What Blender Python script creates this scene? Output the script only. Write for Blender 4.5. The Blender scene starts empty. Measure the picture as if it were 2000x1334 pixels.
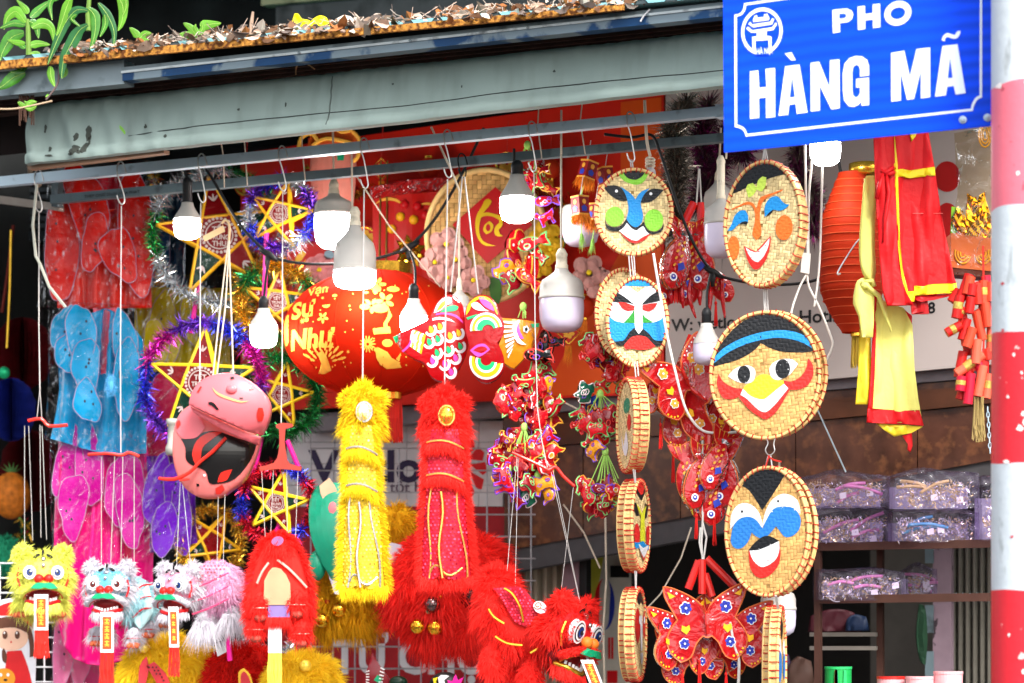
import bpy, math, random
from math import sin, cos, pi, radians, sqrt
from mathutils import Vector, Matrix
from mathutils.geometry import delaunay_2d_cdt

# ---------------------------------------------------------------- camera, sky, sun, exposure
SC = bpy.context.scene
COL = SC.collection
FP, D0, MSL, CAMZ, HY = 5000.0, 5.5, 0.52, 1.6, 1250.0   # focal length in photo pixels, distance, facade slope, eye height, horizon row
cam = bpy.data.cameras.new('camera')
camo = bpy.data.objects.new('camera', cam); COL.objects.link(camo)
camo.location = (0, 0, CAMZ); camo.rotation_euler = (radians(90), 0, 0)
cam.sensor_width = 36; cam.lens = FP / 2000 * 36
cam.shift_y = (HY - 667) / 2000
cam.clip_start = .1; cam.clip_end = 600
cam.dof.use_dof = True; cam.dof.focus_distance = 5.35; cam.dof.aperture_fstop = 4.5
SC.camera = camo
world = bpy.data.worlds.new('World'); SC.world = world; world.use_nodes = True
wn = world.node_tree; wn.nodes.clear()
SUN_EL, SUN_AZ = radians(42), radians(24)     # the sun stands behind the camera, a little to its right, behind thin cloud
sky = wn.nodes.new('ShaderNodeTexSky'); sky.sky_type = 'NISHITA'; sky.sun_disc = False
sky.sun_elevation = SUN_EL; sky.sun_rotation = pi - SUN_AZ
sky.dust_density = 3.0; sky.ozone_density = .6
hsv = wn.nodes.new('ShaderNodeHueSaturation'); hsv.inputs['Saturation'].default_value = .30
bg = wn.nodes.new('ShaderNodeBackground'); bg.inputs['Strength'].default_value = .15
wo = wn.nodes.new('ShaderNodeOutputWorld')
wn.links.new(sky.outputs[0], hsv.inputs['Color']); wn.links.new(hsv.outputs[0], bg.inputs['Color']); wn.links.new(bg.outputs[0], wo.inputs['Surface'])
sl = bpy.data.lights.new('sun', 'SUN'); sl.energy = 1.6; sl.angle = radians(14); sl.color = (1, .97, .93)
suno = bpy.data.objects.new('sun', sl); COL.objects.link(suno)
sdir = Vector((sin(SUN_AZ) * cos(SUN_EL), -cos(SUN_AZ) * cos(SUN_EL), sin(SUN_EL)))
suno.rotation_euler = (-sdir).to_track_quat('-Z', 'Y').to_euler(); suno.location = sdir * 20
SC.view_settings.view_transform = 'Standard'; SC.view_settings.look = 'None'
SC.view_settings.exposure = 1.6; SC.view_settings.gamma = 1
SC.cycles.use_denoising = True
SC.cycles.max_bounces = 6; SC.cycles.transparent_max_bounces = 12
SC.cycles.sample_clamp_indirect = 4; SC.cycles.caustics_reflective = False; SC.cycles.caustics_refractive = False

# ---------------------------------------------------------------- helpers
RN = random.Random(7)
U = RN.uniform
NRM = Vector((MSL, 1, 0)).normalized()
def dep(px, off=0): return (D0 + off) / (1 + MSL * (px - 1000) / FP)
def F(px, py, off=0):
    Y = dep(px, off); return Vector(((px - 1000) * Y / FP, Y, CAMZ + (HY - py) * Y / FP))
def lin(c): return c / 12.92 if c <= .04045 else ((c + .055) / 1.055) ** 2.4
def hx(h): return tuple(lin(int(h[i:i + 2], 16) / 255) for i in (0, 2, 4))
def Zm(ox, oy, sc):                                  # coordinates read in an enlarged view -> photo pixels
    def z(*a):
        if len(a) == 1: return [(ox + p[0] / sc, oy + p[1] / sc) for p in a[0]]
        return (ox + a[0] / sc, oy + a[1] / sc)
    z.s = sc; return z
def lerp(a, b, t): return a + (b - a) * t
def lin2(p, q): return lambda x: p[1] + (q[1] - p[1]) * (x - p[0]) / (q[0] - p[0])

def smooth_line(pts, n=5, closed=True, sharp=60):
    m = len(pts); out = []
    for i in range(m if closed else m - 1):
        p0, p1, p2, p3 = (pts[(i + j) % m] if closed else pts[max(0, min(m - 1, i + j))] for j in (-1, 0, 1, 2))
        def cusp(a, b, c):
            u = (b[0] - a[0], b[1] - a[1]); v = (c[0] - b[0], c[1] - b[1])
            lu = math.hypot(*u); lv = math.hypot(*v)
            if lu < 1e-9 or lv < 1e-9: return True
            return (u[0] * v[0] + u[1] * v[1]) / (lu * lv) < cos(radians(sharp))
        D = len(p1)
        t1 = [0] * D if cusp(p0, p1, p2) else [(p2[k] - p0[k]) / 2 for k in range(D)]
        t2 = [0] * D if cusp(p1, p2, p3) else [(p3[k] - p1[k]) / 2 for k in range(D)]
        for q in range(n):
            t = q / n; a = 2 * t**3 - 3 * t**2 + 1; b = t**3 - 2 * t**2 + t; c = -2 * t**3 + 3 * t**2; d = t**3 - t**2
            out.append(tuple(a * p1[k] + b * t1[k] + c * p2[k] + d * t2[k] for k in range(D)))
    if not closed: out.append(tuple(pts[-1]))
    return out
def oval(cx, cy, rx, ry, n=28, rot=0):
    c, s = cos(rot), sin(rot)
    return [(cx + rx * cos(a) * c - ry * sin(a) * s, cy + rx * cos(a) * s + ry * sin(a) * c) for a in (2 * pi * i / n for i in range(n))]

MATS = {}
def mat(name, col, rough=.5, metal=0, var=.12, ns=25, bump=0, bs=300, spec=.25, emit=0, island=0, transl=0, alpha=1, coat=0, dirt=None, ds=12, dw=(.55, .7), dst=None):
    if name in MATS: return MATS[name]
    if isinstance(col, str): col = hx(col)
    m = bpy.data.materials.new(name); m.use_nodes = True; nt = m.node_tree; N = nt.nodes; L = nt.links
    b = N['Principled BSDF']
    tc = N.new('ShaderNodeTexCoord')
    no = N.new('ShaderNodeTexNoise'); no.inputs['Scale'].default_value = ns; no.inputs['Detail'].default_value = 5
    L.new(tc.outputs['Object'], no.inputs['Vector'])
    mr = N.new('ShaderNodeMapRange'); mr.inputs[1].default_value = .25; mr.inputs[2].default_value = .75
    mr.inputs[3].default_value = 1 - var; mr.inputs[4].default_value = 1 + var
    L.new(no.outputs['Fac'], mr.inputs[0]); val = mr.outputs[0]
    if island:
        g = N.new('ShaderNodeNewGeometry'); m2 = N.new('ShaderNodeMapRange')
        m2.inputs[3].default_value = 1 - island; m2.inputs[4].default_value = 1 + island
        L.new(g.outputs['Random Per Island'], m2.inputs[0])
        mu = N.new('ShaderNodeMath'); mu.operation = 'MULTIPLY'; L.new(val, mu.inputs[0]); L.new(m2.outputs[0], mu.inputs[1]); val = mu.outputs[0]
    hs = N.new('ShaderNodeHueSaturation'); hs.inputs['Color'].default_value = (*col, 1); L.new(val, hs.inputs['Value'])
    cout = hs.outputs[0]
    if dirt:
        n3 = N.new('ShaderNodeTexNoise'); n3.inputs['Scale'].default_value = ds; n3.inputs['Detail'].default_value = 8
        if dst:
            vm = N.new('ShaderNodeVectorMath'); vm.operation = 'MULTIPLY'; vm.inputs[1].default_value = dst; L.new(tc.outputs['Object'], vm.inputs[0]); L.new(vm.outputs[0], n3.inputs['Vector'])
        else: L.new(tc.outputs['Object'], n3.inputs['Vector'])
        m3 = N.new('ShaderNodeMapRange'); m3.inputs[1].default_value, m3.inputs[2].default_value = dw
        L.new(n3.outputs['Fac'], m3.inputs[0])
        mx = N.new('ShaderNodeMix'); mx.data_type = 'RGBA'; mx.inputs[7].default_value = (*(hx(dirt) if isinstance(dirt, str) else dirt), 1)
        L.new(m3.outputs[0], mx.inputs[0]); L.new(cout, mx.inputs[6]); cout = mx.outputs[2]
    L.new(cout, b.inputs['Base Color'])
    b.inputs['Roughness'].default_value = rough; b.inputs['Metallic'].default_value = metal
    b.inputs['Specular IOR Level'].default_value = spec; b.inputs['Alpha'].default_value = alpha
    b.inputs['Coat Weight'].default_value = coat; b.inputs['Coat Roughness'].default_value = .08
    if emit: b.inputs['Emission Color'].default_value = (1, .97, .92, 1); b.inputs['Emission Strength'].default_value = emit
    if bump:
        n2 = N.new('ShaderNodeTexNoise'); n2.inputs['Scale'].default_value = bs; n2.inputs['Detail'].default_value = 4
        L.new(tc.outputs['Object'], n2.inputs['Vector'])
        bp = N.new('ShaderNodeBump'); bp.inputs['Strength'].default_value = bump; bp.inputs['Distance'].default_value = .004
        L.new(n2.outputs['Fac'], bp.inputs['Height']); L.new(bp.outputs[0], b.inputs['Normal'])
    if transl:
        tr = N.new('ShaderNodeBsdfTranslucent'); L.new(cout, tr.inputs['Color'])
        mx = N.new('ShaderNodeMixShader'); mx.inputs[0].default_value = transl
        L.new(b.outputs[0], mx.inputs[1]); L.new(tr.outputs[0], mx.inputs[2]); L.new(mx.outputs[0], N['Material Output'].inputs['Surface'])
    MATS[name] = m; return m

def film(name, col=(1, 1, 1), gloss=.12, rough=.12, ns=30, bump=.6, body=0):
    """clear crinkled plastic: lets light through tinted, glints where it creases; body = share of pigment"""
    if name in MATS: return MATS[name]
    if isinstance(col, str): col = hx(col)
    m = bpy.data.materials.new(name); m.use_nodes = True; nt = m.node_tree; N = nt.nodes; L = nt.links
    N.remove(N['Principled BSDF'])
    tc = N.new('ShaderNodeTexCoord'); no = N.new('ShaderNodeTexNoise'); no.inputs['Scale'].default_value = ns
    no.inputs['Detail'].default_value = 3; no.inputs['Distortion'].default_value = 1.2
    L.new(tc.outputs['Object'], no.inputs['Vector'])
    bp = N.new('ShaderNodeBump'); bp.inputs['Strength'].default_value = bump; bp.inputs['Distance'].default_value = .008
    L.new(no.outputs['Fac'], bp.inputs['Height'])
    tr = N.new('ShaderNodeBsdfTransparent'); tr.inputs['Color'].default_value = (*[c ** .6 if body else c for c in col], 1)
    gl = N.new('ShaderNodeBsdfGlossy'); gl.inputs['Roughness'].default_value = rough; L.new(bp.outputs[0], gl.inputs['Normal'])
    fr_ = N.new('ShaderNodeFresnel'); fr_.inputs['IOR'].default_value = 1.4; L.new(bp.outputs[0], fr_.inputs['Normal'])
    mr = N.new('ShaderNodeMath'); mr.operation = 'MULTIPLY'; mr.use_clamp = True; mr.inputs[1].default_value = gloss * (3 if body else 5)
    L.new(fr_.outputs[0], mr.inputs[0])
    base = tr.outputs[0]
    if body:
        pb = N.new('ShaderNodeBsdfPrincipled'); pb.inputs['Base Color'].default_value = (*col, 1); pb.inputs['Roughness'].default_value = .35; pb.inputs['Specular IOR Level'].default_value = .2; L.new(bp.outputs[0], pb.inputs['Normal'])
        tl = N.new('ShaderNodeBsdfTranslucent'); tl.inputs['Color'].default_value = (*col, 1)
        a = N.new('ShaderNodeMixShader'); a.inputs[0].default_value = .3; L.new(pb.outputs[0], a.inputs[1]); L.new(tl.outputs[0], a.inputs[2])
        c = N.new('ShaderNodeMixShader'); c.inputs[0].default_value = body; L.new(tr.outputs[0], c.inputs[1]); L.new(a.outputs[0], c.inputs[2]); base = c.outputs[0]
    mx = N.new('ShaderNodeMixShader'); L.new(mr.outputs[0], mx.inputs[0]); L.new(base, mx.inputs[1]); L.new(gl.outputs[0], mx.inputs[2])
    L.new(mx.outputs[0], N['Material Output'].inputs['Surface'])
    MATS[name] = m; return m

TXC = {}
def text2d(st, bold=0.0, shear=0.0):
    key = (st, bold, shear)
    if key in TXC: return TXC[key]
    cu = bpy.data.curves.new('text', 'FONT'); cu.body = st; cu.size = 1; cu.offset = bold; cu.shear = shear; cu.resolution_u = 3
    o = bpy.data.objects.new('text', cu); COL.objects.link(o)
    me = bpy.data.meshes.new_from_object(o.evaluated_get(bpy.context.evaluated_depsgraph_get()))
    r = ([(v.co.x, v.co.y) for v in me.vertices], [list(p.vertices) for p in me.polygons])
    bpy.data.objects.remove(o); bpy.data.curves.remove(cu); bpy.data.meshes.remove(me)
    TXC[key] = r; return r

class MB:
    """collects one mesh; coordinates are photo pixels (x right, y down, d = depth away from the viewer, in pixels of that distance)"""
    def __init__(s, t, unit=None, at=None, rot=None):
        s.t = t; s.v = []; s.f = []; s.mi = []; s.m = 0
        s.k = t.k; s.ax, s.ay = t.px, t.py; s.xs = t.xs; s.X = None; s.base = Vector((0, 0, 0))
        if unit:                                     # local design units: unit photo pixels each, centred on photo point at=(x,y,d)
            a = at or (t.px, t.py, 0)
            s.base = s.P(*a) if len(a) == 3 else s.P(a[0], a[1], 0)
            s.ax = s.ay = 0; s.k = t.k * unit; s.xs = 1; s.X = rot or Matrix.Identity(3)
    def P(s, x, y, d=0):
        if s.t.plane and s.X is None: return F(x, y, s.t.off) + NRM * (d * s.k) - s.t.loc
        v = Vector(((x - s.ax) * s.xs, d, s.ay - y))
        if s.X: v = s.X @ v
        return v * s.k + s.base
    def add(s, vs, fs, m=None):
        o = len(s.v); s.v += vs
        for f in fs: s.f.append([i + o for i in f]); s.mi.append(s.m if m is None else m)
    def grid(s, nx, ny, fn, m=None, wrapx=False, wrapy=False):
        vs = [fn(i, j) for j in range(ny) for i in range(nx)]; fs = []
        for j in range(ny if wrapy else ny - 1):
            for i in range(nx if wrapx else nx - 1):
                a, b = i, (i + 1) % nx; c, d = j, (j + 1) % ny
                fs.append([c * nx + a, c * nx + b, d * nx + b, d * nx + a])
        s.add(vs, fs, m)
    def rawtube(s, P, r, n=6, closed=False, m=None):
        R = r if isinstance(r, (list, tuple)) else [r] * len(P)
        k = len(P); vs = []; prev = None
        for i in range(k):
            a = P[(i - 1) % k] if closed or i else P[0]; b = P[(i + 1) % k] if closed or i < k - 1 else P[-1]
            t = (b - a); t = t.normalized() if t.length > 1e-9 else Vector((0, 0, 1))
            if prev is None:
                u = t.cross(Vector((0, 1, 0)));  u = u if u.length > .05 else t.cross(Vector((1, 0, 0)))
            else: u = prev - t * prev.dot(t)
            u = u.normalized() if u.length > 1e-9 else Vector((1, 0, 0)); prev = u; w = t.cross(u)
            vs += [P[i] + (u * cos(2 * pi * q / n) + w * sin(2 * pi * q / n)) * R[i] for q in range(n)]
        fs = []
        for i in range(k if closed else k - 1):
            for q in range(n): fs.append([i * n + q, i * n + (q + 1) % n, ((i + 1) % k) * n + (q + 1) % n, ((i + 1) % k) * n + q])
        if not closed: fs.append(list(range(n))[::-1]); fs.append([(k - 1) * n + q for q in range(n)])
        s.add(vs, fs, m)
    def tube(s, pts, r, n=6, closed=False, m=None, sm=0):
        k0 = len(pts)
        if sm: pts = smooth_line([tuple(p) + (0,) * (3 - len(p)) for p in pts], sm, closed, 170)
        if isinstance(r, (list, tuple)) and len(r) != len(pts):
            q = [i * (k0 - 1) / (len(pts) - 1) for i in range(len(pts))]; r = [lerp(r[int(u)], r[min(len(r) - 1, int(u) + 1)], u - int(u)) for u in q]
        R = [q * s.k for q in r] if isinstance(r, (list, tuple)) else r * s.k
        s.rawtube([s.P(*p) for p in pts], R, n, closed, m)
    def lathe(s, cx, cy, d, prof, n=24, m=None, sq=1, ang=(0, 2 * pi)):
        full = abs(ang[1] - ang[0] - 2 * pi) < 1e-6; nn = n if full else n + 1
        def fn(i, j):
            a = lerp(ang[0], ang[1], i / n); r, y = prof[j]
            return s.P(cx + r * cos(a), cy + y, d + r * sin(a) * sq)
        s.grid(nn, len(prof), fn, m, wrapx=full)
    def ell(s, cx, cy, d, rx, ry, rd=None, nu=16, nv=10, m=None, v0=0, v1=1):
        rd = rx if rd is None else rd
        s.grid(nu, nv + 1, lambda i, j: s.P(cx + rx * cos(2 * pi * i / nu) * sin(pi * lerp(v0, v1, j / nv)), cy - ry * cos(pi * lerp(v0, v1, j / nv)), d + rd * sin(2 * pi * i / nu) * sin(pi * lerp(v0, v1, j / nv))), m, wrapx=True)
    def box(s, x0, y0, x1, y1, d0, d1, m=None):
        vs = [s.P(x, y, d) for d in (d0, d1) for y in (y0, y1) for x in (x0, x1)]
        s.add(vs, [[0, 2, 3, 1], [4, 5, 7, 6], [0, 1, 5, 4], [2, 6, 7, 3], [0, 4, 6, 2], [1, 3, 7, 5]], m)
    def quadbox(s, pts, d0, d1, m=None):             # four corners (TL, TR, BR, BL) and a thickness
        vs = [s.P(x, y, d) for d in (d0, d1) for x, y in pts]
        s.add(vs, [[0, 3, 2, 1], [4, 5, 6, 7], [0, 1, 5, 4], [1, 2, 6, 5], [2, 3, 7, 6], [3, 0, 4, 7]], m)
    def poly(s, pts, d=0, th=0, step=0, hf=None, m=None, sm=0, back=None):
        """filled outline; hf(x, y) gives relief; th = thickness"""
        if sm: pts = smooth_line(pts, sm)
        q = [Vector(p[:2]) for p in pts]; nb = len(q)
        if step:
            x0, x1 = min(p.x for p in q), max(p.x for p in q); y0, y1 = min(p.y for p in q), max(p.y for p in q)
            j = 0; y = y0 + step * .5
            while y < y1:
                x = x0 + step * (.5 if j % 2 else .25)
                xs = []
                for i in range(nb):
                    a, b = q[i], q[(i + 1) % nb]
                    if (a.y > y) != (b.y > y): xs.append(a.x + (b.x - a.x) * (y - a.y) / (b.y - a.y))
                xs.sort()
                for i in range(0, len(xs) - 1, 2):
                    x = xs[i] + step * .45
                    while x < xs[i + 1] - step * .45: q.append(Vector((x, y))); x += step
                y += step; j += 1
        vo, _, fo, *_r = delaunay_2d_cdt(q, [], [list(range(nb))], 1, 1e-5)
        top = [s.P(p.x, p.y, d + (hf(p.x, p.y) if hf else 0)) for p in vo]
        s.add(top, [list(f) for f in fo], m)
        if th:
            n = len(vo); bt = [s.P(p.x, p.y, d + th - (hf(p.x, p.y) if hf and back else 0)) for p in vo]
            s.add(bt, [list(f)[::-1] for f in fo], m)
            ec = {}
            for f in fo:
                for i in range(len(f)):
                    e = (f[i], f[(i + 1) % len(f)]); ec[e] = 1
            side = [e for e in ec if (e[1], e[0]) not in ec]
            o = len(s.v) - 2 * n
            for a, b in side: s.f.append([o + b, o + a, o + n + a, o + n + b]); s.mi.append(s.m if m is None else m)
    def text(s, st, x, y, h, bold=.0, slope=0, d=0, xs=1, hf=None, m=None, sub=0, rot=0, center=False, shear=0):
        vs, fs = text2d(st, bold, shear); sz = h / .72
        if center: x -= (max(v[0] for v in vs) + min(v[0] for v in vs)) / 2 * sz * xs
        c, sn = cos(rot), sin(rot); P = []
        for vx, vy in vs:
            a, b = vx * sz * xs, -vy * sz; P.append((x + a * c - b * sn, y + a * sn + b * c - a * slope))
        if sub:
            tri = []
            for f in fs:
                for i in range(1, len(f) - 1): tri.append([f[0], f[i], f[i + 1]])
            for _ in range(sub):
                mid = {}; nt = []
                def md(a, b):
                    kk = (min(a, b), max(a, b))
                    if kk not in mid: P.append(((P[a][0] + P[b][0]) / 2, (P[a][1] + P[b][1]) / 2)); mid[kk] = len(P) - 1
                    return mid[kk]
                for a, b, cc in tri:
                    ab, bc, ca = md(a, b), md(b, cc), md(cc, a); nt += [[a, ab, ca], [ab, b, bc], [ca, bc, cc], [ab, bc, ca]]
                tri = nt
            fs = tri
        s.add([s.P(px, py, d + (hf(px, py) if hf else 0)) for px, py in P], fs, m)
    def blade(s, p, dr, l, w, droop=0, m=None, curl=.25):
        """one hair or tinsel strip from p (metres) along dr"""
        dr = dr.normalized(); sd = dr.cross(Vector((U(-1, 1), U(-1, 1) - 1.5, U(-1, 1))))
        sd = sd.normalized() * w * .5 if sd.length > 1e-6 else Vector((w * .5, 0, 0))
        cv = Vector((U(-1, 1), U(-1, 1), U(-1, 1))) * l * curl
        g = Vector((0, 0, -droop * l))
        a = p + dr * l * .5 + cv * .4 + g * .3; b = p + dr * l + cv + g
        s.add([p - sd, p + sd, a + sd * .8, a - sd * .8, b], [[0, 1, 2, 3], [3, 2, 4]], m)
    def fur_ell(s, cx, cy, d, rx, ry, rd, n, l, w=2.2, droop=.5, m=None, face=None, v0=0, v1=1, out=1):
        n = int(n * 1.7); w *= .62
        for _ in range(n):
            z = U(1 - 2 * v1, 1 - 2 * v0); a = U(0, 2 * pi); r = sqrt(max(0, 1 - z * z))
            x, y, dd = r * cos(a), -z, r * sin(a)
            if face and not face(x, y, dd): continue
            nn = Vector((x / rx, dd / rd, -y / ry)).normalized()
            if s.X: nn = s.X @ nn
            q = 7.0; cl = Vector((sin(x * q + y * 5), sin(y * q - dd * 4), sin(dd * q + x * 6)))
            dr = nn * out + cl * .45 + Vector((U(-.22, .22), U(-.22, .22), U(-.22, .22)))
            s.blade(s.P(cx + rx * x, cy + ry * y, d + rd * dd), dr, l * s.k * U(.45, 1.1) * (1 + .3 * cl.x), w * s.k, droop, m)
    def fringe(s, pts, dr, n, l, w=2.2, spread=.35, droop=.2, m=None, dj=2, jit=1.5):
        """hair growing from a line of points (x, y, d) in direction dr (dx, dy, dd) or a function of t"""
        pts = [tuple(p) + (0,) * (3 - len(p)) for p in pts]; seg = []
        for a, b in zip(pts[:-1], pts[1:]): seg.append(math.dist(a, b))
        tot = sum(seg); n = int(n * 1.6); w *= .65
        for _ in range(n):
            u = U(0, tot); i = 0; u0 = u
            while i < len(seg) - 1 and u > seg[i]: u -= seg[i]; i += 1
            a, b = pts[i], pts[i + 1]; t = u / seg[i] if seg[i] else 0
            x, y, d = (lerp(a[q], b[q], t) for q in range(3))
            dd = dr(u0 / tot) if callable(dr) else dr
            v = Vector((dd[0], dd[2] if len(dd) > 2 else -.3, -dd[1]))
            if s.X: v = s.X @ v
            v = v.normalized() + Vector((U(-spread, spread), U(-spread, spread), U(-spread, spread)))
            s.blade(s.P(x + U(-jit, jit), y + U(-jit, jit), d + U(-dj, dj)), v, l * s.k * U(.65, 1.2), w * s.k, droop, m)
    def tinsel(s, pts, n, l, w=1.8, ms=(0,), closed=True, core=True, seg=None):
        """metallic strips bristling round a wire"""
        pts = [tuple(p) + (0,) * (3 - len(p)) for p in pts]; k = len(pts); last = k if closed else k - 1
        for q in range(n):
            u = U(0, last); i = int(u) % k; t = u - int(u); a, b = pts[i], pts[(i + 1) % k]
            p = s.P(*(lerp(a[c], b[c], t) for c in range(3)))
            dr = Vector((U(-1, 1), U(-1, 1), U(-1, 1)))
            mm = ms[int(u / last * len(ms) * 3) % len(ms)] if seg else RN.choice(ms)
            s.blade(p, dr, l * s.k * U(.5, 1.15), w * s.k, .1, mm, .2)
        if core: s.tube(pts, w * .5, 5, closed, ms[0])
    def sequins(s, inside, x0, y0, x1, y1, st, r, hf, m=None, jit=.6):
        j = 0; y = y0
        while y < y1:
            x = x0 + (st / 2 if j % 2 else 0)
            while x < x1:
                if inside(x, y):
                    d = hf(x, y); tx, ty = U(-.25, .25), U(-.25, .25)
                    vs = [s.P(x + r * cos(a), y + r * sin(a), d - .8 + r * (tx * cos(a) + ty * sin(a))) for a in (2 * pi * q / 6 for q in range(6))]
                    s.add(vs, [list(range(6))], m)
                x += st
            y += st * .9; j += 1

def inpoly(pts):
    def f(x, y):
        c = False; n = len(pts)
        for i in range(n):
            a, b = pts[i], pts[(i + 1) % n]
            if (a[1] > y) != (b[1] > y) and x < a[0] + (b[0] - a[0]) * (y - a[1]) / (b[1] - a[1]): c = not c
        return c
    return f

LABELS = {}
class T:
    """one thing: an Empty at its place that parents its parts, or (single) one mesh"""
    def __init__(s, name, label, cat, px, py, off=0, group=None, plane=False, yaw=0, single=False, kind=None):
        s.px, s.py, s.off, s.plane, s.single = px, py, off, plane, single
        s.k = dep(px, off) / FP; s.loc = F(px, py, off); s.yaw = yaw; s.xs = 1 / cos(yaw) if yaw else 1
        s.name, s.label, s.cat, s.group, s.kind = name, label, cat, group, kind
        s.o = None if single else s.top(bpy.data.objects.new(name, None))
        if s.o: s.o.empty_display_size = .05
    def top(s, o):
        COL.objects.link(o); o.location = s.loc; o.rotation_euler.z = s.yaw
        if s.label: o['label'] = s.label
        if s.cat: o['category'] = s.cat
        if s.group: o['group'] = s.group
        if s.kind: o['kind'] = s.kind
        return o
    def mb(s, **k): return MB(s, **k)
    def add(s, name, mb, mats, parent=None, smooth=False, kind=None, label=None):
        if not isinstance(mats, (list, tuple)): mats = [mats]
        me = mb if isinstance(mb, bpy.types.Mesh) else bpy.data.meshes.new(name)
        if me is not mb:
            me.from_pydata(mb.v, [], mb.f)
            for m in mats: me.materials.append(m)
            if len(mats) > 1: me.polygons.foreach_set('material_index', mb.mi)
            if smooth: me.polygons.foreach_set('use_smooth', [True] * len(me.polygons))
            me.update()
        o = bpy.data.objects.new(name, me)
        if s.single and s.o is None: o.name = s.name; s.o = s.top(o); return o
        COL.objects.link(o); o.parent = parent or s.o
        if kind: o['kind'] = kind
        if label: o['label'] = label
        return o
# ---------------------------------------------------------------- the place
WHT = mat('white_paint', 'E8E8EA', .5, var=.05); BLK = mat('black_paint', '141414', .45)
RED = mat('red_paint', 'C8141A', .45); YEL = mat('yellow_paint', 'F2D21E', .5); STEEL = mat('galvanised', 'B2C6D2', .4, .15, var=.12, ns=9, dirt='6F7C84', ds=30, dw=(.6, .8))
def struct(name, label=None):
    t = T(name, None, None, 1000, 1250, 0, kind='structure', single=True); return t
def wb(name, corners, mats, kind='structure'):      # a slab given by world corners
    t = T(name, None, None, 1000, 1250, 0, single=True, kind=kind); m = t.mb()
    m.add([Vector(c) - t.loc for c in corners[0]], corners[1]); t.add(name, m, mats); return t
ASPH = mat('asphalt', (.05, .05, .052), .85, var=.3, ns=60, bump=.4)
PAVE = mat('paving', (.22, .21, .2), .8, var=.2, ns=8, bump=.2, dirt=(.1, .1, .1), ds=3)
wb('ground', ([(-150, -150, 0), (150, -150, 0), (150, 150, 0), (-150, 150, 0)], [[0, 1, 2, 3]]), ASPH)
ux = Vector((1, -MSL, 0)).normalized()              # along the shop front, to the right
f0 = Vector((0, D0, 0))
def fr(a, b, z): p = f0 + ux * a + NRM * b; return (p.x, p.y, z)   # along the front, into the shop, height
def slab(a0, a1, b0, b1, z0, z1):
    vs = [fr(a, b, z) for z in (z0, z1) for b in (b0, b1) for a in (a0, a1)]
    return vs, [[0, 2, 3, 1], [4, 5, 7, 6], [0, 1, 5, 4], [2, 6, 7, 3], [0, 4, 6, 2], [1, 3, 7, 5]]
wb('pavement', slab(-8, 8, -1.6, 6, .004, .13), PAVE)
def wall(name, label, cat, sl, m):
    t = T(name, label, cat, 1000, 1250, 0, single=True); q = t.mb(); q.add([Vector(c) - t.loc for c in sl[0]], sl[1]); t.add(name, q, m); return t
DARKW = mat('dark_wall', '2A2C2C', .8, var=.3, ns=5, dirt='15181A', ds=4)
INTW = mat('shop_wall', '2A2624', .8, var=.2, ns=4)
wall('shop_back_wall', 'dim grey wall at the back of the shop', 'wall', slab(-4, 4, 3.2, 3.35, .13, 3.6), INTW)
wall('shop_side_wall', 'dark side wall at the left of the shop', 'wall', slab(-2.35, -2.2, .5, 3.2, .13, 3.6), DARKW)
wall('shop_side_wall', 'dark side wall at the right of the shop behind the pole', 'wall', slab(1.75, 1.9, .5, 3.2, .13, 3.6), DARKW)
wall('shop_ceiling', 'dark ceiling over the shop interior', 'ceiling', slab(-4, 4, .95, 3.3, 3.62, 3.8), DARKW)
# the building above the roof
UPW = mat('stained_render', '23292A', .9, var=.35, ns=3, dirt='0E1112', ds=2.5, dw=(.4, .65))
t = T('upper_wall', 'dark stained wall of the building above the shop roof', 'wall', 700, 20, 1.7, plane=True)
m = t.mb(); m.quadbox([(-700, -900), (2900, -900), (2900, 200), (-700, 330)], 0, 120); t.add('wall_face', m, UPW)
m = t.mb(); m.quadbox([(521, -80), (2600, -230), (2600, -170), (524, 16)], -26, 0); t.add('ledge', m, mat('mossy_cream', 'A9A884', .8, var=.2, ns=6, dirt='3A4034', ds=9))
m = t.mb(); m.quadbox([(545, 14), (2600, -165), (2600, -60), (545, 70)], -12, 0); t.add('soffit', m, mat('grey_render', '55585A', .85, var=.2, ns=5, dirt='2A2C2C', ds=7))

# ---- roof of trapezoidal sheet with rusty edge
TEAL = mat('teal_sheet', '6FA0A6', .45, .2, var=.15, ns=8, dirt='4C5C5C', ds=14)
RUST = mat('rust', 'BC8238', .9, var=.6, ns=220, bump=.6, bs=400, dirt='5A3212', ds=110, dw=(.44, .6))
BEAMG = mat('beam_grey', '7C898E', .5, .3, var=.2, ns=7, dirt='4F5A5E', ds=16)
BEAMB = mat('beam_blue', '0E3860', .45, .1, var=.25, ns=10, dirt='6F7F88', ds=6, dw=(.52, .55))
rust_t = lin2((0, 120), (1220, 9)); rust_b = lin2((0, 136), (1220, 20))
t = T('sheet_roof', 'teal corrugated roof sheet with rusty orange front edge', 'roof', 600, 60, -.3, plane=True)
for i in range(-9, 34):                              # each rib of the sheet, running up and back
    m = t.mb(); x = i * 57 + 12
    for (a, b, ha, hb) in ((0, 31, 0, 0), (31, 38, 0, 9), (38, 50, 9, 9), (50, 57, 9, 0)):
        vs = []
        for (xx, hh) in ((x + a, ha), (x + b, hb)):
            p = F(xx, rust_t(xx) - hh + 1, -.3) - t.loc
            vs += [p, p + NRM * .5 + Vector((0, 0, .128)), p + NRM * 1.95 + Vector((0, 0, .49))]
        m.add(vs, [[0, 3, 4, 1], [1, 4, 5, 2]])
    v = [F(x + c, rust_t(x + c) - h + 1, -.3) - t.loc + NRM * .002 for c, h in ((31, 0), (38, 9), (50, 9), (57, 0))]
    m.add(v, [[0, 3, 2, 1]], 1)
    t.add('roof_sheet_rib', m, [TEAL, mat('rib_end', '3C474A', .7)])
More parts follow.
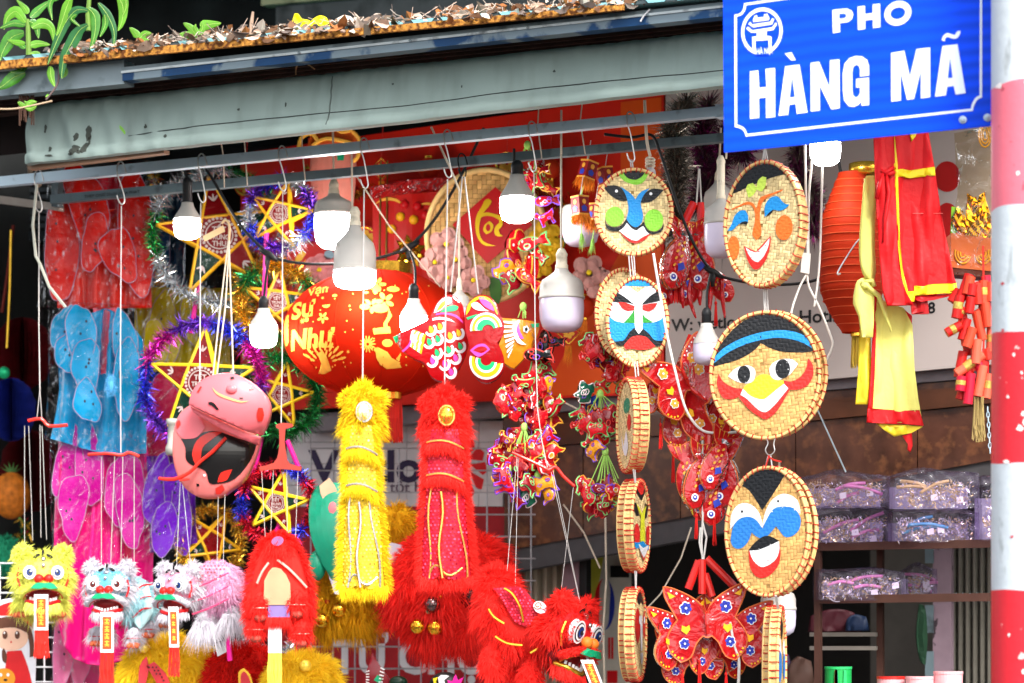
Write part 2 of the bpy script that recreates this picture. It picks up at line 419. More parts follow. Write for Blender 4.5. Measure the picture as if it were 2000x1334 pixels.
m = t.mb(); m.quadbox([(-400, rust_t(-400)), (1219, rust_t(1219)), (1219, rust_b(1219)), (-400, rust_b(-400))], -5, 3)
for i in range(-9, 34): pass
t.add('rust_edge', m, RUST)
m = t.mb(); m.box(714, 49, 727, 70, -7, -5); t.add('edge_bracket', m, mat('old_metal', '4A4136', .7))
t = T('roof_beam', 'grey steel eave beam with flaking blue stripe under the roof', 'beam', 900, 80, -.27, plane=True)
wl = lin2((238, 139), (1410, 11)); bb = lin2((238, 158), (1410, 32))
m = t.mb(); m.quadbox([(-400, 178), (240, rust_b(240) + 3), (240, 163), (-400, 226)], 4, 40); t.add('end_box', m, BEAMG)
m = t.mb(); m.quadbox([(238, wl(238) - 8), (2400, wl(2400) - 8), (2400, wl(2400)), (238, wl(238))], 2, 30); t.add('top_flange', m, BEAMG)
m = t.mb(); m.quadbox([(238, wl(238)), (2400, wl(2400)), (2400, wl(2400) + 4.5), (238, wl(238) + 4.5)], -3, 30); t.add('drip_edge', m, mat('pale_edge', 'B9C2C4', .5, .2, var=.15, dirt='6F7476', ds=30))
m = t.mb(); m.quadbox([(239, wl(239) + 4.5), (2399, wl(2399) + 4.5), (2399, bb(2399)), (239, bb(239))], 0, 30); t.add('web', m, BEAMB)
for x in (586, 803, 1033, 1266):
    m = t.mb(); m.ell(x, wl(x) + 3, -4, 3, 3, 3, 8, 6); t.add('bolt', m, BEAMG)
m = t.mb(); m.tube([(1253, 43, -5), (1260, 32, -6), (1271, 19, -4)], 1.6); t.add('bent_nail', m, WHT)
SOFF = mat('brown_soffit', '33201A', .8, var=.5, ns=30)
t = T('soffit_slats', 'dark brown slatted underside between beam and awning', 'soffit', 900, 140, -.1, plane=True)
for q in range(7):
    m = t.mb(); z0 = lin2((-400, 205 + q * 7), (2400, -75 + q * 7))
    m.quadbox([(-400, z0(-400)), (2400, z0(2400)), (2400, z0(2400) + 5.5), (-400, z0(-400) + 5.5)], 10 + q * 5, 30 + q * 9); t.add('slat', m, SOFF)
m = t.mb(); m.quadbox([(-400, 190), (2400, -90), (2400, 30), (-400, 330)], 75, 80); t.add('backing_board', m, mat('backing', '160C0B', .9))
m = t.mb(); m.tube([(580, 147, -4), (583, 132, -8), (592, 125, -8), (604, 127, -5), (614, 135, 2)], 1.5, sm=4); t.add('loose_wire', m, mat('tan_wire', 'A58560', .7))

# ---- awning valance
AWN = mat('awning_cloth', '7C8C87', .75, var=.1, ns=5, bump=.18, bs=500, dirt='5F6A66', ds=16, dw=(.52, 1.0), dst=(1, 1, .25))
at_ = lin2((60, 203), (1410, 57)); ab = lin2((60, 323), (1410, 172))
t = T('awning', 'grey green canvas awning valance with dirty stains below the eave', 'awning', 700, 200, -.16, plane=True)
RW = random.Random(3); ph = [RW.uniform(0, 6) for _ in range(9)]
def awd(x, v):
    fl = max(0, 1 - (x - 60) / 400)
    w = 2.2 * sin(x * .021 + v * 2.5 + ph[0]) + 1.2 * sin(x * .057 - v * 4 + ph[1]) + .8 * sin(x * .13 + v * 3 + ph[2]) * (1 - v)
    w += (1 - v) ** 2 * 2.4 * sin(x * .24 + v * 9 + ph[3]) * (.5 + .5 * sin(x * .011))
    w += fl * (6 * sin((x - 60) * .075 - v * 3.2) * (1 - abs(v - .45)) + 3 * sin((x - 60) * .16 - v * 5))
    roll = 8 * max(0, 1 - ((v - .93) / .11) ** 2) ** .5 if v > .82 else 0
    return w - 14 * v - roll + (12 * (1 - v / .12) ** 2 if v < .12 else 0)
m = t.mb(); NX, NY = 330, 34
m.grid(NX, NY, lambda i, j: m.P(lerp(60, 2350, (i / (NX - 1)) ** 1.12), lerp(at_(lerp(60, 2350, (i / (NX - 1)) ** 1.12)), ab(lerp(60, 2350, (i / (NX - 1)) ** 1.12)), j / (NY - 1)), awd(lerp(60, 2350, (i / (NX - 1)) ** 1.12), j / (NY - 1))))
m.grid(NX, 3, lambda i, j: m.P(lerp(60, 2350, (i / (NX - 1)) ** 1.12), ab(lerp(60, 2350, (i / (NX - 1)) ** 1.12)) + [0, 2, 0][j], awd(lerp(60, 2350, (i / (NX - 1)) ** 1.12), 1) + [0, 10, 24][j]))
t.add('valance', m, AWN, smooth=True)
m = t.mb(); sx = [255 + 22 * i for i in range(96)]; m.tube([(x, lerp(at_(x), ab(x), .70 + .02 * sin(x * .01)), awd(x, .70) - .6) for x in sx], .9, 4); t.add('hem_seam', m, mat('seam', '2F3434', .9))
m = t.mb(); m.tube([(650 + U(-1, 1), lerp(at_(650), ab(650), v / 12), awd(650, v / 12) - .6) for v in range(1, 12)], 1.3, 4); t.add('cross_seam', m, mat('seam2', '525C58', .9))
ST = mat('grime', '34352F', .95, var=.5, ns=120, alpha=.72)
def stain(x, y, rx, ry, rot):
    m = t.mb(); v = lambda yy, xx: (yy - at_(xx)) / (ab(xx) - at_(xx))
    pts = [(x + (rx * cos(a) * cos(rot) - ry * sin(a) * sin(rot)) * U(.5, 1.2), y + (rx * cos(a) * sin(rot) + ry * sin(a) * cos(rot)) * U(.75, 1.1)) for a in (2 * pi * i / 14 for i in range(14))]
    m.poly(pts, 0, 0, 3, lambda xx, yy: awd(xx, v(yy, xx)) - .7); t.add('grime_mark', m, ST)
for a in ((177, 261, 8, 17, .15), (156, 270, 5, 9, .3), (154, 295, 10, 12, .5), (173, 292, 7, 12, .2), (166, 300, 5, 5, 0), (149, 304, 6, 3, 0), (180, 275, 4, 9, .1), (330, 268, 3, 4, 0), (470, 215, 3, 3, 0), (560, 205, 2, 5, 0), (770, 165, 3, 2, 0), (905, 170, 2, 3, 0), (1085, 140, 3, 3, 0), (105, 293, 4, 6, 0), (108, 307, 9, 3, 0), (91, 252, 4, 9, 0), (288, 248, 4, 5, 0)): stain(*a)
m = t.mb(); m.poly([(237, 245), (243, 250), (249, 259), (247, 270), (243, 271), (238, 258)], awd(243, .5) - 2.5, .6); t.add('fallen_leaf', m, mat('leaf_bit', '6FA53A', .5))
m = t.mb()
m.quadbox([(55, 322), (320, 292), (320, 299), (55, 331)], 0, 20); t.add('bottom_batten', m, mat('batten', '8A6E5A', .8))

# ---- hanging rails
up = lin2((0, 354), (1410, 216)); lo = lin2((100, 389), (1410, 268))
def rail(name, label, x0, x1, f, w, off, mt, joints=()):
    t = T(name, label, 'rail', (x0 + x1) / 2, f((x0 + x1) / 2), off, plane=True)
    m = t.mb(); m.quadbox([(x0, f(x0) - w / 2), (x1, f(x1) - w / 2), (x1, f(x1) + w / 2), (x0, f(x0) + w / 2)], 0, w); t.add('bar', m, mt)
    for x in joints:
        m = t.mb(); m.quadbox([(x, f(x) - w / 2 - 3), (x + 26, f(x + 26) - w / 2 - 3), (x + 26, f(x + 26) + w / 2 + 3), (x, f(x) + w / 2 + 3)], -3, w + 3); t.add('sleeve_joint', m, STEEL)
    return t
rail('hanging_rail', 'upper galvanised square rail carrying the hooks', -300, 2350, up, 19, 0, STEEL, (1398,))
GREYP = mat('grey_steel', '5E6E74', .45, .1, var=.15, ns=10, dirt='454F53', ds=25)
lrt = rail('hanging_rail', 'lower grey steel rail behind the hooks', 98, 2350, lo, 17, .2, GREYP)
m = lrt.mb(); m.text('THEP ONG 25x25 HOA PHAT', 165, lo(165) + 4, 6, .0, .09, -1); lrt.add('stamped_print', m, BLK)
t = T('rail_bracket', 'grey post and slanted arm holding the rails at the left', 'bracket', 98, 360, .2, plane=True)
m = t.mb(); m.box(94, 250, 106, 402, 10, 28); t.add('post', m, GREYP)
m = t.mb(); m.quadbox([(-150, 360), (100, 394), (100, 408), (-150, 376)], 22, 40); t.add('arm', m, mat('arm_tan', 'A79C92', .6, .2))
m = t.mb(); m.tube([(62, 324, -8), (66, 350, -6), (78, 362, -4), (82, 350, -4)], 5, 8, sm=4); t.add('hinge', m, mat('hinge_tan', '8E7B68', .6))
t = T('metal_louvre', 'dark metal window louvre behind the left end of the rails', 'louvre', 30, 560, 1.3, plane=True)
for i in range(9):
    m = t.mb(); y = 330 + i * 14; m.quadbox([(-120, y), (150, y - 8), (150, y), (-120, y + 9)], 0, 16); t.add('louvre_slat', m, mat('louvre', '3A3F42', .5, .3))
m = t.mb(); m.box(-120, 452, 150, 470, -4, 20); t.add('bottom_rail', m, mat('louvre2', '23282B', .5, .3))
for i in range(7):
    m = t.mb(); m.box(-10, 480 + i * 24, 60, 500 + i * 24, 30, 40); t.add('cabinet_panel', m, mat('cabinet_grey', '3D3A3C', .6))

# ---- red and orange fascia board
t = T('fascia_board', 'large red and orange signboard behind the lanterns', 'signboard', 900, 500, .9, plane=True)
m = t.mb(); bt = lin2((560, 800), (1280, 769)); m.poly([(470, 300), (1296, 180), (1296, bt(1296)), (470, 804)], 0, 12); t.add('red_panel', m, mat('fascia_red', 'D21E06', .5, var=.06, ns=4))
m = t.mb(); m.poly([(1213, 200), (1292, 190), (1292, bt(1292) - 4), (1078, bt(1078) - 4), (1078, 738), (1127, 648), (1213, 490)], -1.2, 0); t.add('orange_stripe', m, mat('fascia_orange', 'D84E06', .5, var=.06, ns=4))
t = T('notice_board', 'pale grey board with black contact lettering behind the masks', 'signboard', 1600, 600, .9, plane=True)
b2 = lin2((1270, 772), (1930, 712)); BOARD = mat('board_pale', 'A79C98', .5, var=.05, ns=4)
m = t.mb(); m.poly([(1300, 120), (2500, -20), (2500, b2(2500)), (1300, b2(1300))], 0, 12); t.add('board_face', m, BOARD)
TXT = mat('black_print', '0F0F12', .5)
for st, x, y, h, sl in (('W: vietlott', 1312, 647, 24, .062), ('Hotline', 1560, 632, 26, .06), ('8', 1812, 612, 22, .06)):
    m = t.mb(); m.text(st, x, y, h, .022, sl, -.8); t.add('lettering', m, TXT)
m = t.mb(); m.box(1330, 225, 1410, 560, -2, 0); t.add('seam_cover', m, BOARD)
for i in range(2):                                    # red marks of the print at the right
    m = t.mb(); m.poly(oval(1850, 345 + i * 95, 26, 30 + i * 14), -.8); t.add('red_print', m, mat('print_red', 'A01414', .5))

# ---- marble beam over the shop opening
MARB = mat('brown_marble', '45281C', .25, var=.6, ns=14, dirt='6A4228', ds=34, dw=(.5, .72), spec=.4)
t = T('marble_beam', 'brown marble clad beam over the shop opening', 'beam', 1450, 870, .95, plane=True)
e0 = lin2((985, 800), (1930, 724)); e1 = lin2((985, 838), (1930, 752)); e2 = lin2((985, 880), (1930, 788)); e3 = lin2((985, 1076), (1930, 900))
def strip(name, a, b, x0, x1, d0, d1, mt):
    m = t.mb(); m.quadbox([(x0, a(x0)), (x1, a(x1)), (x1, b(x1)), (x0, b(x0))], d0, d1); t.add(name, m, mt)
strip('metal_cap', lambda x: e0(x) - 20, lambda x: e0(x) + 14, 600, 2400, -14, 30, mat('cap_grey', '6E686C', .5, .2, var=.2))
xs_ = [985, 1140, 1330, 1555, 1793, 2020, 2300]
for a, b in zip(xs_[:-1], xs_[1:]):
    strip('marble_tile', lambda x: e0(x) + 15, e1, a, b - 2, -4, 30, MARB); strip('marble_tile', lambda x: e2(x) + 2, e3, a, b - 2, 0, 30, MARB)
strip('moulding', e1, lambda x: e2(x) + 1, 985, 2300, -10, 30, mat('moulding_marble', '4A2A1A', .3, var=.4, ns=9))
strip('lower_lintel', e3, lambda x: e3(x) + 44, 985, 2300, 6, 40, mat('lintel_grey', '3F3D3F', .7, var=.2))
for i, (x, ya) in enumerate(((1226, 940), (1572, 905))): pass

# ---- lottery counter: white tiled board, red board, wire grids, folding gate
TILE = mat('white_tile', 'BDB9BA', .35, var=.06, ns=5)
t = T('tiled_board', 'white tiled board with dark purple lettering and red petals', 'signboard', 790, 900, 1.0, plane=True)
for r in range(4):
    for c in range(9):
        m = t.mb(); x0, y0 = 560 + c * 47, 822 + r * 42; m.box(x0, y0, x0 + 46, y0 + 41, 0, 8); t.add('tile', m, TILE)
PUR = mat('purple_print', '2A1E3C', .5)
m = t.mb(); m.text('Vietlott', 606, 940, 62, .03, .0, -.8, xs=1.05); t.add('lettering', m, PUR)
m = t.mb(); m.text('tốt hơn', 762, 962, 22, .012, .0, -.8); t.add('slogan', m, mat('grey_print', '5A4A58', .5))
for a in range(5):
    an = -1.25 + a * .62; m = t.mb(); m.poly([(905 + 14 * cos(an - .35), 915 + 22 * sin(an - .35)), (905 + 44 * cos(an - .22), 915 + 56 * sin(an - .22)), (905 + 48 * cos(an + .1), 915 + 62 * sin(an + .1)), (905 + 40 * cos(an + .3), 915 + 46 * sin(an + .3))], -.8, sm=3); t.add('petal', m, RED)
t = T('red_counter_board', 'deep red board with white capital letters behind the wire grid', 'signboard', 790, 1250, 1.0, plane=True)
m = t.mb(); m.box(540, 990, 1008, 1420, 0, 10); t.add('board_face', m, mat('deep_red', '8E1018', .45, var=.1))
m = t.mb(); m.text('TỰ CHỌN', 650, 1314, 66, .035, .0, -.8, xs=.86); t.add('lettering', m, mat('grey_white', 'BDBBBE', .5))
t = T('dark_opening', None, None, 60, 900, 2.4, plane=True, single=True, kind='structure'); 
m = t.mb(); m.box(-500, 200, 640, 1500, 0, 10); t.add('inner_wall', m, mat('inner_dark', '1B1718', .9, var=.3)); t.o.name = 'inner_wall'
WIRE = mat('wire', 'A9A8AC', .4, .6)
def wiregrid(label, x0, y0, x1, y1, st, off, r=1.5, mt=WIRE):
    t = T('wire_grid_panel', label, 'wire panel', (x0 + x1) / 2, (y0 + y1) / 2, off, plane=True)
    y = y0
    while y <= y1: m = t.mb(); m.tube([(x0, y, 0), (x1, y, 0)], r, 4); t.add('cross_wire', m, mt); y += st
    x = x0
    while x <= x1: m = t.mb(); m.tube([(x, y0, 2.6), (x, y1, 2.6)], r, 4); t.add('upright_wire', m, mt); x += st
wiregrid('grey wire grid panel in front of the red board', 606, 876, 1046, 1380, 43, .8)
wiregrid('white wire grid panel at the lower left behind the lime lion', -60, 1100, 118, 1400, 29, .3, 1.5, WHT)
GATE = mat('gate_beige', '9C917F', .5, .2, var=.12, ns=6)
def gate(label, x0, x1, n, y0, off, mt):
    t = T('folding_gate', label, 'gate', (x0 + x1) / 2, 1200, off, plane=True); w = (x1 - x0) / n
    for i in range(n):
        m = t.mb(); x = x0 + i * w
        for a, b, da, db in ((0, .3, 0, 0), (.3, .5, 0, 14), (.5, .8, 14, 14), (.8, 1, 14, 0)):
            m.add([m.P(x + a * w, y0, da), m.P(x + b * w, y0, db), m.P(x + b * w, 1500, db), m.P(x + a * w, 1500, da)], [[0, 3, 2, 1]])
        t.add('gate_slat', m, mt)
    return t
gate('beige folding metal gate beside the wire grid', 1005, 1100, 5, 900, 1.05, GATE)
g2 = gate('grey folding metal gate behind the purple boxes', 1858, 2100, 17, 1040, 1.25, mat('gate_grey', '6C685F', .5, .3, var=.15))
for i in range(6):
    m = g2.mb(); m.ell(1868 + i * 13.8, 1161, -3, 3, 3, 3, 8, 6); g2.add('rivet', m, STEEL)
MAUVE = mat('mauve_metal', '6E565C', .45, .2, var=.08)
t = T('gate_post', 'mauve steel post at the end of the beige gate', 'post', 1115, 1140, 1.0, plane=True)
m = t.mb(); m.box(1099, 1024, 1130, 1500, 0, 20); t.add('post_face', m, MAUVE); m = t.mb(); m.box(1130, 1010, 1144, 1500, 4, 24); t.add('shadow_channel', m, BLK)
for y in (1030, 1072):
    for x in (1103, 1126): m = t.mb(); m.ell(x, y, -1, 1.6, 1.6, 1, 6, 4); t.add('rivet', m, WHT)
t = T('door_panel', 'scuffed mauve door panel with grey lock behind the shelf', 'door', 1835, 1200, 1.22, plane=True)
m = t.mb(); m.box(1822, 1050, 1858, 1500, 0, 16); t.add('panel', m, mat('mauve_panel', '7D6A74', .5, var=.12, dirt='3A3036', ds=22, dw=(.62, .66)))
for y0, y1 in ((1068, 1100), (1182, 1236), (1272, 1334)): m = t.mb(); m.box(1808, y0, 1824, y1, -4, 10); t.add('lock_bar', m, GREYP)
# standing banner with ring logo
t = T('standing_banner', 'white and yellow standing banner with red and blue ring logo', 'banner', 1185, 1200, 1.35, plane=True)
m = t.mb(); m.box(1138, 1078, 1232, 1480, 0, 4); t.add('sheet', m, mat('banner_white', 'B8B4A8', .6))
m = t.mb(); m.poly([(1140, 1080), (1180, 1080), (1172, 1130), (1152, 1220), (1140, 1260)], -.8, sm=3); t.add('yellow_print', m, mat('banner_yellow', 'B8B43C', .6))
def arc(m, cx, cy, rx, ry, a0, a1, w0, w1, n=18, d=0):
    pts = [(cx + (rx + w0) * cos(a), cy + (ry + w0) * sin(a)) for a in (lerp(a0, a1, i / n) for i in range(n + 1))]
    pts += [(cx + (rx - w1 * sin(pi * i / n)) * cos(a), cy + (ry - w1 * sin(pi * i / n)) * sin(a)) for i, a in ((i, lerp(a0, a1, i / n)) for i in range(n, -1, -1))]
    m.poly(pts[:-1], d)
m = t.mb(); arc(m, 1181, 1180, 20, 50, 1.9, 4.6, 0, 10, d=-1); t.add('logo_arc', m, RED)
m = t.mb(); arc(m, 1181, 1180, 20, 50, -1.2, 1.6, 0, 10, d=-1); t.add('logo_arc', m, mat('logo_blue', '1C2C8A', .5))
for x in (1188, 1194): m = t.mb(); m.box(x, 1245, x + 4, 1287, -1, 0); t.add('red_stroke', m, RED)
m = t.mb(); m.box(1186, 1310, 1206, 1334, -1, 0); t.add('red_stroke', m, RED)
m = t.mb(); m.box(1196, 1105, 1230, 1128, -10, -2); t.add('clamp', m, BLK)

# ---- street name sign
BLUE = mat('sign_blue', '0444E0', .5, var=.08, ns=4, spec=.12); SWHT = mat('sign_white', 'DCE6F0', .5, var=.02, spec=.12)
def striped(mt):                                      # faint level bands of the print
    nt = mt.node_tree; N = nt.nodes; L = nt.links; b = N['Principled BSDF']; src = b.inputs['Base Color'].links[0].from_socket
    tc = N.new('ShaderNodeTexCoord'); wv = N.new('ShaderNodeTexWave'); wv.bands_direction = 'Z'; wv.inputs['Scale'].default_value = 14; wv.inputs['Distortion'].default_value = 1.2
    L.new(tc.outputs['Object'], wv.inputs['Vector']); hs = N.new('ShaderNodeHueSaturation'); mr = N.new('ShaderNodeMapRange')
    mr.inputs[3].default_value = .84; mr.inputs[4].default_value = 1.1; L.new(wv.outputs['Fac'], mr.inputs[0]); L.new(mr.outputs[0], hs.inputs['Value'])
    L.new(src, hs.inputs['Color']); L.new(hs.outputs[0], b.inputs['Base Color'])
striped(BLUE)
t = T('street_sign', 'blue street name sign with white capital letters bolted to the pole', 'street sign', 1675, 150, -.7, plane=True)
sb = lin2((1414, 298), (1935, 246)); stp = lin2((1412, -26), (1935, -96))
m = t.mb(); m.quadbox([(1412, stp(1412)), (1975, stp(1975)), (1975, sb(1975)), (1414, sb(1414))], 0, 4); t.add('plate', m, BLUE)
z4 = Zm(1400, 0, 3.3333)
o_ = smooth_line(z4([(115, 96), (150, 88), (172, 60), (178, 22), (470, -20), (1000, -92), (1660, -180), (1672, -150), (1700, -125), (1728, -130), (1728, 635), (1698, 650), (1675, 690), (1668, 722), (900, 808), (190, 890), (182, 865), (160, 840), (118, 828)]), 3, True, 40)
i_ = smooth_line(z4([(132, 108), (165, 98), (186, 66), (192, 36), (470, -4), (1000, -76), (1650, -162), (1664, -134), (1692, -110), (1714, -114), (1712, 622), (1686, 636), (1662, 678), (1656, 708), (900, 792), (198, 872), (190, 848), (168, 824), (134, 812)]), 3, True, 40)
m = t.mb(); n = len(o_); m.add([m.P(*p, -1) for p in o_] + [m.P(*p, -1) for p in i_], [[i, (i + 1) % n, n + (i + 1) % n, n + i] for i in range(n)]); t.add('border_line', m, SWHT)
def letter(pts, holes=(), sm=0, name='letter'):
    m = t.mb(); m.poly(z4(pts), -1.2, 0, sm=sm); t.add(name, m, SWHT)
def seg(pts, name='letter'): letter(pts, name=name)
def L(polys, name='letter'):
    m = t.mb()
    for p in polys: m.poly(z4(p), -1.2)
    t.add(name, m, SWHT)
L([[(217, 465), (272, 459), (278, 572), (315, 567), (324, 570), (318, 450), (381, 443), (382, 762), (322, 769), (321, 635), (276, 641), (278, 768), (217, 775)]])
L([[(447, 432), (540, 421), (592, 733), (522, 742), (514, 678), (474, 683), (466, 748), (403, 755)],])
L([[(443, 349), (488, 341), (515, 392), (486, 395)]], 'grave_accent')
L([[(612, 410), (668, 402), (735, 570), (738, 393), (800, 387), (802, 705), (747, 713), (672, 560), (673, 720), (613, 727)]])
gp = [(993, 505), (993, 430), (980, 390), (945, 365), (905, 363), (865, 378), (833, 415), (821, 480), (822, 590), (830, 655), (860, 693), (895, 698), (925, 683), (940, 665), (942, 690), (993, 684), (992, 508), (908, 516), (908, 572), (935, 570), (934, 605), (922, 630), (903, 634), (888, 622), (884, 590), (884, 470), (890, 435), (908, 420), (928, 428), (935, 450), (935, 510)]
gp = [(993, 492), (992, 430), (980, 390), (945, 367), (905, 365), (865, 378), (833, 415), (821, 480), (822, 590), (830, 655), (860, 692), (895, 697), (925, 683), (940, 663), (944, 690), (993, 684), (992, 505), (908, 515), (908, 572), (934, 569), (933, 608), (920, 630), (903, 634), (889, 622), (884, 590), (884, 470), (890, 437), (908, 422), (926, 429), (933, 450), (933, 499)]
L([gp])
L([[(1136, 345), (1222, 331), (1258, 500), (1302, 320), (1390, 310), (1391, 633), (1330, 641), (1330, 460), (1285, 645), (1240, 651), (1198, 470), (1200, 655), (1137, 663)]])
L([[(1470, 300), (1568, 288), (1622, 607), (1556, 616), (1544, 560), (1502, 565), (1492, 622), (1422, 630)]])
BLUEH = mat('sign_blue_inner', '0444E0', .5, var=.1, ns=4)
for tri in ([(478, 634), (510, 630), (493, 500)], [(1506, 510), (1537, 506), (1521, 380)]):
    m = t.mb(); m.poly(z4(tri), -2); t.add('letter_counter', m, BLUEH)
tl = smooth_line([(1465, 262), (1475, 235), (1500, 216), (1525, 222), (1550, 230), (1568, 205), (1588, 203), (1580, 232), (1558, 252), (1530, 250), (1505, 242), (1490, 250), (1484, 270)], 4); L([tl], 'tilde_accent')
def ring(c, rx, ry, wx, wy, n=40, d=-1.2, sk=0):
    m = t.mb(); oo = [z4(c[0] + rx * cos(a), c[1] + ry * sin(a) - rx * cos(a) * sk) for a in (2 * pi * i / n for i in range(n))]; ii = [z4(c[0] + (rx - wx) * cos(a), c[1] + (ry - wy) * sin(a) - (rx - wx) * cos(a) * sk) for a in (2 * pi * i / n for i in range(n))]
    m.add([m.P(*p, d) for p in oo + ii], [[i, (i + 1) % n, n + (i + 1) % n, n + i] for i in range(n)]); return m
t.add('letter', ring((1180, 87), 88, 80, 40, 42, sk=.12), SWHT)
m = t.mb(); m.poly(z4([(753, 66), (800, 60), (850, 56), (880, 70), (890, 95), (882, 125), (855, 145), (803, 152), (804, 210), (757, 217)]), -1.2, sm=0); t.add('letter', m, SWHT)
m = t.mb(); m.poly(z4([(800, 92), (830, 88), (845, 97), (843, 112), (828, 118), (801, 120)]), -2); t.add('letter_counter', m, BLUEH)
L([[(918, 44), (966, 38), (966, 92), (1016, 86), (1016, 30), (1064, 24), (1066, 178), (1018, 184), (1018, 128), (968, 134), (968, 190), (920, 196)]])
t.add('emblem_ring', ring((295, 205), 135, 155, 20, 24, sk=.05), SWHT)
for p in ([(248, 105), (262, 98), (268, 116), (310, 110), (308, 95), (330, 90), (345, 120), (340, 132), (240, 145), (236, 132)], [(206, 158), (220, 142), (232, 160), (350, 142), (362, 118), (376, 126), (362, 160), (240, 180)], [(192, 188), (206, 174), (232, 198), (362, 178), (386, 145), (394, 160), (370, 196), (326, 204), (326, 232), (358, 240), (358, 330), (340, 338), (338, 262), (254, 268), (254, 355), (234, 345), (232, 240), (262, 236), (262, 214), (226, 214)], [(280, 206), (310, 202), (310, 232), (280, 236)]):
    m = t.mb(); m.poly(z4(p), -1.4); t.add('emblem_stroke', m, SWHT)
m = t.mb(); m.text('HÀ NỘI', *z4(259, 354), 11, .02, .06, -2.2, xs=.6); t.add('emblem_caption', m, SWHT)
m = t.mb(); m.box(*z4(256, 312), *z4(336, 360), -1.9, -1.5); t.add('emblem_plaque', m, BLUEH)
for x, y, in ((1881, 234), (1929, 230)):
    m = t.mb(); m.ell(x, y, -2, 8, 8, 1.5, 6, 4); bo = t.add('bolt', m, STEEL); m = t.mb(); m.ell(x, y, -4, 5, 5, 3, 12, 6); t.add('bolt_head', m, STEEL, bo)
# ---- red and white banded pole
t = T('banded_pole', 'thick pole painted in red and white bands holding the sign', 'pole', 2012, 700, -.76)
t.o.location.z = .13
t.k = dep(2012, -.76) / FP; Z0 = t.loc.z
ys = [-500, -260, -60, 172, 412, 655, 908, 1152, 1400, 1640]
for i, (a, b) in enumerate(zip(ys[:-1], ys[1:])):
    red = i % 2 == 0 if False else i % 2 == 1
    m = t.mb(); R = 75
    rr = random.Random(i)
    def edge(q, s): return 2.4 * sin(q * 1.7 + s) + 1.5 * sin(q * 4.1 + s * 2)
    n = 40; rows = [0, .02, .5, .98, 1]
    def fn(i2, j, a=a, b=b, s=i):
        an = 2 * pi * i2 / n; y = lerp(a, b, rows[j]) + (edge(an, s) if j in (0, 1) else edge(an, s + 1) if j in (3, 4) else 0)
        p = m.P(2012 + R * cos(an), y, R * sin(an)); p.z += Z0 - .13; return p
    m.grid(n, 5, fn, wrapx=True)
    mt = mat('pole_red', 'C82430', .5, var=.1, ns=6, bump=.15, bs=80, dirt='E8B4B0', ds=46, dw=(.67, .69)) if red else mat('pole_white', 'BCC4CA', .55, var=.07, ns=6, bump=.3, bs=60, dirt='8A9092', ds=30, dw=(.62, .74), dst=(1, 1, .35))
    if i == 3: mt = mat('pole_pink', 'DA6A7A', .5, var=.1, ns=6, bump=.15, bs=80, dirt='B84A58', ds=40, dw=(.66, .7))
    t.add('painted_band', m, mt, smooth=True)
m = t.mb(); zb = (Z0 - .13) / t.k; m.lathe(2012, 0, 0, [(74, 1640), (74, t.py + zb)], 24); m2 = m
for v in m.v: v.z += Z0 - .13
t.add('pole_foot', m, mat('pole_white', 'E9EEF0'))
RP = random.Random(21)
for x, y, s in [(1990, 828, 9), (1978, 842, 6), (1995, 850, 7), (1985, 815, 5), (1968, 700, 3), (1955, 905, 5), (1950, 652, 4), (1990, 1150, 5), (1960, 1240, 3), (1985, 1310, 5), (1975, 350, 4), (1945, 175, 6), (1990, 178, 5), (1965, 1050, 3), (1950, 560, 3), (1958, 780, 3), (1982, 735, 3)]:
    m = t.mb(); pl = [(x + s * RP.uniform(.5, 1.2) * cos(a), y + s * RP.uniform(.6, 1.5) * sin(a)) for a in (2 * pi * i / 9 for i in range(9))]
    m.poly(pl, 0, 0, 2.5, lambda xx, yy: -sqrt(max(0, 75.6 ** 2 - (xx - 2012) ** 2)))
    for v in m.v: v.z += Z0 - .13
    t.add('paint_chip', m, mat('chip_pale', 'E6DCD8', .7) if (655 < y < 908 or y > 1152 or 172 < y < 412) else mat('chip_red', 'B84A50', .7))
# ---------------------------------------------------------------- hooks and strings
HOOKM = mat('hook_wire', 'C9C6C2', .3, .7, var=.1); STR = mat('white_string', 'C0BCB8', .7, var=.1, ns=90)
def shook(x, yb, label, off=0, f=up, dk=False):
    t = T('s_hook', label, 'hook', x, f(x), off, single=True, group='s hooks on the rails'); y = f(x)
    m = t.mb(); pts = [(x + 10, y + 8, -6), (x + 6, y - 8, -2), (x - 2, y - 16, 4), (x - 8, y - 8, 2), (x - 7, y + 10, -6), (x - 1, y + 28, -5), (x + 6, yb - 18, -5), (x + 7, yb - 6, -5), (x + 2, yb, -5), (x - 4, yb - 6, -5), (x - 8, yb - 18, -5)]
    m.tube(pts, 1.5, 6, sm=4); t.add('hook', m, BLK if dk else HOOKM, smooth=True); return t
for x, yb, w in ((76, 415, 'leftmost'), (237, 400, 'above the red bagged wings'), (395, 396, 'above the pink mask'), (552, 374, 'above the back-view red lion'), (712, 369, 'above the yellow lion suit'), (875, 348, 'above the red lion suit'), (1040, 336, 'above the red lion puppet'), (1232, 318, 'above the round mask column')):
    shook(x, yb, 'bent wire hook on the upper rail ' + w)
shook(903, 348, 'dark wire hook on the lower rail carrying the carp lanterns', .2, lo, True)
def strings(t, lines, r=1.3, mt=STR, name='string', parent=None):
    for i, pts in enumerate(lines):
        m = t.mb(); m.tube([tuple(p) + (0,) * (3 - len(p)) for p in pts], r * (1.3 if r == .8 and i == 0 else .65 if r == .8 else 1), 5); t.add(name, m, mt, parent)

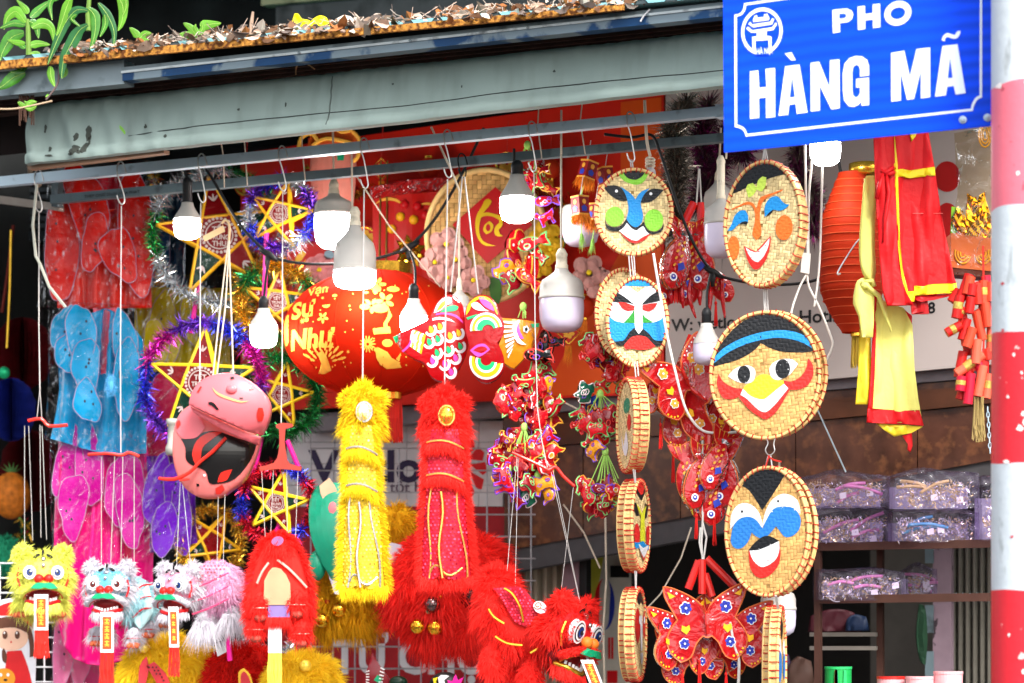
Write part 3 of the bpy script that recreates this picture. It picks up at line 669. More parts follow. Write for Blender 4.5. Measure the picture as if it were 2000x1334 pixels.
# ---------------------------------------------------------------- woven masks
WEAVE = mat('bamboo_pale', 'E2C890', .55, var=.12, ns=60, island=.26, bump=.15, bs=500)
WEAVE2 = mat('bamboo_honey', 'D2A462', .5, var=.12, ns=60, island=.22, bump=.15, bs=500)
HOOP = mat('bamboo_hoop', 'DDB878', .5, var=.2, ns=50, island=.15); STITCH = mat('stitch_red', 'C02C22', .6)
def paint(n, h): return mat('paint_' + n, h, .42, var=.06, ns=30, bump=.1, bs=500)
pK, pW, pR, pB, pG, pO, pY, pL, pDG = (paint(*a) for a in (('black', '15171B'), ('white', 'E2E2E4'), ('red', 'D22A24'), ('blue', '1F8AD0'), ('green', '86CC3C'), ('orange', 'E8702A'), ('yellow', 'D6D92E'), ('lime', 'C4DE55'), ('dgreen', '2F8C34')))
pB2 = paint('blue2', '2A78C8'); pTe = paint('teal', '1E8A68')
def relief(c, flip=1):
    def h(xl, y):
        i = math.floor(xl / c); j = math.floor(y / c); ii = abs(i) if flip else i
        s = (ii + j) % 4; fx, fy = xl / c - i, y / c - j
        if flip and i < 0: fx = 1 - fx
        if s < 2: l, t = (s + fx) / 2, fy
        else: l, t = ((s - 2) + fy) / 2, fx
        return -.8 * (sin(pi * min(1, max(0, l))) ** .6) * (1 - .6 * (2 * t - 1) ** 2)
    return h
def mask(label, cx, cy, rx, ry, yaw=0, th=14, pts=(), off=0, c=8, wv=WEAVE, tilt=0, lines=(), stitch=46, group='woven basket masks', tw=(1, 1)):
    c *= .72; t = T('basket_mask', label, 'mask', cx, cy, off, yaw=radians(yaw), group=group); X = t.xs; LX = rx * X; g = random.Random(int(cx * 7 + cy)).uniform(-.2, .2); cg, sg = cos(g), sin(g)
    h = relief(c); hp = lambda x, y: h((x - cx) * X * cg + (y - cy) * sg, (y - cy) * cg - (x - cx) * X * sg)
    m = t.mb(); m.poly(oval(cx, cy, rx * .985, ry * .985, 48), 1.2, 3); t.add('backing', m, mat('weave_gap', 'A07C46', .8))
    m = t.mb(); ni = nj = int(max(LX, ry) * 1.1 / c) + 2
    for j in range(-nj, nj):
        for i in range(-ni, ni):
            s = (abs(i) + j) % 4
            a = None
            if s == 0 and i >= 0: a = (i * c, j * c, 2 * c, c, 0)
            elif s == 0: a = ((i - 1) * c, j * c, 2 * c, c, 0)
            elif s == 2: a = (i * c, j * c, c, 2 * c, 1)
            elif i == 0 and s == 1: a = (0, j * c, c, c, 0)
            if not a: continue
            x, y, w, hh, vert = a; x += U(-.35, .35); y += U(-.35, .35); hz = U(.6, 1.25) * (0 if U(0, 1) < .02 else 1); mx, my = x + w / 2, y + hh / 2
            mx, my = mx * cg - my * sg, mx * sg + my * cg
            if (mx / LX) ** 2 + (my / ry) ** 2 > .965: continue
            def fn(p, q):
                u, v = p / 4, q / 4; l, tt = (v, u) if vert else (u, v); e = .05 + .0 * U(0, 1)
                xa, ya = x + w * lerp(.03, .97, u), y + hh * lerp(.03, .97, v)
                return m.P(cx + (xa * cg - ya * sg) / X, cy + xa * sg + ya * cg, -.8 * hz * (sin(pi * l) ** .6 if 0 < l < 1 else 0) * (1 - .6 * (2 * tt - 1) ** 2))
            m.grid(5, 5, fn)
    t.add('woven_face', m, wv, smooth=True, kind='stuff')
    nn = 64; A = [2 * pi * i / nn for i in range(nn)]
    for nm, d, r in (('front_hoop', -1.2, 3.4), ('back_hoop', th - 2, 3.0)):
        m = t.mb(); m.tube([(cx + rx * cos(a), cy + ry * sin(a), d) for a in A], r, 7, True); t.add(nm, m, HOOP, smooth=True)
    nsl = 56; m = t.mb()
    for i in range(nsl):
        a0, a1 = 2 * pi * i / nsl, 2 * pi * (i + .93) / nsl; k1 = 1 + 2 / ry
        q = [(cx + rx * k1 * cos(a), cy + ry * k1 * sin(a)) for a in (a0, (a0 + a1) / 2, a1)]
        m.add([m.P(*p, 0) for p in q] + [m.P(*p, th - 1) for p in q], [[0, 1, 4, 3], [1, 2, 5, 4]])
    t.add('rim_slats', m, HOOP, kind='stuff')
    m = t.mb()
    for i in range(stitch):
        a = 2 * pi * (i + U(-.2, .2)) / stitch; e = lambda k, d, da=0: (cx + rx * cos(a + da) + k * cos(a) / X, cy + ry * sin(a + da) + k * sin(a), d)
        m.tube([e(-5, -1), e(-3, -4.4, .008), e(2, -4.8, .016), e(4.4, 0, .02), e(3.2, th * .5, .02), e(4, th - 2, .02)], 1.15, 4)
    t.add('red_stitching', m, STITCH, kind='stuff')
    for q, (nm, mt, p) in enumerate(pts):
        pl = oval(*p[1:]) if p[0] == 'e' else smooth_line(p, 4)
        lim = lambda x, y: ((x - cx) / rx) ** 2 + ((y - cy) / ry) ** 2
        pl = [(x, y) if lim(x, y) < .93 else (cx + (x - cx) * sqrt(.93 / lim(x, y)), cy + (y - cy) * sqrt(.93 / lim(x, y))) for x, y in pl]
        m = t.mb(); m.poly(pl, -.5 - .25 * q, 0, 2.6 if yaw == 0 or abs(yaw) < 60 else 2.2, hp); t.add(nm, m, mt, smooth=False)
    strings(t, lines)
    return t
z = Zm(1080, 280, 3.7056)
E = lambda zz, x, y, rx, ry, rot=0: ('e', *zz(x, y), rx / zz.s, ry / zz.s, 28, rot)
mask('round woven mask with blue forked nose and green cheeks, top of its column', 1238, 414, 74, 83, -4, 15, [
    ('green_fringe', pG, z([(468, 200), (485, 240), (520, 275), (570, 295), (610, 300), (650, 285), (680, 245), (692, 215), (660, 200), (600, 195), (520, 190)])),
    ('black_hair', pK, z([(505, 200), (540, 188), (590, 185), (640, 192), (668, 205), (645, 240), (600, 264), (550, 255), (520, 230)])),
    ('black_eye', pK, z([(362, 308), (440, 302), (490, 318), (520, 360), (540, 415), (490, 415), (430, 385), (390, 345)])),
    ('black_eye', pK, z([(800, 340), (730, 330), (690, 345), (655, 380), (635, 428), (690, 430), (740, 405), (780, 365)])),
    ('blue_nose', pB, z([(488, 312), (530, 340), (570, 370), (597, 408), (620, 370), (650, 345), (700, 328), (668, 362), (645, 400), (635, 440), (652, 520), (642, 575), (610, 606), (580, 606), (545, 590), (530, 560), (546, 490), (540, 420), (520, 360)])),
    ('pupil', pW, E(z, 460, 345, 11, 11)), ('pupil', pW, E(z, 708, 368, 11, 11)),
    ('green_cheek', pG, E(z, 447, 530, 66, 72)), ('green_cheek', pG, E(z, 730, 560, 67, 80)),
    ('mouth', pW, z([(478, 632), (510, 605), (533, 575), (570, 612), (605, 630), (640, 603), (658, 598), (680, 640), (702, 656), (650, 680), (600, 708), (545, 688)])),
    ('moustache', pK, z([(375, 545), (390, 585), (430, 606), (480, 602), (512, 575), (530, 546), (560, 588), (600, 610), (635, 592), (657, 568), (672, 608), (702, 640), (750, 642), (785, 615), (800, 580), (797, 622), (770, 650), (720, 660), (684, 648), (656, 602), (640, 607), (605, 633), (570, 616), (535, 574), (512, 610), (470, 634), (420, 632), (385, 602)])),
    ('red_lip', pR, z([(482, 636), (540, 682), (600, 707), (650, 684), (706, 656), (662, 700), (605, 725), (560, 715), (518, 680)]))],
    lines=[[(1231, 312), (1233, 332)], [(1234, 312), (1237, 332)]], c=7)
zb_ = Zm(1100, 600, 3.7056)
mask('bare woven mask seen from its rim behind the white and blue mask', 1217, 612, 52, 86, -10, 14, [], .04, 7)
mask('oval woven mask painted white, blue and red, second of its column', 1245, 629, 58, 86, -8, 14, [
    ('white_ground', pW, [(1188, 620), (1196, 592), (1205, 566), (1218, 556), (1232, 562), (1245, 572), (1258, 563), (1275, 558), (1290, 574), (1300, 605), (1302, 640), (1260, 660), (1245, 668), (1225, 660), (1190, 640)]),
    ('blue_band', pB, z([(480, 1022), (540, 985), (620, 978), (690, 1000), (705, 1035), (640, 1036), (540, 1030)])),
    ('black_brow', pK, z([(415, 1105), (450, 1068), (520, 1110), (592, 1170), (540, 1152), (480, 1150), (420, 1142)])),
    ('black_brow', pK, z([(640, 1170), (700, 1110), (765, 1072), (797, 1135), (740, 1150), (690, 1160)])),
    ('red_eye', pR, z([(475, 1148), (530, 1153), (592, 1180), (587, 1207), (540, 1212), (500, 1190)])), ('red_eye', pR, z([(640, 1200), (650, 1172), (700, 1163), (757, 1158), (730, 1200), (690, 1218)])),
    ('blue_cheek', pB, zb_([(322, 45), (370, 93), (440, 112), (510, 118), (532, 155), (480, 190), (440, 238), (375, 246), (335, 185)])), ('blue_cheek', pB, zb_([(575, 118), (650, 115), (710, 90), (752, 45), (757, 170), (730, 248), (662, 242), (612, 192), (578, 160)])),
    ('green_wedge', pDG, zb_([(440, 112), (480, 70), (518, 15), (528, 60), (518, 117)])), ('green_wedge', pDG, zb_([(562, 20), (590, 70), (652, 113), (575, 117)])),
    ('white_nose', pW, zb_([(520, -60), (572, -60), (575, 60), (577, 125), (568, 188), (548, 197), (522, 150), (518, 60)])),
    ('moustache', pK, zb_([(372, 248), (440, 238), (480, 182), (516, 150), (548, 196), (580, 158), (620, 192), (665, 242), (732, 246), (700, 282), (650, 276), (600, 222), (555, 208), (510, 220), (450, 272), (400, 277)])),
    ('red_lips', pR, zb_([(440, 278), (490, 222), (540, 207), (600, 218), (640, 257), (668, 287), (620, 305), (560, 312), (500, 302), (455, 306)]))],
    lines=[[(1233, 498), (1238, 545)], [(1238, 498), (1241, 545)], [(1228, 498), (1232, 545)]], c=6.5)
mask('woven mask seen edge-on with green eye patch, third of its column', 1224, 831, 14, 90, -80, 14, [('green_patch', pTe, E(zb_, 462, 715, 19, 56)), ('red_patch', pR, E(zb_, 476, 840, 11, 60)), ('white_stroke', pW, zb_([(430, 900), (445, 1000), (460, 890), (472, 1000), (462, 1075), (445, 1050)]))], 0, 7, lines=[[(1236, 716), (1238, 745)], [(1240, 716), (1242, 745)]])
mask('plain half of the edge-on woven mask, right one of the pair', 1237, 830, 14, 88, -80, 14, [], .005, 7)
z7 = Zm(1100, 900, 3.0732)
mask('narrow woven mask with yellow nose and red cheeks, fourth of its column', 1250, 1027, 21, 88, 73, 15, [
    ('black_hair', pK, z7([(425, 170), (450, 122), (482, 138), (492, 185), (470, 238), (445, 215)])), ('red_hair', pR, z7([(432, 155), (455, 128), (484, 150), (480, 190), (465, 205), (445, 185)])),
    ('black_eye', pK, z7([(396, 255), (430, 258), (452, 330), (432, 337), (410, 290)])), ('black_eye', pK, z7([(490, 252), (516, 256), (506, 330), (486, 342)])),
    ('yellow_nose', pY, z7([(428, 262), (450, 285), (470, 315), (482, 285), (500, 262), (488, 340), (492, 480), (475, 497), (456, 480), (460, 340), (448, 310)])),
    ('red_cheek', pR, E(z7, 432, 445, 20, 66)), ('red_cheek', pR, E(z7, 511, 445, 14, 62)),
    ('blue_moustache', pB, z7([(413, 495), (445, 492), (474, 480), (500, 500), (522, 495), (518, 535), (476, 520), (420, 532)])), ('mouth', pW, z7([(442, 500), (475, 522), (512, 500), (500, 540), (478, 580), (452, 540)])), ('red_lip', pR, z7([(448, 540), (478, 582), (505, 540), (478, 602)]))],
    0, 7, lines=[[(1234, 920), (1238, 945)], [(1238, 920), (1240, 945)]])
mask('plain half behind the yellow-nosed woven mask', 1236, 1027, 21, 87, 73, 14, [], .03, 7)
mask('narrow woven mask with red eye patches, lowest of its column', 1247, 1239, 17, 89, 77, 15, [
    ('black_hair', pK, z7([(438, 810), (468, 780), (492, 835), (480, 865), (468, 845), (455, 868), (445, 850)])), ('red_patch', pR, E(z7, 442, 990, 20, 105)), ('red_patch', pR, E(z7, 491, 985, 10, 85)), ('white_line', pW, z7([(462, 950), (468, 930), (474, 950), (476, 1120), (468, 1140), (462, 1120)])), ('mouth', pW, z7([(458, 1165), (470, 1150), (480, 1165), (470, 1225)])), ('eye', pW, E(z7, 455, 955, 8, 26)), ('eye', pW, E(z7, 488, 955, 6, 22))],
    0, 7, lines=[[(1238, 1116), (1240, 1150)], [(1242, 1116), (1241, 1150)]])
mask('plain half behind the lowest narrow woven mask', 1234, 1239, 17, 88, 77, 13, [], .03, 7)
z6 = Zm(1340, 280, 3.7056)
mask('oval laughing woven mask with orange cheeks and a lime bow', 1490, 437, 70, 121, -33, 26, [
    ('black_hair', pK, z6([(340, 345), (380, 275), (440, 200), (520, 145), (590, 130), (660, 148), (710, 190), (752, 240), (680, 245), (620, 255), (570, 270), (500, 290), (440, 310), (400, 328)])),
    ('lime_bow', pL, z6([(443, 320), (455, 285), (490, 280), (515, 315), (525, 265), (555, 240), (582, 250), (575, 310), (550, 350), (515, 330), (490, 370), (460, 382)])),
    ('orange_brow_and_nose', pO, z6([(345, 450), (400, 430), (450, 412), (492, 428), (514, 470), (535, 400), (575, 378), (640, 363), (690, 348), (692, 358), (640, 378), (590, 396), (557, 424), (542, 470), (538, 560), (548, 620), (542, 668), (516, 697), (488, 662), (490, 620), (504, 560), (502, 490), (478, 442), (440, 432), (400, 442), (345, 462)])),
    ('blue_eye', pB, z6([(316, 610), (345, 560), (365, 505), (400, 473), (437, 473), (457, 510), (456, 570), (440, 555), (410, 558), (380, 580), (350, 607)])), ('lash', pK, z6([(457, 560), (448, 584), (425, 570), (398, 574), (415, 556), (440, 552)])),
    ('blue_eye', pB, z6([(573, 535), (570, 480), (585, 430), (620, 397), (660, 398), (690, 435), (715, 458), (740, 463), (710, 490), (670, 502), (630, 490), (600, 510)])), ('lash', pK, z6([(583, 540), (600, 508), (632, 488), (620, 512), (600, 525)])),
    ('orange_cheek', pO, E(z6, 358, 738, 42, 87)), ('orange_cheek', pO, E(z6, 704, 627, 58, 90)),
    ('red_mouth', pR, z6([(430, 730), (480, 760), (515, 780), (560, 730), (614, 678), (612, 740), (590, 830), (550, 890), (520, 910), (490, 897), (455, 832)])), ('teeth', pW, z6([(442, 742), (480, 772), (515, 788), (560, 748), (606, 692), (600, 745), (570, 815), (530, 857), (500, 847), (465, 800)]))],
    -.02, 8.5, WEAVE, lines=[[(1493, 290), (1488, 322)], [(1495, 290), (1500, 322)], [(1494, 290), (1494, 320)]])
z9 = Zm(1340, 600, 3.7056)
mask('plain round half behind the big black-haired mask', 1507, 731, 105, 122, -8, 12, [], .03, 9, WEAVE2)
mask('big round woven mask with black hair and blue headband', 1494, 733, 105, 123, -6, 14, [
    ('black_hair', pK, z9([(185, 430), (210, 350), (260, 255), (350, 150), (450, 80), (570, 45), (690, 65), (800, 130), (890, 220), (945, 318), (850, 331), (760, 329), (680, 321), (610, 297), (565, 273), (540, 260), (510, 297), (450, 342), (380, 377), (300, 402)])),
    ('blue_headband', pB, z9([(188, 402), (205, 365), (270, 297), (370, 238), (480, 198), (600, 173), (700, 168), (790, 183), (870, 222), (935, 282), (940, 322), (870, 277), (790, 242), (690, 224), (600, 227), (480, 252), (370, 292), (280, 342), (215, 394)])),
    ('eye_white', pW, z9([(306, 497), (350, 448), (410, 423), (460, 423), (497, 448), (502, 490), (487, 532), (450, 550), (400, 546), (350, 527)])), ('pupil', pK, E(z9, 420, 485, 46, 64)),
    ('eye_white', pW, z9([(603, 450), (625, 408), (670, 383), (720, 376), (770, 383), (808, 415), (780, 452), (750, 487), (700, 517), (650, 532), (615, 502)])), ('pupil', pK, E(z9, 698, 448, 53, 70)),
    ('red_cheek', pR, z9([(238, 478), (265, 528), (310, 563), (360, 583), (418, 588), (407, 625), (370, 652), (315, 665), (270, 652), (240, 602), (226, 540)])), ('red_cheek', pR, z9([(880, 375), (907, 410), (918, 460), (907, 522), (872, 572), (815, 597), (750, 599), (715, 577), (704, 533), (760, 540), (820, 510), (860, 460), (875, 410)])),
    ('mouth', pW, z9([(412, 590), (450, 620), (500, 645), (560, 655), (600, 630), (660, 585), (708, 556), (738, 590), (690, 652), (630, 722), (575, 760), (520, 742), (440, 662), (393, 640)])),
    ('yellow_nose', pY, z9([(415, 588), (440, 560), (480, 540), (520, 500), (560, 487), (600, 494), (640, 525), (702, 533), (709, 555), (660, 592), (600, 642), (560, 667), (500, 657), (450, 627)])),
    ('red_lip', pR, z9([(383, 650), (396, 635), (440, 663), (520, 740), (575, 760), (630, 720), (690, 650), (740, 588), (750, 597), (702, 682), (650, 762), (600, 802), (570, 812), (520, 787), (450, 732)]))],
    0, 9, WEAVE2, lines=[[(1494, 560), (1496, 608)], [(1498, 560), (1500, 608)], [(1491, 560), (1493, 608)]])
z8 = Zm(1400, 880, 2.938)
mask('plain half behind the tall blue-cheeked mask', 1512, 1038, 78, 124, -20, 14, [], .05, 9, WEAVE2)
mask('tall oval woven mask with blue cheeks and grinning beak', 1498, 1038, 77, 125, -24, 16, [
    ('black_hair', pK, z8([(152, 200), (190, 140), (255, 98), (330, 102), (388, 135), (360, 190), (310, 270), (262, 342), (220, 270), (185, 222)])),
    ('eye_white', pW, z8([(86, 450), (93, 360), (130, 308), (180, 300), (225, 328), (255, 380), (264, 445), (200, 400), (130, 400)])), ('eye_white', pW, z8([(262, 440), (275, 368), (310, 293), (365, 253), (420, 260), (460, 298), (472, 365), (420, 345), (340, 340), (290, 400)])),
    ('blue_cheeks', pB2, z8([(90, 495), (105, 428), (140, 388), (190, 378), (230, 398), (265, 447), (290, 390), (330, 333), (390, 323), (440, 338), (472, 390), (467, 452), (430, 492), (390, 497), (365, 472), (340, 435), (300, 482), (265, 504), (230, 492), (205, 468), (185, 522), (150, 557), (115, 558), (93, 532)])),
    ('pupil', pK, E(z8, 152, 347, 6, 7)), ('pupil', pK, E(z8, 351, 292, 6, 7)),
    ('red_lip', pR, z8([(188, 570), (240, 600), (300, 600), (360, 535), (364, 600), (352, 660), (310, 712), (260, 732), (220, 712), (195, 660)])),
    ('mouth', pW, z8([(194, 572), (240, 560), (300, 540), (356, 522), (358, 570), (342, 620), (303, 655), (260, 668), (222, 640), (203, 605)])), ('black_beak', pK, z8([(188, 572), (220, 530), (270, 493), (310, 493), (358, 520), (300, 547), (240, 570)]))],
    0, 9, WEAVE2, lines=[[(1500, 890), (1494, 918)], [(1505, 890), (1508, 918)]])
mask('woven mask edge-on with blue eye patches at the bottom', 1525, 1310, 16, 124, 78, 16, [('black_hair', pK, z8([(330, 925), (352, 912), (372, 960), (388, 1010), (376, 1095), (362, 1040), (350, 990)])), ('eye_white', pW, z8([(326, 1140), (345, 1075), (362, 1090), (368, 1180), (350, 1200)])), ('eye_white', pW, z8([(385, 1120), (395, 1080), (404, 1110), (408, 1180), (392, 1190)])), ('blue_cheek', pB2, E(z8, 348, 1240, 22, 90)), ('blue_cheek', pB2, E(z8, 396, 1240, 12, 75))], 0, 8, WEAVE2, lines=[[(1504, 1165), (1512, 1190)], [(1508, 1165), (1518, 1190)]])
mask('plain half behind the edge-on blue-eyed mask', 1511, 1310, 16, 123, 78, 14, [], .03, 8, WEAVE2)
t = T('wire_clip', 'bent wire clip tied with red ribbon between two big masks', 'clip', 1503, 880, 0)
m = t.mb(); m.tube([(1497, 856, 0), (1500, 866, 0), (1495, 878, 0), (1499, 887, 0), (1506, 888, 0), (1513, 880, 0), (1511, 868, 0), (1514, 856, 0)], 1.1, 5, sm=4); t.add('wire', m, HOOKM)
m = t.mb(); m.tube([(1500, 890, 0), (1510, 898, -2), (1526, 902, -1)], 1.8, 5, sm=3); m.tube([(1502, 890, 0), (1497, 905, -1), (1495, 916, 0)], 1.6, 5, sm=3); t.add('ribbon', m, STITCH)
# ---------------------------------------------------------------- bulbs and cables
LAMPW = mat('lamp_plastic', 'B4B0AA', .4, var=.06, ns=14, dirt='8E8676', ds=20, dw=(.62, .74))
DIFF = mat('lamp_diffuser', 'CFC6DC', .25, var=.03); LIT = mat('lamp_lit', 'FFFFFF', .4, emit=18)
SOCK = mat('lamp_socket', '1C1E20', .5); CER = mat('lamp_holder', 'D6CDB8', .5, var=.1, dirt='7E7460', ds=30)
CABLE = mat('cable_black', '17181A', .5)
def bulb(label, cx, ytop, w, ybody, ybot, off, lit, big, cord=None, ym=None, tilt=0, cordm=None):
    """ytop = top of holder, ybody = where the plastic body starts, ym = where the diffuser starts"""
    t = T('light_bulb', label, 'light bulb', cx, ybot, off, group='hanging light bulbs'); R = w / 2
    if ym is None: ym = lerp(ybody, ybot, .5)
    hgt = ym - ybody
    m = t.mb()
    if big: m.lathe(cx, 0, 0, [(.12 * R, ybody), (.27 * R, ybody), (.34 * R, ybody + .12 * hgt), (.62 * R, ybody + .28 * hgt), (.88 * R, ybody + .4 * hgt), (.98 * R, ybody + .6 * hgt), (.99 * R, ym - 4), (1.03 * R, ym - 3), (1.03 * R, ym + 1), (.99 * R, ym + 2)], 28)
    else: m.lathe(cx, 0, 0, [(.2 * R, ybody), (.42 * R, ybody), (.46 * R, ybody + .2 * hgt), (.66 * R, ybody + .5 * hgt), (.92 * R, ybody + .8 * hgt), (.99 * R, ym - 1), (1.0 * R, ym)], 28)
    b = t.add('body', m, LAMPW, smooth=True)
    m = t.mb(); hh = ybot - ym; m.lathe(cx, 0, 0, [(.98 * R, ym), (1.0 * R, ym + .3 * hh), (.97 * R, ym + .62 * hh), (.86 * R, ym + .84 * hh), (.6 * R, ym + .96 * hh), (.3 * R, ym + .995 * hh), (0, ybot)], 28)
    t.add('diffuser', m, LIT if lit else DIFF, smooth=True)
    m = t.mb(); r = .26 * R if big else .36 * R
    if big: m.lathe(cx, 0, 0, [(0, ytop), (r * .5, ytop), (r * .8, ytop + 6), (r, ytop + 10), (r, ytop + 14), (r * .92, ytop + 16), (r * .95, ybody - 8), (r * 1.1, ybody - 6), (r * 1.1, ybody + 1)], 20)
    else: m.lathe(cx, 0, 0, [(0, ytop), (r * .45, ytop + 1), (r * .8, ytop + 5), (r, ytop + 10), (r * 1.02, ytop + 16), (r * .96, ytop + 17), (r * 1.02, ybody), (r * .9, ybody + 1)], 20)
    t.add('socket', m, CER if big else SOCK, smooth=True)
    if cord:
        m = t.mb(); m.tube([tuple(p) + (0,) * (3 - len(p)) for p in cord], 2.6 if cordm is None else 2.0, 6, sm=4); t.add('cord', m, CABLE if cordm is None else cordm)
    return t
CW = mat('cord_tan', 'C4B7A4', .6, var=.1)
bulb('small lit bulb in front of the large silver tinsel star', 366, 345, 54, 396, 467, .12, 1, 0, [(366, 348), (360, 330), (372, 318)], 429)
bulb('large lit bulb behind, its top hidden by the lower rail', 652, 350, 76, 378, 486, .3, 1, 1, [(652, 352), (650, 250)], 418, cordm=CW)
bulb('large white bulb with glowing lower half over the red globe lantern', 693, 404, 84, 440, 564, .1, 1, 1, [(688, 405), (687, 300)], 528, cordm=CW)
bulb('small lit bulb hanging left of the red globe lantern', 515, 577, 54, 603, 679, .12, 1, 0, [(516, 580), (519, 545), (524, 510)], 636)
bulb('small lit bulb touching the fish lantern over the red globe', 808, 553, 54, 584, 654, .12, 1, 0, [(811, 556), (810, 520), (800, 490)], 617)
bulb('lit bulb beside the gold calligraphy diamond', 1010, 312, 68, 342, 435, .15, 1, 0, [(1004, 315), (1004, 290)], 387)
bulb('large unlit bulb hanging free right of the fish lanterns', 1097, 486, 88, 524, 649, .1, 0, 1, [(1096, 490), (1096, 280)], 583, cordm=CW)
bulb('large unlit bulb behind the small paper lanterns', 1134, 380, 74, 394, 482, .35, 0, 1, [(1134, 385), (1150, 300)], 416, cordm=CW)
bulb('large unlit bulb hanging below the left corner of the sign', 1408, 304, 66, 388, 504, .1, 0, 1, [(1418, 310), (1420, 280)], 437, cordm=CW)
bulb('yellowed unlit bulb hidden behind the one below the sign', 1404, 330, 60, 352, 440, .32, 0, 1, [(1404, 335), (1408, 250)], 410, cordm=CW)
bulb('small unlit bulb in front of the black contact lettering', 1380, 600, 54, 632, 713, .05, 0, 0, [(1381, 606), (1381, 570), (1388, 535)], 672)
bulb('lit bulb just under the blue sign', 1612, 210, 60, 240, 323, .1, 1, 1, [(1612, 215), (1612, 190)], 278, cordm=CW)
bulb('unlit bulb half hidden behind the tall blue-cheeked mask', 1520, 1100, 70, 1140, 1243, .25, 0, 1, [(1520, 1105), (1522, 900)], 1190, cordm=CW)
bulb('unlit yellowish bulb above the pair of fish lanterns', 897, 540, 40, 566, 640, .3, 0, 1, [(897, 545), (897, 372)], 600, cordm=CW)
def cable(label, runs, tees, off, hooks=()):
    x, y = runs[0][0][:2]; t = T('light_cable', label, 'cable', x, y, off)
    for r in runs: m = t.mb(); m.tube([tuple(p) + (0,) * (3 - len(p)) for p in r], 3.0, 7, sm=6); t.add('cable_run', m, CABLE, smooth=True)
    for tx, ty, a in tees:
        m = t.mb(); c, s = cos(a), sin(a)
        m.tube([(tx - 22 * c, ty - 22 * s, 0), (tx - 10 * c, ty - 10 * s, 0), (tx, ty, 0), (tx + 10 * c, ty + 10 * s, 0), (tx + 22 * c, ty + 22 * s, 0)], [3.2, 5.5, 7, 5.5, 3.2], 8)
        m.tube([(tx, ty, 0), (tx - 2, ty + 16, 0), (tx - 2, ty + 28, 0)], [6.5, 5, 3], 8); t.add('tee_joint', m, CABLE, smooth=True)
    return t
cable('black festoon cable sagging across the star lanterns to the fish lantern', [[(388, 308), (415, 350), (470, 440), (524, 495), (560, 510), (620, 516), (700, 512), (760, 498), (800, 480), (840, 440), (880, 380), (915, 315), (945, 250)]], [(524, 497, .6), (800, 482, -.5)], .12)
cable('black festoon cable looping from the rail under the round masks to the yellow sleeve', [[(1180, 262), (1235, 268), (1272, 264), (1290, 300), (1320, 390), (1352, 470), (1390, 528), (1440, 548), (1520, 556), (1590, 548), (1640, 522), (1678, 482)], [(1634, 290), (1645, 350), (1660, 395), (1680, 415)]], [(1394, 532, .5)], .08)
t = T('wire_hook_pair', 'pale wire hooks clipped on the cable by the tall red lantern', 'hook', 1650, 500, .03, single=True); m = t.mb(); m.tube([(1688, 460, 0), (1672, 474, 0), (1640, 524, 0), (1636, 536, 0), (1642, 534, 0)], 1.6, 5, sm=3); t.add('hook', m, HOOKM)
t = T('white_cord', 'white cord with inline switch between the laughing mask and tall red lantern', 'cord', 1570, 520, .06)
CWH = mat('cord_white', 'E4E0DA', .5)
for pts in ([(1572, 280), (1574, 380), (1577, 500)], [(1590, 280), (1580, 380), (1579, 500)], [(1576, 535), (1562, 560), (1548, 600), (1540, 640)], [(1577, 535), (1580, 560), (1600, 600), (1620, 650), (1626, 675), (1610, 710), (1596, 730)], [(1606, 318), (1605, 380), (1600, 520), (1590, 600)]): m = t.mb(); m.tube([(x, y, 0) for x, y in pts], 2.2, 6, sm=5); t.add('cord_run', m, CWH, smooth=True)
m = t.mb(); m.quadbox([(1566, 494), (1583, 496), (1580, 536), (1563, 532)], -5, 5); t.add('inline_switch', m, CWH)
t = T('white_cord', 'white flex looping from the second mask under the butterfly lanterns', 'cord', 1340, 760, .02, single=True)
m = t.mb(); m.tube([(1276, 495, 0), (1290, 580, 0), (1303, 655, 0), (1320, 730, 0), (1340, 800, 0), (1368, 838, 0), (1400, 846, 0), (1438, 844, 0)], 2.6, 6, sm=6); t.add('cord', m, CWH, smooth=True)
t = T('tan_rope', 'knotted tan rope hanging from the awning beside the top mask', 'rope', 1268, 300, .05)
m = t.mb(); m.tube([(1259, 196, 0), (1261, 240, 0), (1264, 280, 0), (1270, 305, 0)], 3, 6, sm=4); t.add('rope', m, CW)
for i in range(3): m = t.mb(); m.tube([(1270 + 8 * cos(a) , 312 + i * 6 + 4 * sin(a), -4 * sin(a * 2)) for a in (2 * pi * q / 12 for q in range(12))], 2.6, 6, True); t.add('knot_turn', m, CW)
m = t.mb(); m.ell(1271, 338, 0, 10, 12, 10); t.add('rope_weight', m, mat('grey_knob', 'A9A6A8', .5))
def tie(label, pts, off, r=1.6, mt=CW):
    t = T('tie_string', label, 'string', pts[0][0], pts[0][1], off, single=True); m = t.mb(); m.tube([tuple(p) + (0,) * (3 - len(p)) for p in pts], r, 5); t.add('s', m, mt)
tie('tan string slanting down to the rim of the red globe lantern', [(697, 345), (760, 440), (860, 560)], .3)
tie('bundle string hanging from awning above the diamond tray', [(842, 248), (880, 330), (897, 372)], .1, 2.2)
tie('white string left of the long fish cluster', [(1096, 215), (1096, 300)], .05, 2.2)
tie('tan string slanting below the middle fish bundle', [(1350, 1030), (1330, 1090), (1290, 1160), (1262, 1190)], .5)
tie('two grey strings slanting onto the purple boxes', [(1594, 795), (1652, 922)], .4, 1.5, STEEL)
tie('pale string crossing under the trinket bundle', [(1086, 778), (1130, 800)], .5)
tie('tan cord leaning down beside the standing banner', [(1100, 985), (1140, 1040), (1172, 1110)], .8)
tie('knotted vertical cord in front of the standing banner', [(1182, 1010), (1184, 1130), (1178, 1230), (1182, 1400)], .9, 2)
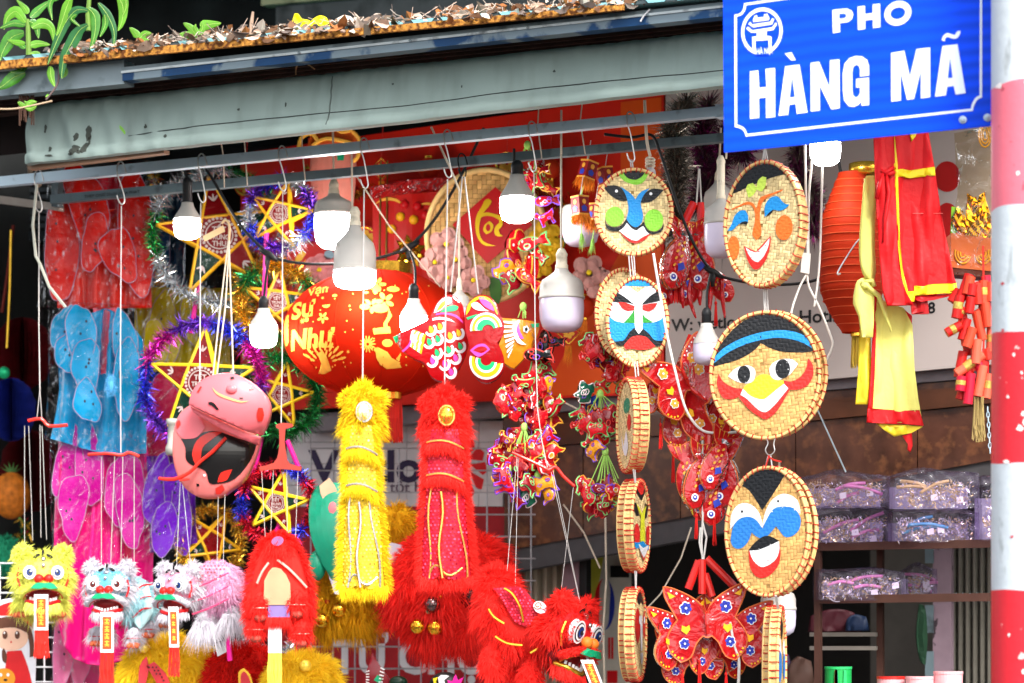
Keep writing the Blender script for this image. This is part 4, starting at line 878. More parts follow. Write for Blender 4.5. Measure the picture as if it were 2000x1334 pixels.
for i, x in enumerate((432, 477, 590, 1052, 1137)):
    tie('thin pale string hanging from the awning hem ' + ('over the large silver star', 'beside the blue tinsel star', 'left of the crowned figure', 'right of the lit bulb by the diamond', 'over the small paper lanterns')[i], [(x, ab(x) - 2), (x + 4 - i * 2, up(x) - 6), (x + 6, lo(x) + 8)], .06, 1.3)
# ---------------------------------------------------------------- red globe lantern
GOLD = mat('gold_print', 'F0B84A', .7, 0, var=.15, ns=40, spec=.08); GOLDF = mat('gold_foil', 'D9A93A', .25, .9, var=.2, ns=30, island=.3)
t = T('globe_lantern', 'big red globe lantern printed with gold greeting letters and motifs', 'lantern', 712, 650, .38)
LC, LR = (736, 652), (182, 124)
LSILK = mat('lantern_silk', 'CC2408', .8, var=.1, ns=6, transl=.2, spec=.08)
def ldep(x, y):
    q = 1 - ((x - LC[0]) / LR[0]) ** 2 - ((y - LC[1]) / LR[1]) ** 2
    return -LR[0] * sqrt(max(0.0, q)) - 1.4
m = t.mb(); m.ell(*LC, 0, LR[0], LR[1], LR[0], 48, 28); t.add('silk_globe', m, LSILK, smooth=True)
for i in range(12):
    m = t.mb(); a = 2 * pi * i / 12 + .13; m.tube([(LC[0] + LR[0] * 1.003 * sin(b) * cos(a), LC[1] - LR[1] * 1.003 * cos(b), LR[0] * 1.003 * sin(b) * sin(a)) for b in (pi * j / 24 for j in range(1, 24))], .9, 4); t.add('rib', m, LSILK)
m = t.mb(); m.lathe(757, 0, 0, [(40, 548), (48, 546), (50, 516), (46, 516), (40, 540)], 30); t.add('gold_collar', m, mat('gold_mesh', '8F6E1E', .35, .8, var=.5, ns=260))
m = t.mb(); m.lathe(766, 0, -30, [(18, 766), (20, 770), (20, 782), (16, 784)], 16); t.add('tassel_cap', m, GOLDF)
m = t.mb()
for _ in range(200): x = 768 + U(-18, 18); m.tube([(x, 778, -30 + U(-8, 8)), (x + U(-2, 2), 820, -30 + U(-8, 8)), (x + U(-3, 3), 862 + U(-6, 6), -30 + U(-8, 8))], .8, 3)
t.add('tassel', m, mat('tassel_red', 'B01C12', .7, island=.3))
z = Zm(500, 300, 3.335)
for st, x, y, h, r, b in (('Vạn', 360, 972, 64, -.1, .03), ('Sự', 255, 1118, 112, -.05, .04), ('Như', 240, 1305, 118, .03, .04)):
    m = t.mb(); px, py = z(x, y); m.text(st, px, py, h / 3.335, b, d=0, hf=ldep, sub=2, rot=r, shear=.1, xs=.95); t.add('gold_lettering', m, GOLD)
def onl(name, polys, mt=GOLD):
    if name == 'confetti':
        m = t.mb()
        for p in polys: m.poly(p, 0, 0, 4, ldep)
        t.add(name, m, mt, kind='stuff'); return
    for p in polys: m = t.mb(); m.poly(p, 0, 0, 4, ldep); t.add(name, m, mt)
def star5(cx, cy, r, n=8, k=.35): return [(cx + (r if i % 2 else r * k) * cos(pi * i / n), cy + (r if i % 2 else r * k) * sin(pi * i / n)) for i in range(2 * n)]
def petals(cx, cy, r, n=5, rot=0, w=.42): return [oval(cx + r * .6 * cos(a), cy + r * .6 * sin(a), r * .45, r * w * .6, 10, a) for a in (rot + 2 * pi * i / n for i in range(n))]
def crescent(cx, cy, r): return [(cx + r * cos(a), cy + r * .8 * sin(a)) for a in (pi * i / 8 for i in range(9))]
onl('blossom', petals(745, 575, 16) + petals(760, 610, 18, 5, .5) + petals(735, 620, 15, 5, .2) + [oval(742, 585, 6, 12), oval(775, 585, 12, 6), oval(722, 622, 9, 6), oval(752, 625, 16, 9)])
onl('branch', [[(768, 625), (774, 640), (765, 655), (770, 672), (760, 670), (758, 655), (766, 640)], [(738, 664), (770, 660), (772, 672), (740, 675)]])
onl('firework', petals(728, 692, 15, 14, 0, .16)); onl('blossom', petals(642, 640, 11, 5, .3)); onl('spark', [star5(601, 642, 7), star5(658, 671, 8), star5(640, 600, 4), star5(690, 705, 4)])
onl('crescent_dot', [crescent(648, 615, 8), oval(664, 597, 5, 3), oval(724, 593, 5, 3), oval(765, 690, 10, 7)])
onl('firecracker', [oval(564, y, 6, 8, 8, .3) for y in range(628, 675, 9)])
onl('tree', [[(630, 705), (640, 700), (648, 712), (655, 735), (640, 740), (628, 738), (636, 722)]] + [oval(640 + 38 * cos(a), 722 + 30 * sin(a), 9, 2.4, 8, a) for a in (-2.6 + .3 * i for i in range(9))] + [oval(640 + 24 * cos(a), 722 + 18 * sin(a), 6, 2, 8, a) for a in (-2.7 + .36 * i for i in range(8))])
onl('carp', [[(742, 705), (752, 700), (765, 706), (772, 716), (785, 722), (790, 732), (775, 734), (762, 735), (750, 728), (744, 718)], oval(746, 702, 7, 4), [(780, 718), (790, 706), (786, 722)]])
RS = random.Random(5)
onl('confetti', [oval(LC[0] + RS.uniform(-120, 110), LC[1] + RS.uniform(-85, 85), 1.6, 1.6, 6) for _ in range(46)])
# tall orange-red lantern
t = T('tall_lantern', 'tall orange red ribbed lantern with gold cap behind the yellow sleeve', 'lantern', 1662, 490, .3)
OSILK = mat('lantern_orange', 'C8340E', .65, var=.1, ns=8, transl=.2)
prof = []
for j in range(0, 61):
    y = 338 + j * 5.2; v = j / 60; w = 60 * (sin(pi * min(1, max(0, .12 + v * .78))) ** .45 if v < .5 else sin(pi * (.12 + v * .78)) ** .5)
    w = min(62, 26 + 120 * v) if v < .3 else (62 if v < .72 else max(18, 62 - 44 * ((v - .72) / .28) ** 1.4)); prof.append((w + (1.4 if j % 4 == 0 else 0), y))
m = t.mb(); m.lathe(1664, 0, 0, prof, 36, sq=1); t.add('silk_body', m, OSILK, smooth=True)
for j in range(3, 60, 3): m = t.mb(); R_, y_ = prof[j]; m.tube([(1664 + (R_ + .6) * cos(a), y_ + sin(a * 3) * .5, (R_ + .6) * sin(a)) for a in (2 * pi * q / 32 for q in range(32))], 1.0, 4, True); t.add('hoop_rib', m, mat('rib_orange', 'DC5A30', .6))
m = t.mb(); m.lathe(1690, 0, 0, [(22, 344), (32, 340), (32, 320), (28, 320), (24, 338)], 24); t.add('gold_cap', m, GOLDF, smooth=True)
m = t.mb()
for _ in range(60): x = 1672 + U(-8, 8); m.tube([(x, 650, U(-5, 5)), (x + U(-2, 2), 716 + U(-6, 4), U(-5, 5))], .9, 3)
t.add('tassel', m, mat('tassel_gold', 'C8A83A', .6, island=.3))
m = t.mb(); m.lathe(1672, 0, 0, [(10, 645), (11, 648), (11, 656), (9, 658)], 12); t.add('tassel_cap', m, GOLDF)

# ---------------------------------------------------------------- star lanterns
STK = mat('gold_stick', 'E2A81E', .45, var=.12, ns=50); STKY = mat('yellow_stick', 'F0CE28', .45, var=.1, ns=50)
CELR = film('cellophane_red', 'A01018', .14, .1, 40, .7, body=.55); CELG = film('cellophane_green', '1C4A38', .14, .1, 40, .7, body=.5); CELD = film('cellophane_dark', '2A0A0A', .12, .1, 40, .7, body=.6)
PRW = mat('print_pale', 'B8A4A0', .5); PINK = mat('pink_stick', 'E0188C', .4, var=.08); PRR = mat('print_redw', 'B0202A', .45)
def tin(n, h): return mat('tinsel_' + n, h, .22, .85, var=.1, island=.55)
TS, TG, TB, TP, TM, TGo, TR_ = (tin(*a) for a in (('silver', 'C8CCD0'), ('green', '2E8A48'), ('blue', '3A44C8'), ('purple', '6A3AB0'), ('magenta', 'C02A9A'), ('gold', 'D8A83A'), ('red', 'C0243A')))
def starlantern(label, cx, cy, R, rot, off, tins, ringR, nt, yaw=0, stick=STK, handle=None, mid=True, cels=(CELR, CELG), tl=14):
    t = T('star_lantern', label, 'star lantern', cx, cy, off, group='star lanterns'); M = Matrix.Rotation(radians(yaw), 3, 'Z')
    kw = dict(unit=R, at=(cx, cy, 0), rot=M); pt = lambda i, r=1, d=0: (r * sin(rot + 2 * pi * i / 5), -r * cos(rot + 2 * pi * i / 5), d)
    w = 2.6 / R
    for sd in (-.12, .12):
        for i in range(5):
            m = t.mb(**kw); m.tube([pt(i, 1, 0), pt(i + 1, .4, sd) if False else tuple(lerp(pt(i, 1, 0)[q], pt(i + 2, 1, 0)[q], .5) if q < 2 else sd for q in range(3)), pt(i + 2, 1, 0)], w * 1.25, 5); t.add('frame_stick', m, stick)
    ip = lambda i, d=0: pt(i + .5, .382, d)
    for i in range(5):
        m = t.mb(**kw); m.add([m.P(*ip(i - 1, -.1)), m.P(*pt(i, .99, 0)), m.P(*ip(i, -.1))], [[0, 1, 2]]); m.add([m.P(*ip(i - 1, .1)), m.P(*pt(i, .99, 0)), m.P(*ip(i, .1))], [[0, 1, 2]])
        pn = t.add('cellophane_point', m, cels[i % 2])
        m = t.mb(**kw)
        for q in range(3):
            a = rot + 2 * pi * i / 5 + (q - 1) * .7; c = pt(i, .55, -.09)
            m.poly([(x + c[0], y + c[1]) for x, y in oval(.06 * sin(a), -.07 * cos(a), .016, .06, 8, a)], -.085)
        t.add('printed_leaf', m, PRW, pn)
    m = t.mb(**kw); m.add([m.P(*ip(i, -.115)) for i in range(5)], [[0, 1, 2, 3, 4]]); m.add([m.P(*ip(i, .115)) for i in range(5)], [[4, 3, 2, 1, 0]]); c = t.add('cellophane_centre', m, CELR)
    for i in range(5):
        m = t.mb(**kw); m.tube([ip(i, -.12), ip(i, .12)], w, 5); t.add('cross_strut', m, stick)
    if mid:
        m = t.mb(**kw); n = 26
        for q in range(n): a = 2 * pi * q / n; m.poly(oval(.27 * cos(a), .27 * sin(a), .026, .026, 6), -.14)
        m.add([m.P(r * cos(2 * pi * q / 30), r * sin(2 * pi * q / 30), -.14) for r in (.225, .205) for q in range(30)], [[q, (q + 1) % 30, 30 + (q + 1) % 30, 30 + q] for q in range(30)])
        m.text('TẾT', 0, -.05, .09, .03, d=-.14, center=True); m.text('TRUNG', 0, .065, .08, .025, d=-.14, center=True, xs=.85); m.text('THU', 0, .17, .08, .03, d=-.14, center=True); t.add('printed_medallion', m, PRW, c)
    if ringR:
        m = t.mb(**kw); rr = ringR / R; m.tinsel([(rr * cos(2 * pi * i / 40), rr * sin(2 * pi * i / 40), .05 * sin(i)) for i in range(40)], int(nt * 1.8), 1.35 * tl / R, 2.0 / R, tuple(range(len(tins))), seg=1); t.add('tinsel_ring', m, tins, kind='stuff')
    if handle: m = t.mb(); m.tube([tuple(p) + (8,) if len(p) == 2 else p for p in handle], 5, 8); t.add('pink_handle', m, PINK)
    return t
starlantern('large gold-framed star lantern ringed with silver and green tinsel', 427, 462, 122, -.15, .42, (TS, TG, TS), 128, 1500, 10, tl=20, handle=[(395, 500), (372, 650)])
starlantern('gold-framed star lantern in blue and silver tinsel left of the large bulb', 548, 418, 68, .25, .36, (TB, TS, TP), 66, 1300, -15, tl=18, handle=[(520, 440), (515, 600)])
starlantern('small star lantern in gold tinsel left of the red globe', 540, 590, 66, .1, .45, (TGo, TGo, TG), 72, 1300, 10, tl=22)
starlantern('big yellow-framed star lantern in a purple and blue tinsel ring above the pink mask', 395, 748, 108, .05, .25, (TP, TB, TM), 118, 2000, -8, STKY, tl=20)
starlantern('yellow-framed star lantern in green tinsel below the globe lantern', 548, 772, 66, .2, .4, (TG, TG), 74, 1100, 20, STKY, tl=24, handle=[(520, 800), (500, 900), (480, 960)])
starlantern('yellow-framed star lantern in red and blue tinsel above the back-view lion', 541, 983, 64, .22, .3, (TR_, TB, TR_), 72, 1400, -10, STKY, tl=17, handle=[(560, 990), (530, 1060), (470, 1160)])
starlantern('star lantern seen aslant in gold tinsel beside the purple wings', 412, 1060, 66, .5, .45, (TGo, TGo), 66, 1100, 35, STK, tl=15, mid=False)
t = T('pink_rod', 'bright pink lantern handle slanting beside the brown dagger toy', 'stick', 590, 880, .35, single=True); m = t.mb(); m.tube([(561, 860, 0), (590, 930, 0)], 5, 8); t.add('rod', m, PINK)
def garland(label, pts, tins, n, l, off):
    t = T('tinsel_garland', label, 'tinsel', pts[0][0], pts[0][1], off, single=True); m = t.mb(); m.tinsel([tuple(p) + (0,) * (3 - len(p)) for p in pts], n, l, 2.2, tuple(range(len(tins))), closed=False); t.add('tinsel', m, tins)
garland('gold tinsel garland hanging between bulbs at the left of the globe lantern', [(470, 480), (455, 520), (470, 560), (478, 610), (500, 650), (560, 545), (585, 540)], (TGo, TGo, TS), 1100, 24, .5)
garland('silver tinsel hanging below the back-view red lion', [(480, 1150), (485, 1210), (495, 1270), (560, 1270), (600, 1230), (605, 1180)], (TS, TS), 700, 22, .3)
TK = mat('tinsel_charcoal', '8A8278', .25, .8, var=.2, island=.7); TV = mat('tinsel_violet', '7A1A5E', .25, .8, var=.2, island=.7)
garland('dark silver tinsel garland left of the sign', [(1345, 195), (1310, 260), (1325, 330), (1312, 400), (1330, 460)], (TK, TK), 4200, 42, .55)
garland('purple tinsel garland behind the unlit bulb', [(1385, 200), (1370, 270), (1380, 340), (1368, 400), (1400, 330), (1420, 260), (1450, 300), (1460, 250)], (TV, TV, TK), 6000, 42, .6)
garland('dark tinsel strand right of the laughing mask', [(1555, 280), (1560, 340), (1590, 380), (1590, 460)], (TK, TV), 2200, 34, .6)
garland('dark green glitter strand in the dim left corner', [(40, 1010), (60, 1040), (20, 1060), (-20, 1050)], (TG, TGo, TR_), 260, 18, 1.2)

# ---------------------------------------------------------------- carp lanterns
FR = film('carp_red', 'C0101A', .16, .12, 25, .5, body=.8); FY = film('carp_gold', 'E8A01A', .16, .12, 25, .5, body=.75)
cPk, cGr, cYe, cWh = paint('carp_pink', 'E048A8'), paint('carp_green', '1CB06A'), paint('carp_yellow', 'F4B41E'), paint('carp_white', 'F0ECEE')
def dome(cx, cy, rx, ry, h): return lambda x, y: -h * sqrt(max(0, 1 - min(1, ((x - cx) / rx) ** 2 + ((y - cy) / ry) ** 2)))
z = Zm(740, 300, 3.335)
t = T('carp_lantern', 'red carp lantern with white outlined scales in green and pink', 'fish lantern', 850, 670, .05, group='carp lanterns')
bd = z([(90, 1200), (110, 1185), (200, 1150), (290, 1110), (335, 1080), (360, 1020), (410, 950), (460, 925), (510, 940), (550, 1000), (560, 1080), (575, 1160), (578, 1260), (550, 1350), (510, 1420), (450, 1480), (380, 1480), (330, 1440), (300, 1370), (230, 1340), (160, 1290)])
h1 = dome(850, 660, 75, 100, 28); m = t.mb(); m.poly(bd, 0, 24, 6, h1, sm=2); t.add('body', m, FR, smooth=False)
def pt(nm, mt, p, d=0, sm=4, h=h1, st=5): m = t.mb(); m.poly(p, -1 - d, 0, st, h, sm=sm); t.add(nm, m, mt)
for q, (x, y, mt) in enumerate([(342, 1160, cYe), (400, 1140, cYe), (330, 1240, cGr), (385, 1220, cGr), (465, 1200, cYe), (520, 1180, cYe), (380, 1310, cGr), (455, 1290, cGr), (530, 1265, cGr), (350, 1360, cPk), (430, 1380, cPk), (500, 1340, cPk), (470, 1430, cPk)]):
    x, y = z(x, y); pt('scale_edge', cWh, [(x + 12 * cos(a), y + 13 * sin(a)) for a in (-.9 + .3 * i for i in range(13))] + [(x - 1 + 7.5 * cos(a), y - 1 + 8.5 * sin(a)) for a in (2.7 - .3 * i for i in range(13))], 0, 0); pt('scale', mt, [(x - 4, y + 1), (x - 3, y - 8), (x + 3, y - 5), (x + 6, y + 3), (x, y + 7)], .5)
pt('gill_stripe', cPk, z([(372, 1065), (430, 1058), (500, 1075), (548, 1115), (545, 1095), (500, 1058), (430, 1045), (375, 1052)]), .3); pt('gill_stripe', cWh, z([(350, 1085), (400, 1075), (460, 1085), (500, 1110), (460, 1100), (400, 1092), (352, 1100)]), .3)
pt('tail_patch', cWh, z([(360, 1050), (385, 985), (430, 945), (475, 945), (478, 975), (440, 1000), (400, 1035)]), .2); pt('tail_patch', cYe, z([(375, 1040), (405, 985), (435, 965), (440, 985), (410, 1020)]), .6); pt('tail_patch', cGr, z([(400, 1045), (440, 1010), (490, 995), (520, 1005), (505, 1030), (450, 1040)]), .6)
for i in range(6): pt('fin_stripe', cYe if i % 2 else cWh, z([(215 + i * 14, 1170 + i * 6), (240 + i * 14, 1160 + i * 6), (215 + i * 13, 1270 + i * 9), (200 + i * 13, 1262 + i * 9)]), .4)
pt('eye', cWh, oval(*z(230, 1215), 6, 8), .5); pt('head_stripe', cPk, z([(150, 1290), (195, 1250), (215, 1190), (225, 1200), (205, 1262), (160, 1300)]), .5); pt('mouth', cGr, z([(92, 1195), (120, 1182), (130, 1225), (110, 1235)]), .5)
strings(t, [[(903, 345), (880, 570)], [(907, 345), (934, 574)]], 1.6)
t = T('carp_lantern', 'red and gold carp lantern tail with striped yellow head to the right', 'fish lantern', 960, 670, .06, group='carp lanterns')
h2 = dome(950, 660, 60, 90, 24)
m = t.mb(); m.poly(z([(560, 1080), (570, 1000), (610, 945), (660, 922), (720, 935), (765, 985), (785, 1050), (815, 1110), (810, 1190), (770, 1240), (800, 1290), (820, 1380), (790, 1450), (730, 1490), (670, 1490), (620, 1440), (590, 1360), (590, 1260), (565, 1160)]), 0, 20, 6, h2, sm=2); t.add('tail', m, FR)
m = t.mb(); m.poly(z([(800, 1075), (1000, 1090), (1048, 1120), (1020, 1220), (960, 1320), (880, 1400), (820, 1370), (780, 1260), (812, 1170)]), 2, 22, 6, dome(925 + 60, 665, 60, 60, 18), sm=2); t.add('head', m, FY)
P2 = lambda nm, mt, p, d=.3, hh=h2: pt(nm, mt, z(p), d, h=hh)
P2('tail_edge', cYe, [(568, 1060), (580, 990), (625, 945), (670, 932), (720, 948), (760, 1000), (775, 1060), (760, 1040), (740, 990), (700, 960), (650, 955), (610, 985), (590, 1030)])
P2('tail_patch', cPk, [(650, 940), (690, 945), (740, 1000), (752, 1035), (700, 1010), (665, 975)]); P2('tail_patch', cWh, [(600, 985), (640, 975), (690, 1020), (720, 1035), (650, 1030), (612, 1010)]); P2('tail_patch', cGr, [(570, 1075), (640, 1055), (650, 1065), (580, 1090)])
for r, mt in ((105, cWh), (92, cYe), (74, cWh), (60, cGr)):
    P2('swirl', mt, [(700 + r * cos(a), 1150 + r * sin(a)) for a in (3.0 + i * .26 for i in range(13))] + [(712 + (r - 22) * cos(a), 1162 + (r - 22) * sin(a)) for a in (6.0 - i * .26 for i in range(12))], .4 + (110 - r) * .01)
for r, mt in ((110, cWh), (96, cYe), (70, cWh), (56, cGr)):
    P2('swirl', mt, [(700 + r * cos(a), 1360 + r * 1.05 * sin(a)) for a in (.1 + i * .28 for i in range(13))] + [(700 + (r - 20) * cos(a), 1352 + (r - 20) * sin(a)) for a in (3.4 - i * .28 for i in range(12))], .4 + (110 - r) * .01)
P2('heart', cPk, [(595, 1290), (640, 1255), (690, 1250), (725, 1285), (680, 1320), (640, 1330)], .9); P2('heart', FR, [(615, 1290), (650, 1268), (690, 1268), (708, 1285), (670, 1308)], 1.3)
hh3 = dome(985, 665, 60, 60, 18)
for i in range(8): P2('fin_stripe', cWh, [(800 + i * 6, 1095 + i * 32), (900 - i * 4, 1105 + i * 24), (895 - i * 4, 1120 + i * 24), (800 + i * 6, 1108 + i * 33)], .6, hh3)
P2('gill_stripe', cWh, [(870, 1140), (890, 1100), (920, 1090), (900, 1150), (915, 1210), (960, 1250), (900, 1235)], .8, hh3); P2('gill_stripe', cPk, [(895, 1160), (910, 1110), (918, 1160), (945, 1210), (925, 1215)], 1.2, hh3); P2('eye', cWh, [(940, 1135), (965, 1125), (980, 1150), (965, 1175), (942, 1165)], 1, hh3); P2('mouth', cGr, [(990, 1110), (1045, 1105), (1042, 1130), (1000, 1135)], 1, hh3)
m = t.mb(); m.ell(*z(960, 1150), -17, 3, 4, 2, 8, 6); t.add('pupil', m, BLK)

# ---------------------------------------------------------------- red film fish and butterflies
RF = film('red_film', 'DE141E', .5, .12, 22, 1.0, body=.82); RFE = mat('film_edge', 'D86A3A', .4); RTUBE = mat('red_tube', 'C8201C', .25, coat=.4)
cBl = paint('print_blue', '2A3AA8'); cOr = paint('print_gold', 'E8A43A')
TAS = mat('tassel_red2', 'D0201C', .6, island=.3)
FISH = [(-1, .05), (-.8, .3), (-.4, .42), (.1, .36), (.45, .16), (.7, .38), (1.05, .5), (.92, .15), (1.0, -.1), (1.1, -.45), (.72, -.3), (.42, -.12), (.05, -.34), (-.45, -.4), (-.85, -.25)]
BFLY = [(0, .12), (.12, .42), (.4, .66), (.8, .86), (1.0, .9), (.98, .66), (.84, .36), (.7, .08), (.86, -.12), (.98, -.4), (.9, -.72), (.66, -.95), (.42, -.84), (.26, -.5), (.1, -.34), (0, -.38)]
def filmshape(t, name, at, S, rot, kind, yaw=0, mt=RF, pm=None):
    M = Matrix.Rotation(radians(yaw), 3, 'Z') @ Matrix.Rotation(rot, 3, 'Y'); kw = dict(unit=S, at=at, rot=M)
    if kind == 'fish':
        out = smooth_line([(x, -y) for x, y in FISH], 3); hf = dome(-.2, 0, .9, .45, .16)
        m = t.mb(**kw); m.poly(out, 0, .12, .16, hf, back=True); b = t.add(name, m, mt)
        m = t.mb(**kw); m.tube([(x, y, .02) for x, y in out], .022, 4, True); t.add('edge', m, RFE, b)
        m = t.mb(**kw); e = hf(-.68, -.08) - .03
        m.poly(oval(-.68, -.08, .12, .12, 14), e - .0, m=0); m.poly(oval(-.68, -.08, .075, .075, 12), e - .012, m=1); m.poly(oval(-.67, -.09, .03, .03, 8), e - .02, m=0); t.add('eye', m, [cWh, cBl], b)
        m = t.mb(**kw)
        for q in range(9): x = -.35 + .2 * (q % 4) + .1 * (q // 4 % 2); y = -.14 + .15 * (q // 4); m.poly(oval(x, y, .06, .035, 8, .6), hf(x, y) - .035)
        for q in range(4): m.poly([(.62 + .08 * q, -.22 + q * .13), (.95, -.3 + q * .17), (.95, -.26 + q * .17)], -.04)
        t.add('scale_print', m, [cOr], b, kind='stuff')
        m = t.mb(**kw); m.poly([(-.5, .0), (-.3, -.06), (-.2, .1), (-.36, .2)], -.2); t.add('fin', m, cBl, b)
    else:
        half = [(x, -y) for x, y in BFLY]; out = smooth_line(half + [(-x, y) for x, y in half[::-1][1:-1]], 3); hf = lambda x, y: -.16 * (1 - min(1, abs(x) * 1.4)) - .05
        m = t.mb(**kw); m.poly(out, 0, .05, .14, hf); b = t.add(name, m, mt)
        m = t.mb(**kw); m.tube([(x, y, hf(x, y)) for x, y in out], .022, 4, True); t.add('edge', m, RFE, b)
        for sx in (-1, 1):
            m = t.mb(**kw)
            for (cx, cy, r, n) in ((.48 * sx, -.36, .14, 6), (.55 * sx, .5, .12, 6)):
                for p in petals(cx, cy, r * 1.15, n, .3, .75): m.poly(p, hf(cx, cy) - .02, m=1)
                for p in petals(cx, cy, r, n, .3, .6): m.poly(p, hf(cx, cy) - .03, m=0)
                m.poly(oval(cx, cy, r * .22, r * .22, 8), hf(cx, cy) - .04, m=1)
            m.poly([(.5 * sx, .1), (.6 * sx, .05), (.62 * sx, .18), (.5 * sx, .28), (.4 * sx, .16), (.42 * sx, .05)], hf(.5, .1) - .03, m=2)
            for q in range(5): m.poly(oval(sx * (.3 + .13 * q), -.52 - .07 * q, .025, .025, 6), hf(.3 + .13 * q, 0) - .03, m=1)
            for q in range(5): a = .5 + q * .35; m.poly(oval(sx * (.62 + .27 * cos(a)), .52 + .33 * sin(a), .03, .03, 6), hf(.85, 0) - .03, m=2)
            m.poly([(.72 * sx, -.66), (.92 * sx, -.78), (.86 * sx, -.6)], hf(.8, 0) - .03, m=2)
            t.add('wing_print', m, [pm or cBl, cWh, cYe], b, kind='stuff')
        m = t.mb(**kw); m.tube([(0, -.2, -.26), (0, .05, -.28), (0, .3, -.24)], [.05, .06, .03], 7)
        for sx in (-1, 1): m.tube([(0, -.2, -.26), (.1 * sx, -.38, -.28), (.2 * sx, -.42, -.28)], .015, 4)
        t.add('body', m, RTUBE, b)
    return b
def tasselp(t, x, y0, y1, d=0, w=5):
    m = t.mb(); m.tube([(x, y0 - 12, d), (x, y0, d)], .8, 4); m.ell(x, y0 + 2, d, w * .6, 4, w * .6, 8, 6)
    for _ in range(22): a = U(-1, 1) * w * .8; m.tube([(x + a * .4, y0 + 3, d), (x + a, y1 + U(-5, 4), d + U(-3, 3))], .7, 3)
    t.add('tassel', m, TAS)
def rods(t, L_):
    for a, b in L_: m = t.mb(); m.tube([a + (0,) if len(a) == 2 else a, b + (0,) if len(b) == 2 else b], 8, 10); t.add('red_handle', m, RTUBE)
t = T('film_lantern_bundle', 'bundle of red butterfly film lanterns with blue flowers', 'lantern bundle', 1380, 1210, .02, group='bundles of red film lanterns')
rods(t, [((1372, 1092, 8), (1372, 1160, 8)), ((1380, 1090, 10), (1440, 1150, 12)), ((1366, 1095, 10), (1345, 1150, 12)), ((1378, 1120, 14), (1392, 1165, 14))])
for at, S, r, yw, k in (((1378, 1215, -14), 80, .05, 0, 'b'), ((1435, 1230, 4), 72, -.12, -25, 'b'), ((1330, 1235, 6), 70, .2, 30, 'b'), ((1350, 1275, 18), 62, .15, 0, 'b'), ((1405, 1265, 22), 60, -.1, 15, 'b')): filmshape(t, 'butterfly', at, S, -r, 'bfly', yw)
for x, y0, y1 in ((1366, 1290, 1345), (1418, 1315, 1350), (1333, 1318, 1350)): tasselp(t, x, y0, y1)
strings(t, [[(1373, 1000), (1370, 1060), (1372, 1092)], [(1372, 1020), (1380, 1050), (1374, 1092)], [(1368, 1030), (1366, 1060), (1372, 1088)]], 2)
m = t.mb(); m.tube([(1424, 1215, -20), (1432, 1260, -18), (1442, 1290, -16), (1440, 1345, -16)], 3, 6, sm=4); t.add('white_tie', m, STR)
t = T('film_lantern_bundle', 'bundle of red fish film lanterns hanging below the butterflies and above the blue-flower ones', 'lantern bundle', 1382, 940, .05, group='bundles of red film lanterns')
for at, S, r, yw in (((1400, 900, -16), 62, 1.2, 20), ((1418, 925, 2), 66, 1.5, -30), ((1365, 930, -4), 66, 1.35, 25), ((1345, 925, 10), 60, 1.75, 0), ((1395, 960, 8), 66, 1.5, 10), ((1380, 950, 20), 66, 1.4, -15)): filmshape(t, 'fish', at, S, -r, 'fish', yw)
rods(t, [((1362, 848, 14), (1352, 905, 14)), ((1385, 846, 14), (1385, 900, 14)), ((1402, 846, 18), (1430, 895, 18))])
for x, y0, y1 in ((1395, 1010, 1062), (1360, 1005, 1050)): tasselp(t, x, y0, y1)
strings(t, [[(1372, 1005), (1372, 860)]], 2)
t = T('film_lantern_bundle', 'bundle of shiny red butterfly film lanterns with orange flowers beside the big mask', 'lantern bundle', 1350, 750, .12, group='bundles of red film lanterns')
for at, S, r, yw, k in (((1330, 740, -16), 72, .5, 20, 'bfly'), ((1365, 770, -8), 78, .9, -20, 'bfly'), ((1310, 760, 10), 60, -.2, 10, 'bfly'), ((1345, 800, 16), 66, .4, 0, 'bfly'), ((1385, 800, 20), 60, -.5, 0, 'bfly')): filmshape(t, 'butterfly', at, S, -r, k, yw, pm=cOr)
rods(t, [((1352, 655, 4), (1326, 720, 4)), ((1376, 705, 12), (1376, 750, 12))])
for x, y0, y1 in ((1290, 828, 875), (1315, 875, 940)): tasselp(t, x, y0, y1)
t = T('film_lantern_bundle', 'bundle of red fish film lanterns beside the top round mask', 'lantern bundle', 1345, 500, .2, group='bundles of red film lanterns')
for at, S, r, yw in (((1325, 500, -12), 70, 1.3, 25), ((1365, 500, -4), 68, 1.7, -20), ((1345, 530, 10), 66, 1.5, 0), ((1310, 545, 12), 56, 1.2, 20), ((1400, 545, 14), 50, 2.2, 0)): filmshape(t, 'fish', at, S, -r, 'fish', yw)
rods(t, [((1356, 395, 4), (1325, 460, 4)), ((1368, 395, 6), (1372, 460, 6))])
for i in range(6): m = t.mb(); x = 1310 + i * 20; m.tube([(x, 540, 0), (x + U(-8, 8), 580, -3), (x + U(-10, 10), 612 + U(-20, 20), 0)], [4, 5, 1.5], 6, sm=4); t.add('streamer', m, RF)
strings(t, [[(1365, 330), (1360, 400)], [(1366, 330), (1370, 398)]], 1.6)
tasselp(t, 1398, 590, 635); tasselp(t, 1320, 555, 590)

